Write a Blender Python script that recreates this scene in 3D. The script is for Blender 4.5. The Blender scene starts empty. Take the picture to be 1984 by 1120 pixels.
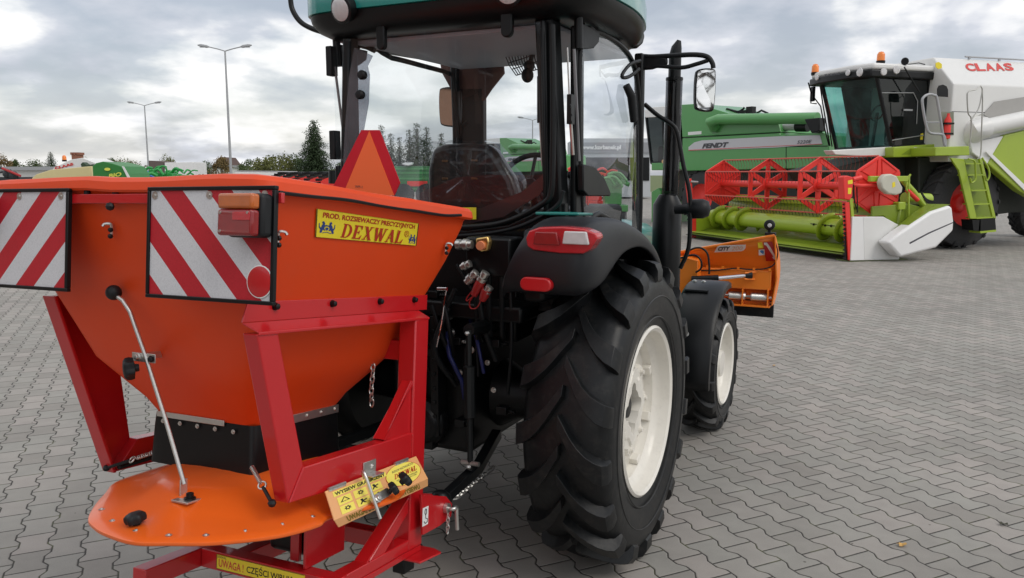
import bpy, bmesh, math, random
from mathutils import Matrix, Vector, noise
V = Vector
PI = math.pi
R = math.radians
scene = bpy.context.scene
COL = scene.collection
random.seed(7)

# ---------------------------------------------------------------- camera
FPX, HOR, CAMH = 1540.0, 337.0, 1.72
PITCH = math.atan((560 - HOR) / FPX)
cd = bpy.data.cameras.new('camera')
cd.sensor_width = 36.0
cd.lens = FPX / 1984 * 36
cd.clip_start = 0.05
cd.clip_end = 1500
cam = bpy.data.objects.new('camera', cd)
COL.objects.link(cam)
cam.location = (0, 0, CAMH)
cam.rotation_euler = (PI / 2 - PITCH, 0, 0)
scene.camera = cam
scene.render.resolution_x, scene.render.resolution_y = 1024, 578
scene.view_settings.view_transform = 'Standard'
scene.view_settings.look = 'None'
scene.view_settings.exposure = 0.02
scene.view_settings.gamma = 1.0

# ---------------------------------------------------------------- light
SUN_EL, SUN_AZ = R(48), R(125)          # azimuth clockwise from +Y
world = bpy.data.worlds.new('World')
scene.world = world
world.use_nodes = True
wn, wl = world.node_tree.nodes, world.node_tree.links
wn.clear()


def wnode(t, **k):
    n = wn.new(t)
    for a, b in k.items():
        setattr(n, a, b)
    return n


wout = wnode('ShaderNodeOutputWorld')
bg = wnode('ShaderNodeBackground')
sky = wnode('ShaderNodeTexSky', sky_type='NISHITA', sun_disc=False)
sky.sun_elevation = SUN_EL
sky.sun_rotation = SUN_AZ
sky.air_density = 1.2
sky.dust_density = 2.0
tc = wnode('ShaderNodeTexCoord')
sep = wnode('ShaderNodeSeparateXYZ')
wl.new(tc.outputs['Generated'], sep.inputs[0])


def wm(op, a, b=None, c=None, clamp=False):
    n = wnode('ShaderNodeMath', operation=op)
    n.use_clamp = clamp
    for i, v in enumerate((a, b, c)):
        if v is None:
            continue
        if isinstance(v, (int, float)):
            n.inputs[i].default_value = v
        else:
            wl.new(v, n.inputs[i])
    return n.outputs[0]


zc = wm('ADD', wm('MAXIMUM', sep.outputs[2], 0.0), 0.26)
u_ = wm('DIVIDE', sep.outputs[0], zc)
v_ = wm('DIVIDE', sep.outputs[1], zc)
cmb = wnode('ShaderNodeCombineXYZ')
wl.new(u_, cmb.inputs[0])
wl.new(v_, cmb.inputs[1])
n1 = wnode('ShaderNodeTexNoise', noise_dimensions='2D')
n1.inputs['Scale'].default_value = 1.15
n1.inputs['Detail'].default_value = 5
n1.inputs['Roughness'].default_value = 0.5
n1.inputs['Distortion'].default_value = 0.6
wl.new(cmb.outputs[0], n1.inputs['Vector'])
n2 = wnode('ShaderNodeTexNoise', noise_dimensions='2D')
n2.inputs['Scale'].default_value = 2.2
n2.inputs['Detail'].default_value = 7
n2.inputs['Roughness'].default_value = 0.52
wl.new(cmb.outputs[0], n2.inputs['Vector'])
rmp = wnode('ShaderNodeValToRGB')          # cloud brightness
e = rmp.color_ramp.elements
e[0].position, e[0].color = 0.24, (0.64, 0.67, 0.76, 1)
e[1].position, e[1].color = 0.55, (1.22, 1.21, 1.20, 1)
m = e.new(0.40)
m.color = (0.77, 0.80, 0.88, 1)
m = e.new(0.465)
m.color = (0.97, 0.985, 1.02, 1)
mixv = wm('ADD', wm('MULTIPLY', n1.outputs[0], 0.62), wm('MULTIPLY', n2.outputs[0], 0.38))
# contrast fades into haze near the horizon
hz = wm('SUBTRACT', 1.0, wm('MULTIPLY', sep.outputs[2], 5.5), clamp=True)
mixv = wm('ADD', wm('MULTIPLY', wm('SUBTRACT', mixv, 0.5), wm('SUBTRACT', 2.0, wm('MULTIPLY', hz, 0.95))), 0.5)
wl.new(mixv, rmp.inputs[0])
mixs = wnode('ShaderNodeMix', data_type='RGBA')
cov = wm('MULTIPLY', wm('SUBTRACT', n2.outputs[0], 0.42), 5.0, clamp=True)
cov = wm('ADD', wm('MULTIPLY', cov, 0.40), 0.60, clamp=True)
wl.new(cov, mixs.inputs[0])
skm = wnode('ShaderNodeMix', data_type='RGBA', blend_type='MULTIPLY')
skm.inputs[0].default_value = 1.0
skm.inputs[7].default_value = (0.11, 0.11, 0.11, 1)
wl.new(sky.outputs[0], skm.inputs[6])
wl.new(skm.outputs[2], mixs.inputs[6])
wl.new(rmp.outputs[0], mixs.inputs[7])
wl.new(mixs.outputs[2], bg.inputs['Color'])
bg.inputs['Strength'].default_value = 0.92
wl.new(bg.outputs[0], wout.inputs[0])

sd = bpy.data.lights.new('sun', 'SUN')
sd.energy = 1.0
sd.angle = R(30)
sd.color = (1.0, 0.96, 0.9)
sun = bpy.data.objects.new('sun', sd)
COL.objects.link(sun)
sdir = V((math.sin(SUN_AZ) * math.cos(SUN_EL), math.cos(SUN_AZ) * math.cos(SUN_EL), math.sin(SUN_EL)))
sun.rotation_euler = sdir.to_track_quat('Z', 'Y').to_euler()
sun.location = sdir * 60

# ---------------------------------------------------------------- frames of reference


def frame(yaw, pit, rol, loc):
    m = Matrix.Rotation(-yaw, 4, 'Z') @ Matrix.Rotation(-pit, 4, 'X') @ Matrix.Rotation(rol, 4, 'Y')
    return Matrix.Translation(V(loc)) @ m


FR = {'W': Matrix.Identity(4),
      'T': frame(.455, 0, 0, (-.225, 3.85, 0)),                       # tractor: x right, y forward
      'S': frame(.4335, .1175, -.0159, (-.8735, 2.7208, 1.6395)),      # spreader, tipped on the linkage
      'C': frame(-.309, 0, 0, (6.70, 15.60, 0)),                      # big combine: x backward, y to its right
      'F': frame(math.atan2(.81, .59), 0, 0, (6.0, 27.0, 0))}         # green combine: x along its side


def ray(px, py):
    a, b = (px - 992) / FPX, (560 - py) / FPX
    c, s = math.cos(PITCH), math.sin(PITCH)
    return V((a, c + b * s, -s + b * c))


def bpp(fr, n, c, px, py):
    """point of the plane n.p=c of a frame that is sighted at (px,py) in the survey photo"""
    M = FR[fr].inverted()
    o = M @ V((0, 0, CAMH))
    d = M.to_3x3() @ ray(px, py)
    n = V(n)
    return o + d * ((c - n.dot(o)) / n.dot(d))


def bp(fr, ax, val, px, py):
    n = [0, 0, 0]
    n[ax] = 1
    return bpp(fr, n, val, px, py)


def bps(fr, ax, val, pts):
    return [bp(fr, ax, val, *p) for p in pts]


# ---------------------------------------------------------------- materials
MATS = {}


def mat(name, col, rough=0.5, metal=0.0, coat=0.0, var=0.08, vscale=6.0, bump=0.0, bscale=80.0, emit=None,
        dirt=0.0, spec=0.5, bdist=0.002):
    if name in MATS:
        return MATS[name]
    m = bpy.data.materials.new(name)
    m.use_nodes = True
    nt = m.node_tree
    N, L = nt.nodes, nt.links
    b = N['Principled BSDF']
    b.inputs['Roughness'].default_value = rough
    b.inputs['Metallic'].default_value = metal
    b.inputs['Coat Weight'].default_value = coat
    b.inputs['Coat Roughness'].default_value = 0.08
    b.inputs['Specular IOR Level'].default_value = spec
    t = N.new('ShaderNodeTexCoord')
    nz = N.new('ShaderNodeTexNoise')
    nz.inputs['Scale'].default_value = vscale
    nz.inputs['Detail'].default_value = 6
    nz.inputs['Roughness'].default_value = 0.6
    L.new(t.outputs['Object'], nz.inputs['Vector'])
    mx = N.new('ShaderNodeMix')
    mx.data_type = 'RGBA'
    c0 = [max(0, c * (1 - var)) for c in col]
    c1 = [min(1, c * (1 + var)) for c in col]
    mx.inputs[6].default_value = (*c0, 1)
    mx.inputs[7].default_value = (*c1, 1)
    L.new(nz.outputs[0], mx.inputs[0])
    last = mx.outputs[2]
    if dirt > 0:
        n3 = N.new('ShaderNodeTexNoise')
        n3.inputs['Scale'].default_value = vscale * 3.3
        n3.inputs['Detail'].default_value = 8
        n3.inputs['Roughness'].default_value = 0.72
        L.new(t.outputs['Object'], n3.inputs['Vector'])
        r3 = N.new('ShaderNodeMapRange')
        r3.inputs[1].default_value = 0.5
        r3.inputs[2].default_value = 0.75
        r3.inputs[4].default_value = dirt
        L.new(n3.outputs[0], r3.inputs[0])
        m3 = N.new('ShaderNodeMix')
        m3.data_type = 'RGBA'
        m3.inputs[7].default_value = (0.2, 0.18, 0.15, 1)
        L.new(r3.outputs[0], m3.inputs[0])
        L.new(last, m3.inputs[6])
        last = m3.outputs[2]
    L.new(last, b.inputs['Base Color'])
    rr = N.new('ShaderNodeMapRange')
    rr.inputs[3].default_value = max(0.02, rough * 0.8)
    rr.inputs[4].default_value = min(1, rough * 1.2)
    L.new(nz.outputs[0], rr.inputs[0])
    L.new(rr.outputs[0], b.inputs['Roughness'])
    if bump:
        nb = N.new('ShaderNodeTexNoise')
        nb.inputs['Scale'].default_value = bscale
        nb.inputs['Detail'].default_value = 5
        L.new(t.outputs['Object'], nb.inputs['Vector'])
        bn = N.new('ShaderNodeBump')
        bn.inputs['Strength'].default_value = bump
        bn.inputs['Distance'].default_value = bdist
        L.new(nb.outputs[0], bn.inputs['Height'])
        L.new(bn.outputs[0], b.inputs['Normal'])
    if emit:
        b.inputs['Emission Color'].default_value = (*emit[0], 1)
        b.inputs['Emission Strength'].default_value = emit[1]
    MATS[name] = m
    return m


def glass(name, tint=(.9, .95, .95), refl=1.0, haze=0.03, hazecol=(.6, .65, .7)):
    m = bpy.data.materials.new(name)
    m.use_nodes = True
    N, L = m.node_tree.nodes, m.node_tree.links
    N.clear()
    out = N.new('ShaderNodeOutputMaterial')
    tr = N.new('ShaderNodeBsdfTransparent')
    tr.inputs[0].default_value = (*tint, 1)
    df = N.new('ShaderNodeBsdfDiffuse')
    df.inputs[0].default_value = (*hazecol, 1)
    m0 = N.new('ShaderNodeMixShader')
    t = N.new('ShaderNodeTexCoord')
    nz = N.new('ShaderNodeTexNoise')
    nz.inputs['Scale'].default_value = 3.0
    nz.inputs['Detail'].default_value = 5
    L.new(t.outputs['Object'], nz.inputs['Vector'])
    mr = N.new('ShaderNodeMapRange')
    mr.inputs[1].default_value = .35
    mr.inputs[2].default_value = .7
    mr.inputs[3].default_value = haze * .4
    mr.inputs[4].default_value = haze * 2
    L.new(nz.outputs[0], mr.inputs[0])
    L.new(mr.outputs[0], m0.inputs[0])
    L.new(tr.outputs[0], m0.inputs[1])
    L.new(df.outputs[0], m0.inputs[2])
    gl = N.new('ShaderNodeBsdfGlossy')
    gl.inputs['Roughness'].default_value = 0.015
    gl.inputs[0].default_value = (.95, .97, 1, 1)
    lw = N.new('ShaderNodeLayerWeight')
    lw.inputs[0].default_value = .5
    p5 = N.new('ShaderNodeMath')
    p5.operation = 'POWER'
    p5.inputs[1].default_value = 4.5
    L.new(lw.outputs['Facing'], p5.inputs[0])
    fr = N.new('ShaderNodeMath')
    fr.operation = 'MULTIPLY_ADD'
    fr.inputs[1].default_value = .92
    fr.inputs[2].default_value = .045
    L.new(p5.outputs[0], fr.inputs[0])
    ml = N.new('ShaderNodeMath')
    ml.operation = 'MULTIPLY'
    ml.inputs[1].default_value = refl
    ml.use_clamp = True
    L.new(fr.outputs[0], ml.inputs[0])
    m1 = N.new('ShaderNodeMixShader')
    L.new(ml.outputs[0], m1.inputs[0])
    L.new(m0.outputs[0], m1.inputs[1])
    L.new(gl.outputs[0], m1.inputs[2])
    L.new(m1.outputs[0], out.inputs[0])
    MATS[name] = m
    return m


def lens(name, col, scale=160, rough=0.12, trans=0.35):
    m = mat(name, col, rough, coat=0.6, var=.25, vscale=30)
    b = m.node_tree.nodes['Principled BSDF']
    b.inputs['Transmission Weight'].default_value = trans
    N, L = m.node_tree.nodes, m.node_tree.links
    t = N.new('ShaderNodeTexCoord')
    w = N.new('ShaderNodeTexWave')
    w.inputs['Scale'].default_value = scale
    w.inputs['Distortion'].default_value = 0.4
    L.new(t.outputs['Object'], w.inputs['Vector'])
    bn = N.new('ShaderNodeBump')
    bn.inputs['Strength'].default_value = .5
    bn.inputs['Distance'].default_value = .001
    L.new(w.outputs[0], bn.inputs['Height'])
    L.new(bn.outputs[0], b.inputs['Normal'])
    return m


orange = mat('orange_plastic', (.72, .062, .008), .45, dirt=.04, var=.07, vscale=3, bump=.12, bscale=22, bdist=.003, spec=.35)
orange_disc = mat('orange_guard', (.80, .13, .012), .34, var=.08, vscale=4, bump=.1, bscale=30, coat=.25)
red = mat('red_paint', (.50, .009, .013), .3, coat=.5, var=.06, vscale=8, bump=.06, bscale=60)
redp = mat('bright_red_plastic', (.80, .040, .030), .42, var=.08, vscale=5)
reddeep = mat('deep_red_paint', (.40, .02, .02), .4, var=.1)
black = mat('black_paint', (.004, .0048, .0055), .38, var=.2, vscale=9, spec=.32)
blackm = mat('black_plastic', (.007, .008, .0095), .5, spec=.35, var=.15, vscale=12, bump=.1, bscale=250, bdist=.0006)
fendm = mat('fender_plastic', (.011, .0125, .0155), .45, spec=.4, var=.1, vscale=5, bump=.15, bscale=400, bdist=.0006)
rubber = mat('tyre_rubber', (.0045, .0055, .0065), .42, spec=.36, var=.4, vscale=7, bump=.3, bscale=60, dirt=.10)
rubberd = mat('dusty_rubber', (.03, .03, .033), .75, var=.3, vscale=6, dirt=.15)
cream = mat('cream_rim_paint', (.76, .73, .66), .35, var=.06, vscale=7, coat=.3, dirt=.16)
steel = mat('zinc_steel', (.62, .61, .58), .32, metal=.9, var=.15, vscale=25)
chrome = mat('chrome', (.8, .8, .82), .12, metal=1.0, var=.05)
brass = mat('yellow_zinc', (.75, .5, .18), .3, metal=.9, var=.2, vscale=30)
teal = mat('teal_paint', (.010, .215, .185), .3, coat=.5, var=.05)
white = mat('white_paint', (.74, .74, .72), .38, coat=.3, var=.04, vscale=2, dirt=.04)
whitep = mat('white_sheet', (.80, .80, .79), .4, var=.03)
lime = mat('lime_green_paint', (.33, .45, .03), .38, coat=.3, var=.07, vscale=2, dirt=.06)
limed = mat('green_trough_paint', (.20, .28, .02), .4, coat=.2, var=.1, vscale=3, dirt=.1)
fgreen = mat('leaf_green_paint', (.085, .31, .085), .36, coat=.4, var=.07, vscale=1.5, dirt=.05)
silverband = mat('silver_band', (.55, .55, .58), .4, var=.03)
yellow = mat('yellow_label', (.86, .70, .03), .4, var=.03)
yellow2 = mat('pale_label_cell', (.86, .74, .12), .4, var=.04)
inkr = mat('red_ink', (.45, .03, .01), .5, var=0)
inkb = mat('black_ink', (.01, .01, .01), .5, var=0)
inkblue = mat('blue_ink', (.02, .05, .22), .5, var=0)
inkw = mat('white_ink', (.85, .85, .85), .5, var=0)
inkredw = mat('logo_red_ink', (.62, .05, .04), .5, var=0)
inkgrey = mat('grey_ink', (.06, .06, .07), .5, var=0)
labelo = mat('amber_label', (.80, .40, .16), .33, var=.05, coat=.3)
ploworg = mat('plow_orange', (.93, .23, .018), .38, coat=.35, var=.05, vscale=3)
deepbrown = mat('cab_headliner', (.10, .040, .034), .7, var=.2)
cabin = mat('cab_interior', (.010, .010, .011), .6, var=.2)
seatm = mat('seat_vinyl', (.018, .014, .013), .35, var=.3, coat=.2)
gclear = glass('cab_glass', (.93, .95, .96), .6, .006)
gside = glass('side_glass', (.90, .93, .94), 1.0, .03)
gteal = glass('teal_windscreen', (.42, .68, .64), .8, .05, (.2, .5, .45))
gdark = glass('dark_door_glass', (.12, .15, .15), 1.0, .04, (.1, .12, .12))
mirrorm = mat('mirror_glass', (.85, .86, .88), .02, metal=1.0, var=0)
redlens = lens('red_lens', (.55, .006, .015), trans=.1)
darkredlens = lens('dark_red_lens', (.25, .004, .006), trans=0)
amberlens = lens('amber_lens', (.50, .11, .008), trans=0)
clearlens = lens('clear_lens', (.85, .82, .82), trans=.3)
reflector = mat('red_reflector', (.50, .008, .012), .3, coat=.4, var=.03)
beaconm = mat('beacon_orange', (.85, .22, .02), .25, coat=.5, var=.1)
smvo = mat('fluorescent_orange', (.98, .17, .045), .5, var=.03)
smvr = mat('reflective_red', (.60, .012, .03), .35, var=.06)
poleM = mat('galvanised_pole', (.38, .39, .40), .5, metal=.3, var=.08)
plasticwrap = glass('plastic_wrap', (.92, .92, .92), .55, .008, (.4, .4, .4))

# ---------------------------------------------------------------- mesh building


class B:
    def __init__(s):
        s.v, s.f = [], []

    def add(s, vs, fs):
        k = len(s.v)
        s.v += [V(p) for p in vs]
        s.f += [[i + k for i in f] for f in fs]
        return s

    def prism(s, pts, ext):
        pts = [V(p) for p in pts]
        ext = V(ext)
        n = len(pts)
        nn = V((0, 0, 0))
        for i in range(n):
            nn += pts[i].cross(pts[(i + 1) % n])
        a = list(range(n))
        b_ = [i + n for i in a]
        sides = [[i, (i + 1) % n, (i + 1) % n + n, i + n] for i in a]
        if nn.dot(ext) > 0:
            fs = [a[::-1], b_] + sides
        else:
            fs = [a, b_[::-1]] + [q[::-1] for q in sides]
        return s.add(pts + [p + ext for p in pts], fs)

    def box(s, lo, hi, M=None):
        x0, y0, z0 = lo
        x1, y1, z1 = hi
        vs = [V(p) for p in ((x0, y0, z0), (x1, y0, z0), (x1, y1, z0), (x0, y1, z0),
                             (x0, y0, z1), (x1, y0, z1), (x1, y1, z1), (x0, y1, z1))]
        if M:
            vs = [M @ p for p in vs]
        return s.add(vs, [[3, 2, 1, 0], [4, 5, 6, 7], [0, 1, 5, 4], [1, 2, 6, 5], [2, 3, 7, 6], [3, 0, 4, 7]])

    def tube(s, pts, r, seg=10, closed=False, flat=None):
        pts = [V(p) for p in pts]
        n = len(pts)
        rs = r if isinstance(r, (list, tuple)) else [r] * n
        vs, fs = [], []
        up = None
        for i, p in enumerate(pts):
            if closed:
                d = pts[(i + 1) % n] - pts[i - 1]
            else:
                d = pts[min(i + 1, n - 1)] - pts[max(i - 1, 0)]
            if d.length < 1e-9:
                d = V((0, 0, 1))
            d.normalize()
            if up is None:
                up = d.orthogonal().normalized() if flat is None else V(flat)
            up = (up - d * up.dot(d))
            if up.length < 1e-6:
                up = d.orthogonal()
            up.normalize()
            w = d.cross(up)
            for k in range(seg):
                a = 2 * PI * (k + .5) / seg
                vs.append(p + (up * math.cos(a) + w * math.sin(a)) * rs[i])
        m_ = n if closed else n - 1
        for i in range(m_):
            j = (i + 1) % n
            for k in range(seg):
                q = (k + 1) % seg
                fs.append([i * seg + k, i * seg + q, j * seg + q, j * seg + k])
        if not closed:
            fs.append(list(range(seg))[::-1])
            fs.append([(n - 1) * seg + k for k in range(seg)])
        return s.add(vs, fs)

    def lathe(s, prof, c, ax=(1, 0, 0), seg=48, cap=True):
        """prof: (distance along axis, radius)"""
        c, ax = V(c), V(ax).normalized()
        u = ax.orthogonal().normalized()
        if abs(ax.x) > .99:
            u = V((0, 1, 0))
        w = ax.cross(u)
        vs, fs = [], []
        for a_, r_ in prof:
            for k in range(seg):
                t = 2 * PI * k / seg
                vs.append(c + ax * a_ + (u * math.cos(t) + w * math.sin(t)) * r_)
        for i in range(len(prof) - 1):
            for k in range(seg):
                q = (k + 1) % seg
                fs.append([i * seg + k, i * seg + q, (i + 1) * seg + q, (i + 1) * seg + k])
        if cap:
            fs.append(list(range(seg))[::-1])
            fs.append([(len(prof) - 1) * seg + k for k in range(seg)])
        return s.add(vs, fs)

    def cyl(s, a, b, r, seg=16):
        return s.tube([a, b], r, seg)

    def ball(s, c, r, seg=14, sc=(1, 1, 1)):
        c = V(c)
        vs, fs = [], []
        h = seg // 2
        for i in range(1, h):
            t = PI * i / h
            for k in range(seg):
                p = 2 * PI * k / seg
                vs.append(c + V((math.sin(t) * math.cos(p) * sc[0], math.sin(t) * math.sin(p) * sc[1], math.cos(t) * sc[2])) * r)
        vs += [c + V((0, 0, r * sc[2])), c - V((0, 0, r * sc[2]))]
        T_, B_ = len(vs) - 2, len(vs) - 1
        for i in range(h - 2):
            for k in range(seg):
                q = (k + 1) % seg
                fs.append([i * seg + k, (i + 1) * seg + k, (i + 1) * seg + q, i * seg + q])
        for k in range(seg):
            q = (k + 1) % seg
            fs.append([T_, k, q])
            fs.append([B_, (h - 2) * seg + q, (h - 2) * seg + k])
        return s.add(vs, fs)

    def grid(s, rows, closed=False):
        n, m_ = len(rows), len(rows[0])
        vs = [p for r_ in rows for p in r_]
        fs = []
        for i in range(n - 1):
            for k in range(m_ if closed else m_ - 1):
                q = (k + 1) % m_
                fs.append([i * m_ + k, i * m_ + q, (i + 1) * m_ + q, (i + 1) * m_ + k])
        return s.add(vs, fs)


def thing(name, label, cat, fr, base=(0, 0, 0), group=None):
    o = bpy.data.objects.new(name, None)
    COL.objects.link(o)
    o.empty_display_size = .2
    b_ = V(base)
    o.matrix_world = FR[fr] @ Matrix.Translation(b_)
    o['label'] = label
    o['category'] = cat
    if group:
        o['group'] = group
    TBASE[o.name] = b_
    return o


TBASE = {}


def part(name, bb, m, parent=None, bevel=0, smooth=35, label=None, solid=0, fr=None, subsurf=0, bseg=2, fixn=True):
    me = bpy.data.meshes.new(name)
    me.from_pydata([tuple(p) for p in bb.v], [], bb.f)
    if fixn:
        bm = bmesh.new()
        bm.from_mesh(me)
        bmesh.ops.recalc_face_normals(bm, faces=bm.faces)
        bm.to_mesh(me)
        bm.free()
    for mm in (m if isinstance(m, (list, tuple)) else [m]):
        me.materials.append(mm)
    if smooth:
        me.polygons.foreach_set('use_smooth', [True] * len(me.polygons))
        me.set_sharp_from_angle(angle=R(smooth))
    me.update()
    o = bpy.data.objects.new(name, me)
    COL.objects.link(o)
    if parent is not None:
        o.parent = parent
        if parent.name in TBASE:
            o.location = -TBASE[parent.name]
    elif fr:
        o.matrix_world = FR[fr]
    if solid:
        s_ = o.modifiers.new('thickness', 'SOLIDIFY')
        s_.thickness = solid
        s_.offset = 0
    if bevel:
        bv = o.modifiers.new('edge', 'BEVEL')
        bv.width = bevel
        bv.segments = bseg
        bv.limit_method = 'ANGLE'
        bv.angle_limit = R(30)
        bv.harden_normals = False
    if subsurf:
        ss = o.modifiers.new('smooth', 'SUBSURF')
        ss.levels = subsurf
        ss.render_levels = subsurf
    if label:
        o['label'] = label
    return o


def struct(name, bb, m, **k):
    o = part(name, bb, m, **k)
    o['kind'] = 'structure'
    return o


def copy_tree(o, parent=None):
    c = o.copy()
    COL.objects.link(c)
    if parent is not None:
        c.parent = parent
    for ch in [x for x in o.children]:
        copy_tree(ch, c)
    return c


def text_mesh(s, bold=0.0):
    cu = bpy.data.curves.new('t', 'FONT')
    cu.body = s
    cu.offset = bold
    cu.resolution_u = 3
    ob = bpy.data.objects.new('t', cu)
    COL.objects.link(ob)
    dg = bpy.context.evaluated_depsgraph_get()
    me = bpy.data.meshes.new_from_object(ob.evaluated_get(dg))
    vs = [v.co.copy() for v in me.vertices]
    fs = [list(p.vertices) for p in me.polygons]
    bpy.data.objects.remove(ob)
    bpy.data.curves.remove(cu)
    bpy.data.meshes.remove(me)
    return vs, fs


def fit(vs, P0, P1, P2, shear=0.0, lift=None):
    """map glyph outlines on the parallelogram P0 (lower left) P1 (lower right) P2 (upper left)"""
    x0, x1 = min(v.x for v in vs), max(v.x for v in vs)
    y0, y1 = min(v.y for v in vs), max(v.y for v in vs)
    P0, P1, P2 = V(P0), V(P1), V(P2)
    lf = V(lift) if lift is not None else V((0, 0, 0))
    out = []
    for v in vs:
        a, b_ = (v.x - x0) / (x1 - x0), (v.y - y0) / (y1 - y0)
        a = (a + shear * b_) / (1 + abs(shear))
        out.append(P0 + (P1 - P0) * a + (P2 - P0) * b_ + lf)
    return out


def text(name, s, P0, P1, P2, m, parent, lift, bold=0.0, shear=0.0):
    vs, fs = text_mesh(s, bold)
    bb = B().add(fit(vs, P0, P1, P2, shear, lift), fs)
    return part(name, bb, m, parent, smooth=0, fixn=False)


def quad(P):
    return B().add(P, [[0, 1, 2, 3]])


def lerp(a, b, t):
    return a + (b - a) * t


def bilin(Q, u, v):
    """Q: TL, TR, BR, BL ; v down"""
    a = Q[0].lerp(Q[1], u)
    b_ = Q[3].lerp(Q[2], u)
    return a.lerp(b_, v)


def smooth_path(pts, n=6, closed=False):
    pts = [V(p) for p in pts]
    out = []
    N_ = len(pts)
    rng = range(N_) if closed else range(N_ - 1)
    for i in rng:
        p1, p2 = pts[i], pts[(i + 1) % N_]
        p0 = pts[i - 1] if (i > 0 or closed) else p1 * 2 - p2
        p3 = pts[(i + 2) % N_] if (i + 2 < N_ or closed) else p2 * 2 - p1
        for k in range(n):
            t = k / n
            out.append(.5 * ((2 * p1) + (p2 - p0) * t + (2 * p0 - 5 * p1 + 4 * p2 - p3) * t * t + (3 * p1 - p0 - 3 * p2 + p3) * t ** 3))
    if not closed:
        out.append(pts[-1])
    return out


def bolt(bb, c, ax, r=.008, h=.006):
    c, ax = V(c), V(ax).normalized()
    bb.lathe([(0, r * 1.5), (h * .3, r * 1.5), (h * .3, r), (h, r * .95)], c, ax, 10)
    return bb
# ---------------------------------------------------------------- ground
def paver_material():
    m = bpy.data.materials.new('interlocking_pavers')
    m.use_nodes = True
    N, L = m.node_tree.nodes, m.node_tree.links
    b = N['Principled BSDF']
    t = N.new('ShaderNodeTexCoord')
    sp = N.new('ShaderNodeSeparateXYZ')
    L.new(t.outputs['Object'], sp.inputs[0])

    def M(op, a, b_=None, c=None, clamp=False):
        n = N.new('ShaderNodeMath')
        n.operation = op
        n.use_clamp = clamp
        for i, v in enumerate((a, b_, c)):
            if v is None:
                continue
            if isinstance(v, (int, float)):
                n.inputs[i].default_value = v
            else:
                L.new(v, n.inputs[i])
        return n.outputs[0]
    az = R(-24.8)
    sx, sy = math.sin(az), math.cos(az)
    W, LL, d = .1425, .2, .0118
    # joint centre surveyed at (1.8274,3.532)
    jx, jy = 1.827, 3.541
    so = -(sx * jx + sy * jy)
    xo = -(sy * jx - sx * jy) + W / 2
    X, Y = sp.outputs[0], sp.outputs[1]
    s = M('ADD', M('ADD', M('MULTIPLY', X, sx), M('MULTIPLY', Y, sy)), so + 400 * LL)
    x = M('ADD', M('ADD', M('MULTIPLY', X, sy), M('MULTIPLY', Y, -sx)), xo + 4000 * W)
    c = M('MULTIPLY', M('COSINE', M('MULTIPLY', s, 2 * PI / LL)), 1.75)
    c = M('MINIMUM', M('MAXIMUM', c, -1.0), 1.0)
    n = M('ROUND', M('DIVIDE', x, W))
    par = M('FLOORED_MODULO', n, 2.0)
    sgn = M('SUBTRACT', M('MULTIPLY', par, 2.0), 1.0)
    bb = M('ADD', M('MULTIPLY', n, W), M('MULTIPLY', M('MULTIPLY', sgn, c), d))
    df = M('SUBTRACT', x, bb)
    d1 = M('ABSOLUTE', df)
    col = M('ADD', M('SUBTRACT', n, 1.0), M('GREATER_THAN', df, 0.0))
    par2 = M('FLOORED_MODULO', col, 2.0)
    tt = M('SUBTRACT', M('DIVIDE', s, LL), M('MULTIPLY', par2, .5))
    u = M('FRACT', tt)
    d2 = M('MULTIPLY', M('MINIMUM', u, M('SUBTRACT', 1.0, u)), LL)
    dist = M('MINIMUM', d1, d2)
    cm = N.new('ShaderNodeCombineXYZ')
    L.new(col, cm.inputs[0])
    L.new(M('FLOOR', tt), cm.inputs[1])
    wn_ = N.new('ShaderNodeTexWhiteNoise')
    wn_.noise_dimensions = '2D'
    L.new(cm.outputs[0], wn_.inputs['Vector'])
    # rough joint width
    nj = N.new('ShaderNodeTexNoise')
    nj.inputs['Scale'].default_value = 90
    nj.inputs['Detail'].default_value = 3
    L.new(t.outputs['Object'], nj.inputs['Vector'])
    dj = M('ADD', dist, M('MULTIPLY', M('SUBTRACT', nj.outputs[0], .5), .0035))
    mr = N.new('ShaderNodeMapRange')
    mr.interpolation_type = 'SMOOTHSTEP'
    mr.inputs[1].default_value = .0020
    mr.inputs[2].default_value = .0052
    L.new(dj, mr.inputs[0])
    joint = mr.outputs[0]
    edge = N.new('ShaderNodeMapRange')
    edge.interpolation_type = 'SMOOTHSTEP'
    edge.inputs[1].default_value = .001
    edge.inputs[2].default_value = .0085
    L.new(dist, edge.inputs[0])
    # base colour
    r = N.new('ShaderNodeValToRGB')
    e = r.color_ramp.elements
    e[0].position, e[0].color = 0, (.250, .233, .210, 1)
    e[1].position, e[1].color = 1, (.322, .293, .268, 1)
    k = e.new(.5)
    k.color = (.282, .272, .246, 1)
    L.new(wn_.outputs[0], r.inputs[0])
    big = N.new('ShaderNodeTexNoise')
    big.inputs['Scale'].default_value = .55
    big.inputs['Detail'].default_value = 7
    big.inputs['Roughness'].default_value = .62
    L.new(t.outputs['Object'], big.inputs['Vector'])
    fine = N.new('ShaderNodeTexNoise')
    fine.inputs['Scale'].default_value = 210
    fine.inputs['Detail'].default_value = 4
    fine.inputs['Roughness'].default_value = .7
    L.new(t.outputs['Object'], fine.inputs['Vector'])
    mid = N.new('ShaderNodeTexNoise')
    mid.inputs['Scale'].default_value = 9
    mid.inputs['Detail'].default_value = 6
    L.new(t.outputs['Object'], mid.inputs['Vector'])
    f = M('ADD', M('MULTIPLY', big.outputs[0], .66), M('ADD', M('MULTIPLY', fine.outputs[0], .55), M('MULTIPLY', mid.outputs[0], .32)))
    f = M('ADD', f, .27)
    hv = N.new('ShaderNodeVectorMath')
    hv.operation = 'SCALE'
    L.new(r.outputs[0], hv.inputs[0])
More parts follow.
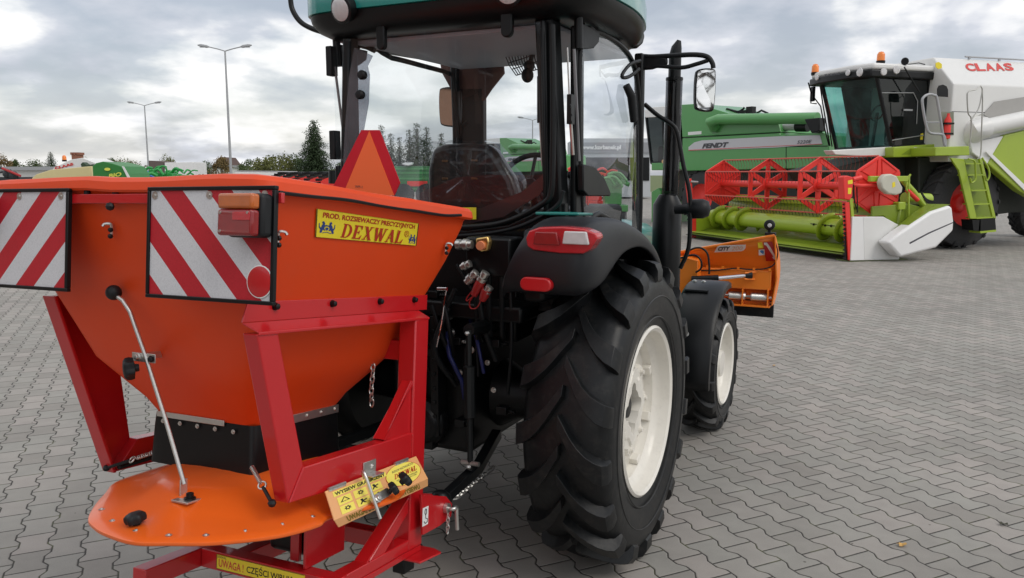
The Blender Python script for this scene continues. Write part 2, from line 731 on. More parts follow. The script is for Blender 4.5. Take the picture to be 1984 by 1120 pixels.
    L.new(f, hv.inputs['Scale'])
    # moss / sand in the joints
    jc = N.new('ShaderNodeMix')
    jc.data_type = 'RGBA'
    jc.inputs[6].default_value = (.030, .027, .023, 1)
    jc.inputs[7].default_value = (.075, .08, .035, 1)
    mm = M('MULTIPLY', M('SUBTRACT', mid.outputs[0], .52), 8, clamp=True)
    L.new(mm, jc.inputs[0])
    mx = N.new('ShaderNodeMix')
    mx.data_type = 'RGBA'
    L.new(joint, mx.inputs[0])
    L.new(jc.outputs[2], mx.inputs[6])
    L.new(hv.outputs[0], mx.inputs[7])
    # dark speckles, small debris
    vo = N.new('ShaderNodeTexVoronoi')
    vo.inputs['Scale'].default_value = 5.0
    L.new(t.outputs['Object'], vo.inputs['Vector'])
    spk = M('LESS_THAN', vo.outputs['Distance'], .035)
    mx2 = N.new('ShaderNodeMix')
    mx2.data_type = 'RGBA'
    mx2.inputs[7].default_value = (.07, .06, .045, 1)
    L.new(M('MULTIPLY', spk, .8), mx2.inputs[0])
    L.new(mx.outputs[2], mx2.inputs[6])
    L.new(mx2.outputs[2], b.inputs['Base Color'])
    b.inputs['Roughness'].default_value = .8
    rgh = N.new('ShaderNodeMapRange')
    rgh.inputs[3].default_value = .62
    rgh.inputs[4].default_value = .92
    L.new(big.outputs[0], rgh.inputs[0])
    L.new(rgh.outputs[0], b.inputs['Roughness'])
    h = M('ADD', M('MULTIPLY', edge.outputs[0], 1.0), M('ADD', M('MULTIPLY', fine.outputs[0], .16), M('MULTIPLY', wn_.outputs[0], .25)))
    bn = N.new('ShaderNodeBump')
    bn.inputs['Strength'].default_value = .8
    bn.inputs['Distance'].default_value = .004
    L.new(h, bn.inputs['Height'])
    L.new(bn.outputs[0], b.inputs['Normal'])
    return m


g = B()
g.add([(-400, -60, 0), (400, -60, 0), (400, 900, 0), (-400, 900, 0)], [[0, 1, 2, 3]])
struct('pavement', g, paver_material(), smooth=0)
grassm = mat('grass_field', (.10, .13, .035), .9, var=.4, vscale=.3)
g = B().add([(-400, 78, .004), (400, 78, .004), (400, 890, .004), (-400, 890, .004)], [[0, 1, 2, 3]])
struct('grass_field', g, grassm, smooth=0)

# fallen leaves
leafm = mat('dry_leaf', (.55, .33, .10), .7, var=.3, vscale=60)
leafd = mat('dark_leaf', (.05, .05, .03), .7, var=.3, vscale=60)


def leaf(px, py, sz, m, label, seed):
    rnd = random.Random(seed)
    c = bp('W', 2, .004, px, py)
    n = 11
    ro = rnd.random() * 6
    ring = []
    for i in range(n):
        a = 2 * PI * i / n
        r_ = sz * (.55 + .45 * abs(math.sin(a * 2.5 + ro)))
        ring.append(V((c.x + r_ * math.cos(a) * 1.2, c.y + r_ * math.sin(a) * .8, .006 + .012 * rnd.random())))
    bb = B().add([V((c.x, c.y, .007))] + ring, [[0, 1 + i, 1 + (i + 1) % n] for i in range(n)])
    o = part('fallen_leaf', bb, m, smooth=0, solid=.0006)
    o['label'] = label
    o['category'] = 'leaf'
    o['group'] = 'leaves lying on the pavement'


leaf(1747, 1057, .022, leafm, 'small tan dry leaf on the pavers, nearest the bottom edge', 1)
leaf(1944, 1017, .020, leafd, 'curled dark olive leaf on the pavers at the lower right', 2)
leaf(1500, 709, .014, leafm, 'tiny pale scrap of leaf lying right of the front tyre', 3)
# ================================================================ SPREADER
SB = (0, 0, -1.30)
spr = thing('fertilizer_spreader', 'orange hopper spreader on a red steel frame, hung on the back of the tractor', 'spreader', 'S', SB)


def S(ax, val, pts):
    return bps('S', ax, val, pts)


def rsq(a, b_, r, z, n=6, cx=0, cy=0, wob=0, seed=0):
    """rounded rectangle ring with extra points along the sides"""
    out = []
    for q in range(4):
        sx = (1, -1, -1, 1)[q]
        sy = (1, 1, -1, -1)[q]
        a0 = q * PI / 2
        ccx, ccy = sx * (a - r), sy * (b_ - r)
        for k in range(n + 1):
            t = a0 + PI / 2 * k / n
            out.append(V((cx + ccx + r * math.cos(t), cy + ccy + r * math.sin(t), z)))
        # side points
        nx = (-1, -1, 1, 1)[q]
        p0 = out[-1]
        sx2 = (1, -1, -1, 1)[(q + 1) % 4]
        sy2 = (1, 1, -1, -1)[(q + 1) % 4]
        a1 = (q + 1) * PI / 2
        p1 = V((cx + sx2 * (a - r) + r * math.cos(a1), cy + sy2 * (b_ - r) + r * math.sin(a1), z))
        for k in range(1, 10):
            out.append(p0.lerp(p1, k / 10))
    if wob:
        for p in out:
            p.z += wob * (noise.noise(V((p.x * 3.1 + seed, p.y * 3.1, 0))) * 1.0 + .5 * noise.noise(V((p.x * 8, p.y * 8, 3))))
            nn = noise.noise(V((p.x * 4, p.y * 4, 7 + seed))) * wob * .5
            p.x += nn
            p.y += nn
    return out


lev = [(-.71, .20, .20, .03), (-.36, .36, .36, .05), (-.05, .500, .500, .045), (.004, .516, .516, .045),
       (.010, .530, .530, .05), (.006, .552, .552, .055), (-.006, .562, .562, .06), (-.028, .565, .565, .06),
       (-.034, .560, .560, .06), (-.032, .543, .543, .055), (-.042, .536, .536, .05), (-.06, .532, .532, .045),
       (-.19, .490, .490, .045), (-.30, .448, .448, .055), (-.42, .400, .400, .06), (-.535, .355, .352, .06), (-.60, .305, .30, .055),
       (-.67, .245, .245, .05), (-.735, .205, .205, .04)]
rows = [rsq(a, b_, r, z, wob=.006 if -.05 < z else .002) for z, a, b_, r in lev]
hop = part('hopper', B().grid(rows, True), orange, spr, smooth=28)
# rolled crease between upper band and cone
# wiring run under the rim
wp = [(540, 372), (600, 379), (670, 386), (740, 398), (800, 407), (860, 416), (893, 416)]
part('cable', B().tube(smooth_path([bpp('S', (1, 0, 0), .562, x, y + 1) for x, y in wp], 5), .0055, 6), blackm, hop)

# hooks for the cover


def hook(c, out, side):
    c, out, side = V(c), V(out), V(side)
    bb = B()
    up = V((0, 0, 1))
    p = [c + out * .004 - up * .032, c + out * .005 + up * .0, c + out * .010 + up * .007, c + out * .018 + side * .012 + up * .004, c + out * .022 + side * .015 - up * .004]
    bb.tube(smooth_path(p, 4), .0042, 6)
    hk_ = part('cover_hook', bb, steel, hop)
    for dz in (-.010, -.028):
        part('hook_bolt', B().ball(c + out * .008 + up * dz, .0075, 8), black, hk_)


for px, py in ((219, 440),):
    hook(bpp('S', (0, 1, .323), -.556, px, py), (0, -1, .2), (-1, 0, 0))
hook(bpp('S', (1, 0, -.323), .556, 536, 455), (1, 0, .2), (0, 1, 0))
hook(bpp('S', (1, 0, -.323), .556, 862, 476), (1, 0, .2), (0, 1, 0))


# horizontal red bar carrying the boards
bb = B()
bb.box((-.60, -.560, -.066), (.60, -.548, -.040))
bar = part('board_rail', bb, red, spr, bevel=.002)
bb = B()
for x in (-.42, -.115, .0, .30):
    bb.tube([(x, -.545, -.028), (x, -.545, -.062)], .009, 10)
for x in (0,):
    bb.ball((x, -.562, -.075), .012, 8)
part('rail_bolt', bb, blackm, bar)


def board_mat(name, sg, off, flip):
    m = mat(name, (.6, .6, .6), .35, var=.0)
    N, L = m.node_tree.nodes, m.node_tree.links
    b = N['Principled BSDF']
    t = N.new('ShaderNodeTexCoord')
    sp = N.new('ShaderNodeSeparateXYZ')
    L.new(t.outputs['Object'], sp.inputs[0])

    def M(op, a, b_=None):
        n = N.new('ShaderNodeMath')
        n.operation = op
        for i, v in enumerate((a, b_)):
            if v is None:
                continue
            if isinstance(v, (int, float)):
                n.inputs[i].default_value = v
            else:
                L.new(v, n.inputs[i])
        return n.outputs[0]
    val = M('ADD', M('MULTIPLY', sp.outputs[0], sg), sp.outputs[2])
    fr = M('FRACT', M('ADD', M('DIVIDE', M('SUBTRACT', val, off), .168), 10.0))
    isr = M('LESS_THAN', fr, .485)
    mx = N.new('ShaderNodeMix')
    mx.data_type = 'RGBA'
    mx.inputs[6].default_value = (.66, .66, .68, 1)
    mx.inputs[7].default_value = (.50, .018, .03, 1)
    L.new(isr, mx.inputs[0])
    # honeycomb retroreflective grain
    vo = N.new('ShaderNodeTexVoronoi')
    vo.inputs['Scale'].default_value = 260
    L.new(t.outputs['Object'], vo.inputs['Vector'])
    hv = N.new('ShaderNodeVectorMath')
    hv.operation = 'SCALE'
    L.new(mx.outputs[2], hv.inputs[0])
    L.new(M('ADD', M('MULTIPLY', vo.outputs['Distance'], -.18), 1.02), hv.inputs['Scale'])
    L.new(hv.outputs[0], b.inputs['Base Color'])
    return m


ZT = -.030
YB = -.566


def board(x0, sgn, lab, m):
    th = thing_part = None
    x1 = x0 + .423
    bb = B().box((x0, YB - .003, ZT - .282), (x1, YB, ZT))
    o = part('warning_board', bb, m, spr, smooth=0, label=lab)
    e_ = B()
    t = .0062
    for a, b_ in (((x0 - t, YB - t - .002, ZT - .004), (x1 + t, YB + t, ZT + t)), ((x0 - t, YB - t - .002, ZT - .282 - t), (x1 + t, YB + t, ZT - .278)),
                  ((x0 - t, YB - t - .002, ZT - .2781), (x0 + .004, YB + t, ZT - .0041)), ((x1 - .004, YB - t - .002, ZT - .2781), (x1 + t, YB + t, ZT - .0041))):
        e_.box(a, b_)
    part('edge_trim', e_, black, o, bevel=.002)
    for fx in (.045, .5, .93):
        q = B()
        q.lathe([(0, .0105), (.002, .0105), (.002, .004), (.0045, .0035)], (x0 + .423 * fx, YB - .003, ZT - .016), (0, -1, 0), 12)
        part('rivet', q, steel, o)
    return o


bR = board(.162, 1, 'right-hand board with lamp and red round reflector', board_mat('striped_sheet', 1, .162 + ZT + .032, 0))
bL = board(-.585, -1, 'left-hand board, stripes leaning the other way', board_mat('striped_sheet_mirrored', -1, .162 + ZT + .032, 0))
for o_, x0 in ((bR, .162), (bL, -.585)):
    # round reflector
    c = bp('S', 1, YB - .004, 504, 546)
    if o_ is bL:
        c = V((-c.x, c.y, c.z))
    q = B().lathe([(0, .0385), (.003, .0385), (.004, .036), (.004, .001)], c, (0, -1, 0), 40)
    part('round_reflector', q, reflector, o_)
    q = B().lathe([(0, .041), (.0022, .041), (.0028, .0386)], c, (0, -1, 0), 40, cap=False)
    part('reflector_rim', q, whitep, o_)
# tail lamps
for sg in (1, -1):
    a = bp('S', 1, -.640, 422, 374)
    b_ = bp('S', 1, -.640, 488, 457)
    x0, x1, z1, z0 = a.x, b_.x, a.z, b_.z
    xb = x1 + .004
    if sg < 0:
        x0, x1, xb = -x1, -x0, -x0 + .004
    par = bR if sg > 0 else bL
    q = B().box((x0 - .002, -.612, z0 - .003), (xb, YB - .0035, z1 + .003))
    base_ = part('lamp_housing', q, blackm, par, bevel=.012, bseg=3)
    zm = lerp(z0, z1, .62)
    part('amber_lens', B().box((x0, -.642, zm + .001), (x1, -.6135, z1)), amberlens, base_, bevel=.007, bseg=3)
    part('red_lens', B().box((x0, -.642, z0), (x1, -.6135, zm)), darkredlens, base_, bevel=.007, bseg=3)
    q = B()
    for fx, fz in ((.1, .54), (.88, .54), (.1, .1)):
        q.lathe([(0, .004), (.003, .0035)], (lerp(x0, x1, fx), -.641, lerp(z0, z1, fz)), (0, -1, 0), 8)
    part('lens_screw', q, steel, base_)
    q = B().box((lerp(x0, x1, .45), -.6435, lerp(z0, z1, .36)), (lerp(x0, x1, .95), -.6415, lerp(z0, z1, .56)))
    part('reflex_insert', q, redlens, base_, bevel=.001)

# maker's label on the right flank
nrm = V((.130, 0, -.042)).normalized()
cpl = nrm.dot(V((.532, 0, -.06))) + .003
LQ = [bpp('S', nrm, cpl, *q) for q in ((613, 404), (811, 433), (806, 476), (610, 459))]
lab = part('maker_label', B().prism(LQ, nrm * .0008), yellow, spr, smooth=0)
lf = nrm * .0016
ed = B()
for i in range(4):
    a, b_ = LQ[i], LQ[(i + 1) % 4]
    cc = sum(LQ, V((0, 0, 0))) / 4
    a2, b2 = a + (cc - a) * .0 + lf, b_ + lf
    inn = .010
    ed.add([a2, b2, b2 + (cc - b2).normalized() * .004, a2 + (cc - a2).normalized() * .004], [[0, 1, 2, 3]])
part('label_border', ed, inkb, lab, smooth=0)


def lq(u, v):
    return bilin(LQ, u, v)


text('lettering', 'PROD. ROZSIEWACZY PRECYZYJNYCH', lq(.05, .335), lq(.955, .325), lq(.055, .09), inkr, lab, lf, bold=.035)


def serif_word(word, lean=.22, wt=.19):
    """heavy slab-serif capitals built from strokes, unit height"""
    polys = []
    x = 0

    def box(a, b_, c, d):
        polys.append([(a, b_), (c, b_), (c, d), (a, d)])

    def stroke(x0, y0, x1, y1, w):
        polys.append([(x0 - w / 2, y0), (x0 + w / 2, y0), (x1 + w / 2, y1), (x1 - w / 2, y1)])
    for ch in word:
        if ch == 'D':
            box(x, 0, x + .3, .06); box(x, .94, x + .3, 1); box(x + .08, .05, x + .08 + wt, .95)
            n = 12
            for i in range(n):
                t0, t1 = -PI / 2 + PI * i / n, -PI / 2 + PI * (i + 1) / n
                f = lambda t, rx, ry: (x + .28 + rx * math.cos(t), .5 + ry * math.sin(t))
                polys.append([f(t0, .46, .5), f(t1, .46, .5), f(t1, .46 - wt, .44), f(t0, .46 - wt, .44)])
            x += .84
        elif ch == 'E':
            box(x, 0, x + .66, .08); box(x, .92, x + .62, 1); box(x + .08, .05, x + .08 + wt, .95); box(x + .2, .46, x + .48, .54)
            box(x + .42, .36, x + .48, .64)
            polys.append([(x + .50, .08), (x + .62, 0), (x + .70, .30), (x + .65, .30)])
            polys.append([(x + .50, .92), (x + .62, 1), (x + .64, .72), (x + .59, .72)])
            x += .78
        elif ch == 'X':
            stroke(x + .16, 1, x + .60, 0, wt * 1.1); stroke(x + .60, 1, x + .14, 0, wt * .5)
            for c in (.13, .6):
                box(x + c - .15, 0, x + c + .15, .06); box(x + c - .15, .94, x + c + .15, 1)
            x += .84
        elif ch == 'W':
            stroke(x + .14, 1, x + .34, 0, wt); stroke(x + .56, 1, x + .34, 0, wt * .5)
            stroke(x + .52, 1, x + .72, 0, wt); stroke(x + .95, 1, x + .72, 0, wt * .5)
            for c in (.14, .54, .95):
                box(x + c - .14, .94, x + c + .14, 1)
            x += 1.08
        elif ch == 'A':
            stroke(x + .42, 1, x + .14, 0, wt * .5); stroke(x + .40, 1, x + .66, 0, wt * 1.1); box(x + .2, .30, x + .55, .37)
            for c in (.13, .66):
                box(x + c - .15, 0, x + c + .15, .06)
            x += .86
        elif ch == 'L':
            box(x, 0, x + .64, .08); box(x, .94, x + .32, 1); box(x + .08, .05, x + .08 + wt, .95)
            polys.append([(x + .48, .08), (x + .62, 0), (x + .70, .34), (x + .65, .34)])
            x += .74
    vs, fs = [], []
    for k, p in enumerate(polys):
        i0 = len(vs)
        for a, b_ in p:
            vs.append(V((a + lean * b_, b_, 0)))
        fs.append(list(range(i0, i0 + len(p))))
    return vs, fs


def word(s, P0, P1, P2, m, parent, lift, lean=.22, wt=.19):
    vs, fs = serif_word(s, lean, wt)
    # stagger overlapping strokes by hairs so that no two share a plane
    out = fit(vs, P0, P1, P2, 0, lift)
    L = V(lift).normalized()
    for k, f in enumerate(fs):
        for i in f:
            out[i] = out[i] + L * (.00006 * k)
    part('logo_lettering', B().add(out, fs), m, parent, smooth=0, fixn=False)


word('DEXWAL', lq(.21, .93), lq(.83, .95), lq(.21, .40), inkr, lab, lf)
vs, fs = text_mesh('®')
part('lettering', B().add(fit(vs, lq(.845, .66), lq(.90, .66), lq(.845, .38), 0, lf), fs), inkr, lab, smooth=0, fixn=False)


def crest(u0, v0, u1, v1):
    """two rampant beasts either side of a small shield"""
    polys = []
    beast = [(.05, .02), (.16, .04), (.20, .22), (.26, .30), (.34, .22), (.40, .26), (.32, .40), (.36, .56), (.46, .60), (.44, .68), (.34, .68),
             (.36, .84), (.30, .97), (.20, .98), (.16, .86), (.22, .78), (.14, .62), (.10, .44), (.02, .52), (.0, .80), (-.05, .80), (-.04, .46), (.06, .30), (.02, .14)]
    polys.append(beast)
    polys.append([(1 - a, b_) for a, b_ in beast][::-1])
    polys.append([(.40, .50), (.60, .50), (.60, .34), (.5, .24), (.40, .34)])
    polys.append([(.42, .60), (.44, .74), (.5, .66), (.56, .74), (.58, .60)])
    polys.append([(.2, .0), (.5, .10), (.8, .0), (.8, .05), (.5, .16), (.2, .05)])
    vs, fs = [], []
    for p in polys:
        i0 = len(vs)
        for a, b_ in p:
            vs.append(lq(lerp(u0, u1, a), lerp(v1, v0, b_)) + lf)
        fs.append(list(range(i0, i0 + len(p))))
    part('crest', B().add(vs, fs), inkblue, lab, smooth=0, fixn=False)


crest(.03, .40, .155, .84)
crest(.905, .50, .985, .93)

# ---- outlet, skirts
bb = B().grid([rsq(.213, .213, .02, -.722, 4), rsq(.216, .216, .02, -.76, 4), rsq(.222, .222, .02, -.885, 4), rsq(.217, .217, .02, -.885, 4)], True)
skirt = part('rubber_skirt', bb, black, spr)
bb = B()
bb.box((-.19, -.222, -.733), (.10, -.2165, -.715))
bb.box((.2165, -.16, -.740), (.222, .20, -.712))
part('clamp_strip', bb, steel, skirt, bevel=.001)
for k in range(5):
    part('skirt_screw', bolt(B(), (.222, -.12 + .075 * k, -.726), (1, 0, 0), .005, .005), steel, skirt)
    part('skirt_screw', bolt(B(), (-.16 + .075 * k, -.222, -.745), (0, -1, 0), .005, .005), steel, skirt)
part('agitator_housing', B().box((-.17, -.17, -1.06), (.17, .17, -.895)), black, spr, bevel=.01)

# ---- spinner guard
ZG = -.945
op = [bp('S', 2, ZG, *q) for q in ((174, 1000), (184, 1020), (214, 1036), (262, 1050), (330, 1051), (410, 1051), (490, 1044), (560, 1032), (618, 1015), (644, 999))]
op += [V((.585, .02, ZG)), V((.47, .24, ZG)), V((.22, .38, ZG)), V((-.08, .36, ZG)), V((-.30, .20, ZG))]
op += [bp('S', 2, ZG, *q) for q in ((250, 925), (203, 958))]
ring = smooth_path(op, 7, True)
cen = V((.07, -.12, ZG))
ks = [(1.0, -.009), (1.004, -.006), (1.003, -.001), (.996, .001), (.93, .005), (.80, .015), (.70, .027), (.60, .050), (.54, .062), (.48, .068), (.30, .073), (.10, .075)]
rows = []
for k, dz in ks:
    rows.append([V((cen.x + (p.x - cen.x) * k, cen.y + (p.y - cen.y) * k, ZG + dz + .0025 * noise.noise(V((p.x * 5, p.y * 5, k * 3))))) for p in ring])
bb = B().grid(rows, True)
n0 = len(bb.v)
bb.f.append([(len(rows) - 1) * len(ring) + i for i in range(len(ring))])
guard = part('spinner_guard', bb, orange_disc, spr, smooth=50, solid=.003)
riv = [(238, 960), (197, 987), (258, 976), (218, 1009), (294, 991), (264, 1028), (347, 999), (327, 1037), (407, 998), (399, 1037), (473, 991), (475, 1029), (547, 1016), (605, 1001), (612, 985), (540, 980)]
rv0 = None
for i, q in enumerate(riv):
    p = bp('S', 2, ZG + .007, *q)
    if rv0 is None:
        bb = B().lathe([(0, .009), (.001, .009), (.0015, .0045), (.004, .0038), (.0045, .001)], (0, 0, 0), (0, 0, 1), 12)
        rv0 = part('guard_rivet', bb, steel, guard)
        rv0.location = p - V(guard.location) * 0
    else:
        c = rv0.copy()
        COL.objects.link(c)
        c.location = p


def knob(c, ax, r, parent, nm='knob'):
    c, ax = V(c), V(ax).normalized()
    bb = B()
    seg = 28
    u = ax.orthogonal().normalized()
    w = ax.cross(u)
    rows = []
    for a_, rr, am in ((0, .35, 0), (.35, .40, 0), (.45, .95, .10), (.8, 1.0, .13), (1.15, .97, .12), (1.35, .80, .05), (1.42, .4, 0), (1.42, .01, 0)):
        rows.append([c + ax * a_ * r + (u * math.cos(2 * PI * k / seg) + w * math.sin(2 * PI * k / seg)) * r * rr * (1 + am * math.cos(6 * 2 * PI * k / seg)) for k in range(seg)])
    bb.grid(rows, True)
    return part(nm, bb, blackm, parent, smooth=50)


kp = bp('S', 2, ZG + .02, 266, 1010)
knob(kp + V((0, 0, -.012)), (-.15, -.2, 1), .026, guard)

# ---- metering lever in front of the rear wall
lp = [bp('S', 1, y, *q) for y, q in ((-.475, (222, 571)), (-.475, (238, 582)), (-.47, (252, 604)), (-.455, (283, 692)), (-.44, (320, 810)), (-.43, (357, 938)))]
lever = part('dosing_lever', B().tube(lp, .0065, 8), steel, spr, smooth=60)
part('ball_knob', B().ball(lp[0] + V((-.004, 0, .006)), .0225, 20), blackm, lever)
bk = bp('S', 1, -.452, 280, 692)
bb = B().box((bk.x - .047, bk.y - .004, bk.z - .014), (bk.x + .047, bk.y, bk.z + .012))
bolt(bb, (bk.x - .02, bk.y - .004, bk.z), (0, -1, 0), .008, .012)
brk = part('lever_bracket', bb, steel, spr, bevel=.001)
part('bracket_stay', B().box((bk.x - .04, bk.y + .0005, bk.z - .012), (bk.x - .03, -.36, bk.z + .008)), steel, brk)
knob(bp('S', 1, -.468, 258, 712) + V((.012, .01, 0)), (-.55, -.8, -.1), .030, spr, 'clamp_knob')
knob((bk.x + .036, bk.y - .002, bk.z - .002), (0, -1, 0), .009, brk)
fb = lp[-1]
bb = B()
bb.box((fb.x - .012, fb.y - .035, ZG + .045), (fb.x + .05, fb.y + .03, ZG + .051))
bb.box((fb.x - .012, fb.y - .006, ZG + .0511), (fb.x - .008, fb.y + .02, ZG + .10))
foot = part('lever_foot', bb, steel, guard, bevel=.001)
bb = B()
bolt(bb, (fb.x + .028, fb.y - .005, ZG + .051), (0, 0, 1), .011, .018)
part('foot_bolt', bb, black, foot)

# ---- red frame -------------------------------------------------------------
fr_ = thing_frame = None
bb = B()
# carrying angle along both flanks
XF, XO = .445, .492
fl = S(0, XF, [(478, 593), (828, 573), (828, 592), (469, 632)])
fl[0].z = fl[1].z = -.318
fl[2].z = fl[3].z = -.372
ya, yb = fl[3].y, fl[1].y
fl[0].y = ya + .02
fl[3].y = ya
fl[1].y = fl[2].y = yb
pl = [fl[0] + V((0, 0, .0)), fl[1], fl[2], fl[3]]
ZO = (bp('S', 0, XO, 498, 653).z + bp('S', 0, XO, 838, 608).z) / 2
print('ZO', ZO)


def flank(sg):
    """one side frame; sg=1 is the side towards the tractor's right wheel"""
    ya = globals()['ya'] if sg > 0 else -.36
    pl = [V((p.x, max(p.y, ya), p.z)) for p in globals()['pl']]
    def m_(pts):
        return [V((sg * p.x, p.y, p.z)) for p in pts]
    out = {}
    q = B()
    q.prism(m_(pl), (sg * -.005, 0, 0))
    q.prism(m_([V((XF + .0005, ya, -.372)), V((XO, ya + .012, ZO)), V((XO, .352, ZO)), V((XF + .0005, .352, -.372))]), (0, 0, -.004))
    q.prism(m_([V((XO + .0004, ya + .013, ZO)), V((XO + .0004, .352, ZO)), V((XO + .0004, .352, ZO - .008)), V((XO + .0004, ya + .013, ZO - .008))]), (-.004 * sg, 0, 0))
    out['angle'] = part('carrying_angle', q, red, spr, bevel=.0015, smooth=0)
    for t in (.13, .40, .67, .90):
        y = lerp(ya, yb, t)
        q = B().lathe([(0, .011), (.004, .011), (.004, .0095), (.013, .0085), (.016, .004)], (sg * XF, y, -.333), (sg, 0, 0), 12)
        part('cap_nut', q, black, out['angle'])
    return out


flank(1)
flank(-1)
x = .489
nl = S(0, x, [(498, 655), (539, 652), (588, 905), (559, 976)])
nl[0].z = nl[1].z = ZO - .005
bm_ = S(0, x, [(588, 905), (800, 838), (800, 902), (559, 976)])
# slanted near leg, level cross member and post, closed sections
q = B()
q.prism([nl[0], nl[1], bm_[0] + V((0, .002, -.003)), nl[3]], (-.05, 0, 0))
leg = part('slanted_leg', q, red, spr, bevel=.004, smooth=0)
q = B()
z0 = bm_[0].z
q.prism([bm_[0] + V((.001, .0, 0)), bm_[1] + V((.001, 0, 0)), bm_[2] + V((.001, 0, 0)), bm_[3] + V((.001, .002, 0))], (-.046, 0, 0))
part('lower_rail', q, red, spr, bevel=.004, smooth=0)
po = S(0, x + .002, [(814, 612), (839, 608), (826, 962), (826, 1086), (797, 1086), (797, 962)])
y0, y1 = .262, .350
q = B()
q.box((x - .066, .262, -1.21), (x + .002, .350, ZO - .005))
post = part('rear_post', q, red, spr, bevel=.005)
q = B()
q.prism([V((x - .008, .100, -.790)), V((x - .008, .262, -.610)), V((x - .008, .262, -.800))], (-.012, 0, 0))
q.prism([V((x - .002, .095, -.787)), V((x - .002, .105, -.787)), V((x - .002, .262, -.612)), V((x - .002, .262, -.628))], (-.045, 0, 0))
part('gusset', q, red, post, bevel=.0015, smooth=0)
# cross member between the posts, top link mast
q = B()
q.box((-.430, .285, -.548), (x - .0665, .345, -.478))
part('cross_member', q, red, spr, bevel=.004)
q = B()
q.box((-.430, .285, -.93), (x - .0665, .335, -.90))
part('cross_tube', q, black, spr, bevel=.004)
q = B()
q.box((-x - .002, .262, -1.21), (-x + .066, .350, -.378))
part('rear_post', q, red, spr, bevel=.005)
# left side slanted leg with its rail
ll = S(0, -.47, [(100, 606), (200, 700), (247, 846), (205, 911)])
q = B()
a0, a1 = ll[3], ll[0] + (ll[0] - ll[3]) * .10
q.prism([a1, a1 + V((0, ll[1].y - ll[0].y + .03, 0)), ll[2], ll[3]], (.012, 0, 0))
q.prism([a1 + V((0, -.0005, 0)), a1 + V((0, -.012, 0)), a0 + V((0, -.012, 0)), a0 + V((0, -.0005, 0))], (.055, 0, 0))
part('slanted_leg', q, red, spr, bevel=.002, smooth=0)
lr = S(0, -.468, [(247, 847), (330, 828), (330, 872), (206, 910)])
q = B().prism([lr[0], V((-.468, .262, lr[0].z + .0)), V((-.468, .262, lr[3].z + .0)), lr[3]], (.05, 0, 0))
part('lower_rail', q, red, spr, bevel=.003, smooth=0)

# springs and eye bolts that tension the skirts


def eyebolt(a, b_, parent=spr):
    a, b_ = V(a), V(b_)
    d = (b_ - a).normalized()
    L = (b_ - a).length
    q = B()
    n = 90
    u = d.orthogonal().normalized()
    w = d.cross(u)
    pts = [a + d * (L * .45 * i / n) + (u * math.cos(i * .9) + w * math.sin(i * .9)) * .006 for i in range(n)]
    q.tube(pts, .0016, 5)
    e = a + d * L * .52
    q.tube([e + (d * math.cos(t) + u * math.sin(t)) * .011 for t in [2 * PI * k / 14 for k in range(14)]], .003, 6, closed=True)
    o = part('tension_spring', q, steel, parent, smooth=60)
    q = B()
    q.cyl(a + d * L * .56, b_, .0055, 8)
    q.ball(b_, .012, 8)
    part('eye_bolt', q, blackm, o)


eyebolt(S(1, -.36, [(488, 905)])[0], S(0, .45, [(527, 975)])[0])
eyebolt(S(1, -.19, [(312, 872)])[0], S(0, -.44, [(206, 907)])[0])
q = B().tube(S(0, -.40, [(230, 905), (318, 878)]), .010, 6)
part('skirt_bar', q, black, spr)

# ---- hinged border deflector
dt = S(0, .503, [(630, 952), (806, 884)])
dm = S(0, .560, [(648, 1005), (829, 930)])
db = S(0, .553, [(656, 1032), (829, 945)])
dt[0].z = dt[1].z = (dt[0].z + dt[1].z) / 2
dm[0].z = dm[1].z = (dm[0].z + dm[1].z) / 2
db[0].z = db[1].z = dm[0].z - .030
nd = (dt[1] - dt[0]).cross(dm[0] - dt[0]).normalized()
if nd.x < 0:
    nd = -nd
defl = part('border_deflector', B().prism([dt[0], dt[1], dm[1], dm[0]], -nd * .003), labelo, spr, smooth=0)
n2_ = (dm[1] - dm[0]).cross(db[0] - dm[0]).normalized()
if n2_.x < 0:
    n2_ = -n2_
lip = part('deflector_lip', B().prism([dm[0], dm[1], db[1], db[0]], -n2_ * .003), labelo, defl, smooth=0)
DQ = [dt[0], dt[1], dm[1], dm[0]]
ln = nd * .0008


def dq(u, v):
    return bilin(DQ, u, v)


def cell(u0, v0, u1, v1, m=yellow2, k=1.0):
    return part('label_cell', B().add([dq(u0, v0) + ln * k, dq(u1, v0) + ln * k, dq(u1, v1) + ln * k, dq(u0, v1) + ln * k], [[0, 1, 2, 3]]), m, defl, smooth=0, fixn=False)


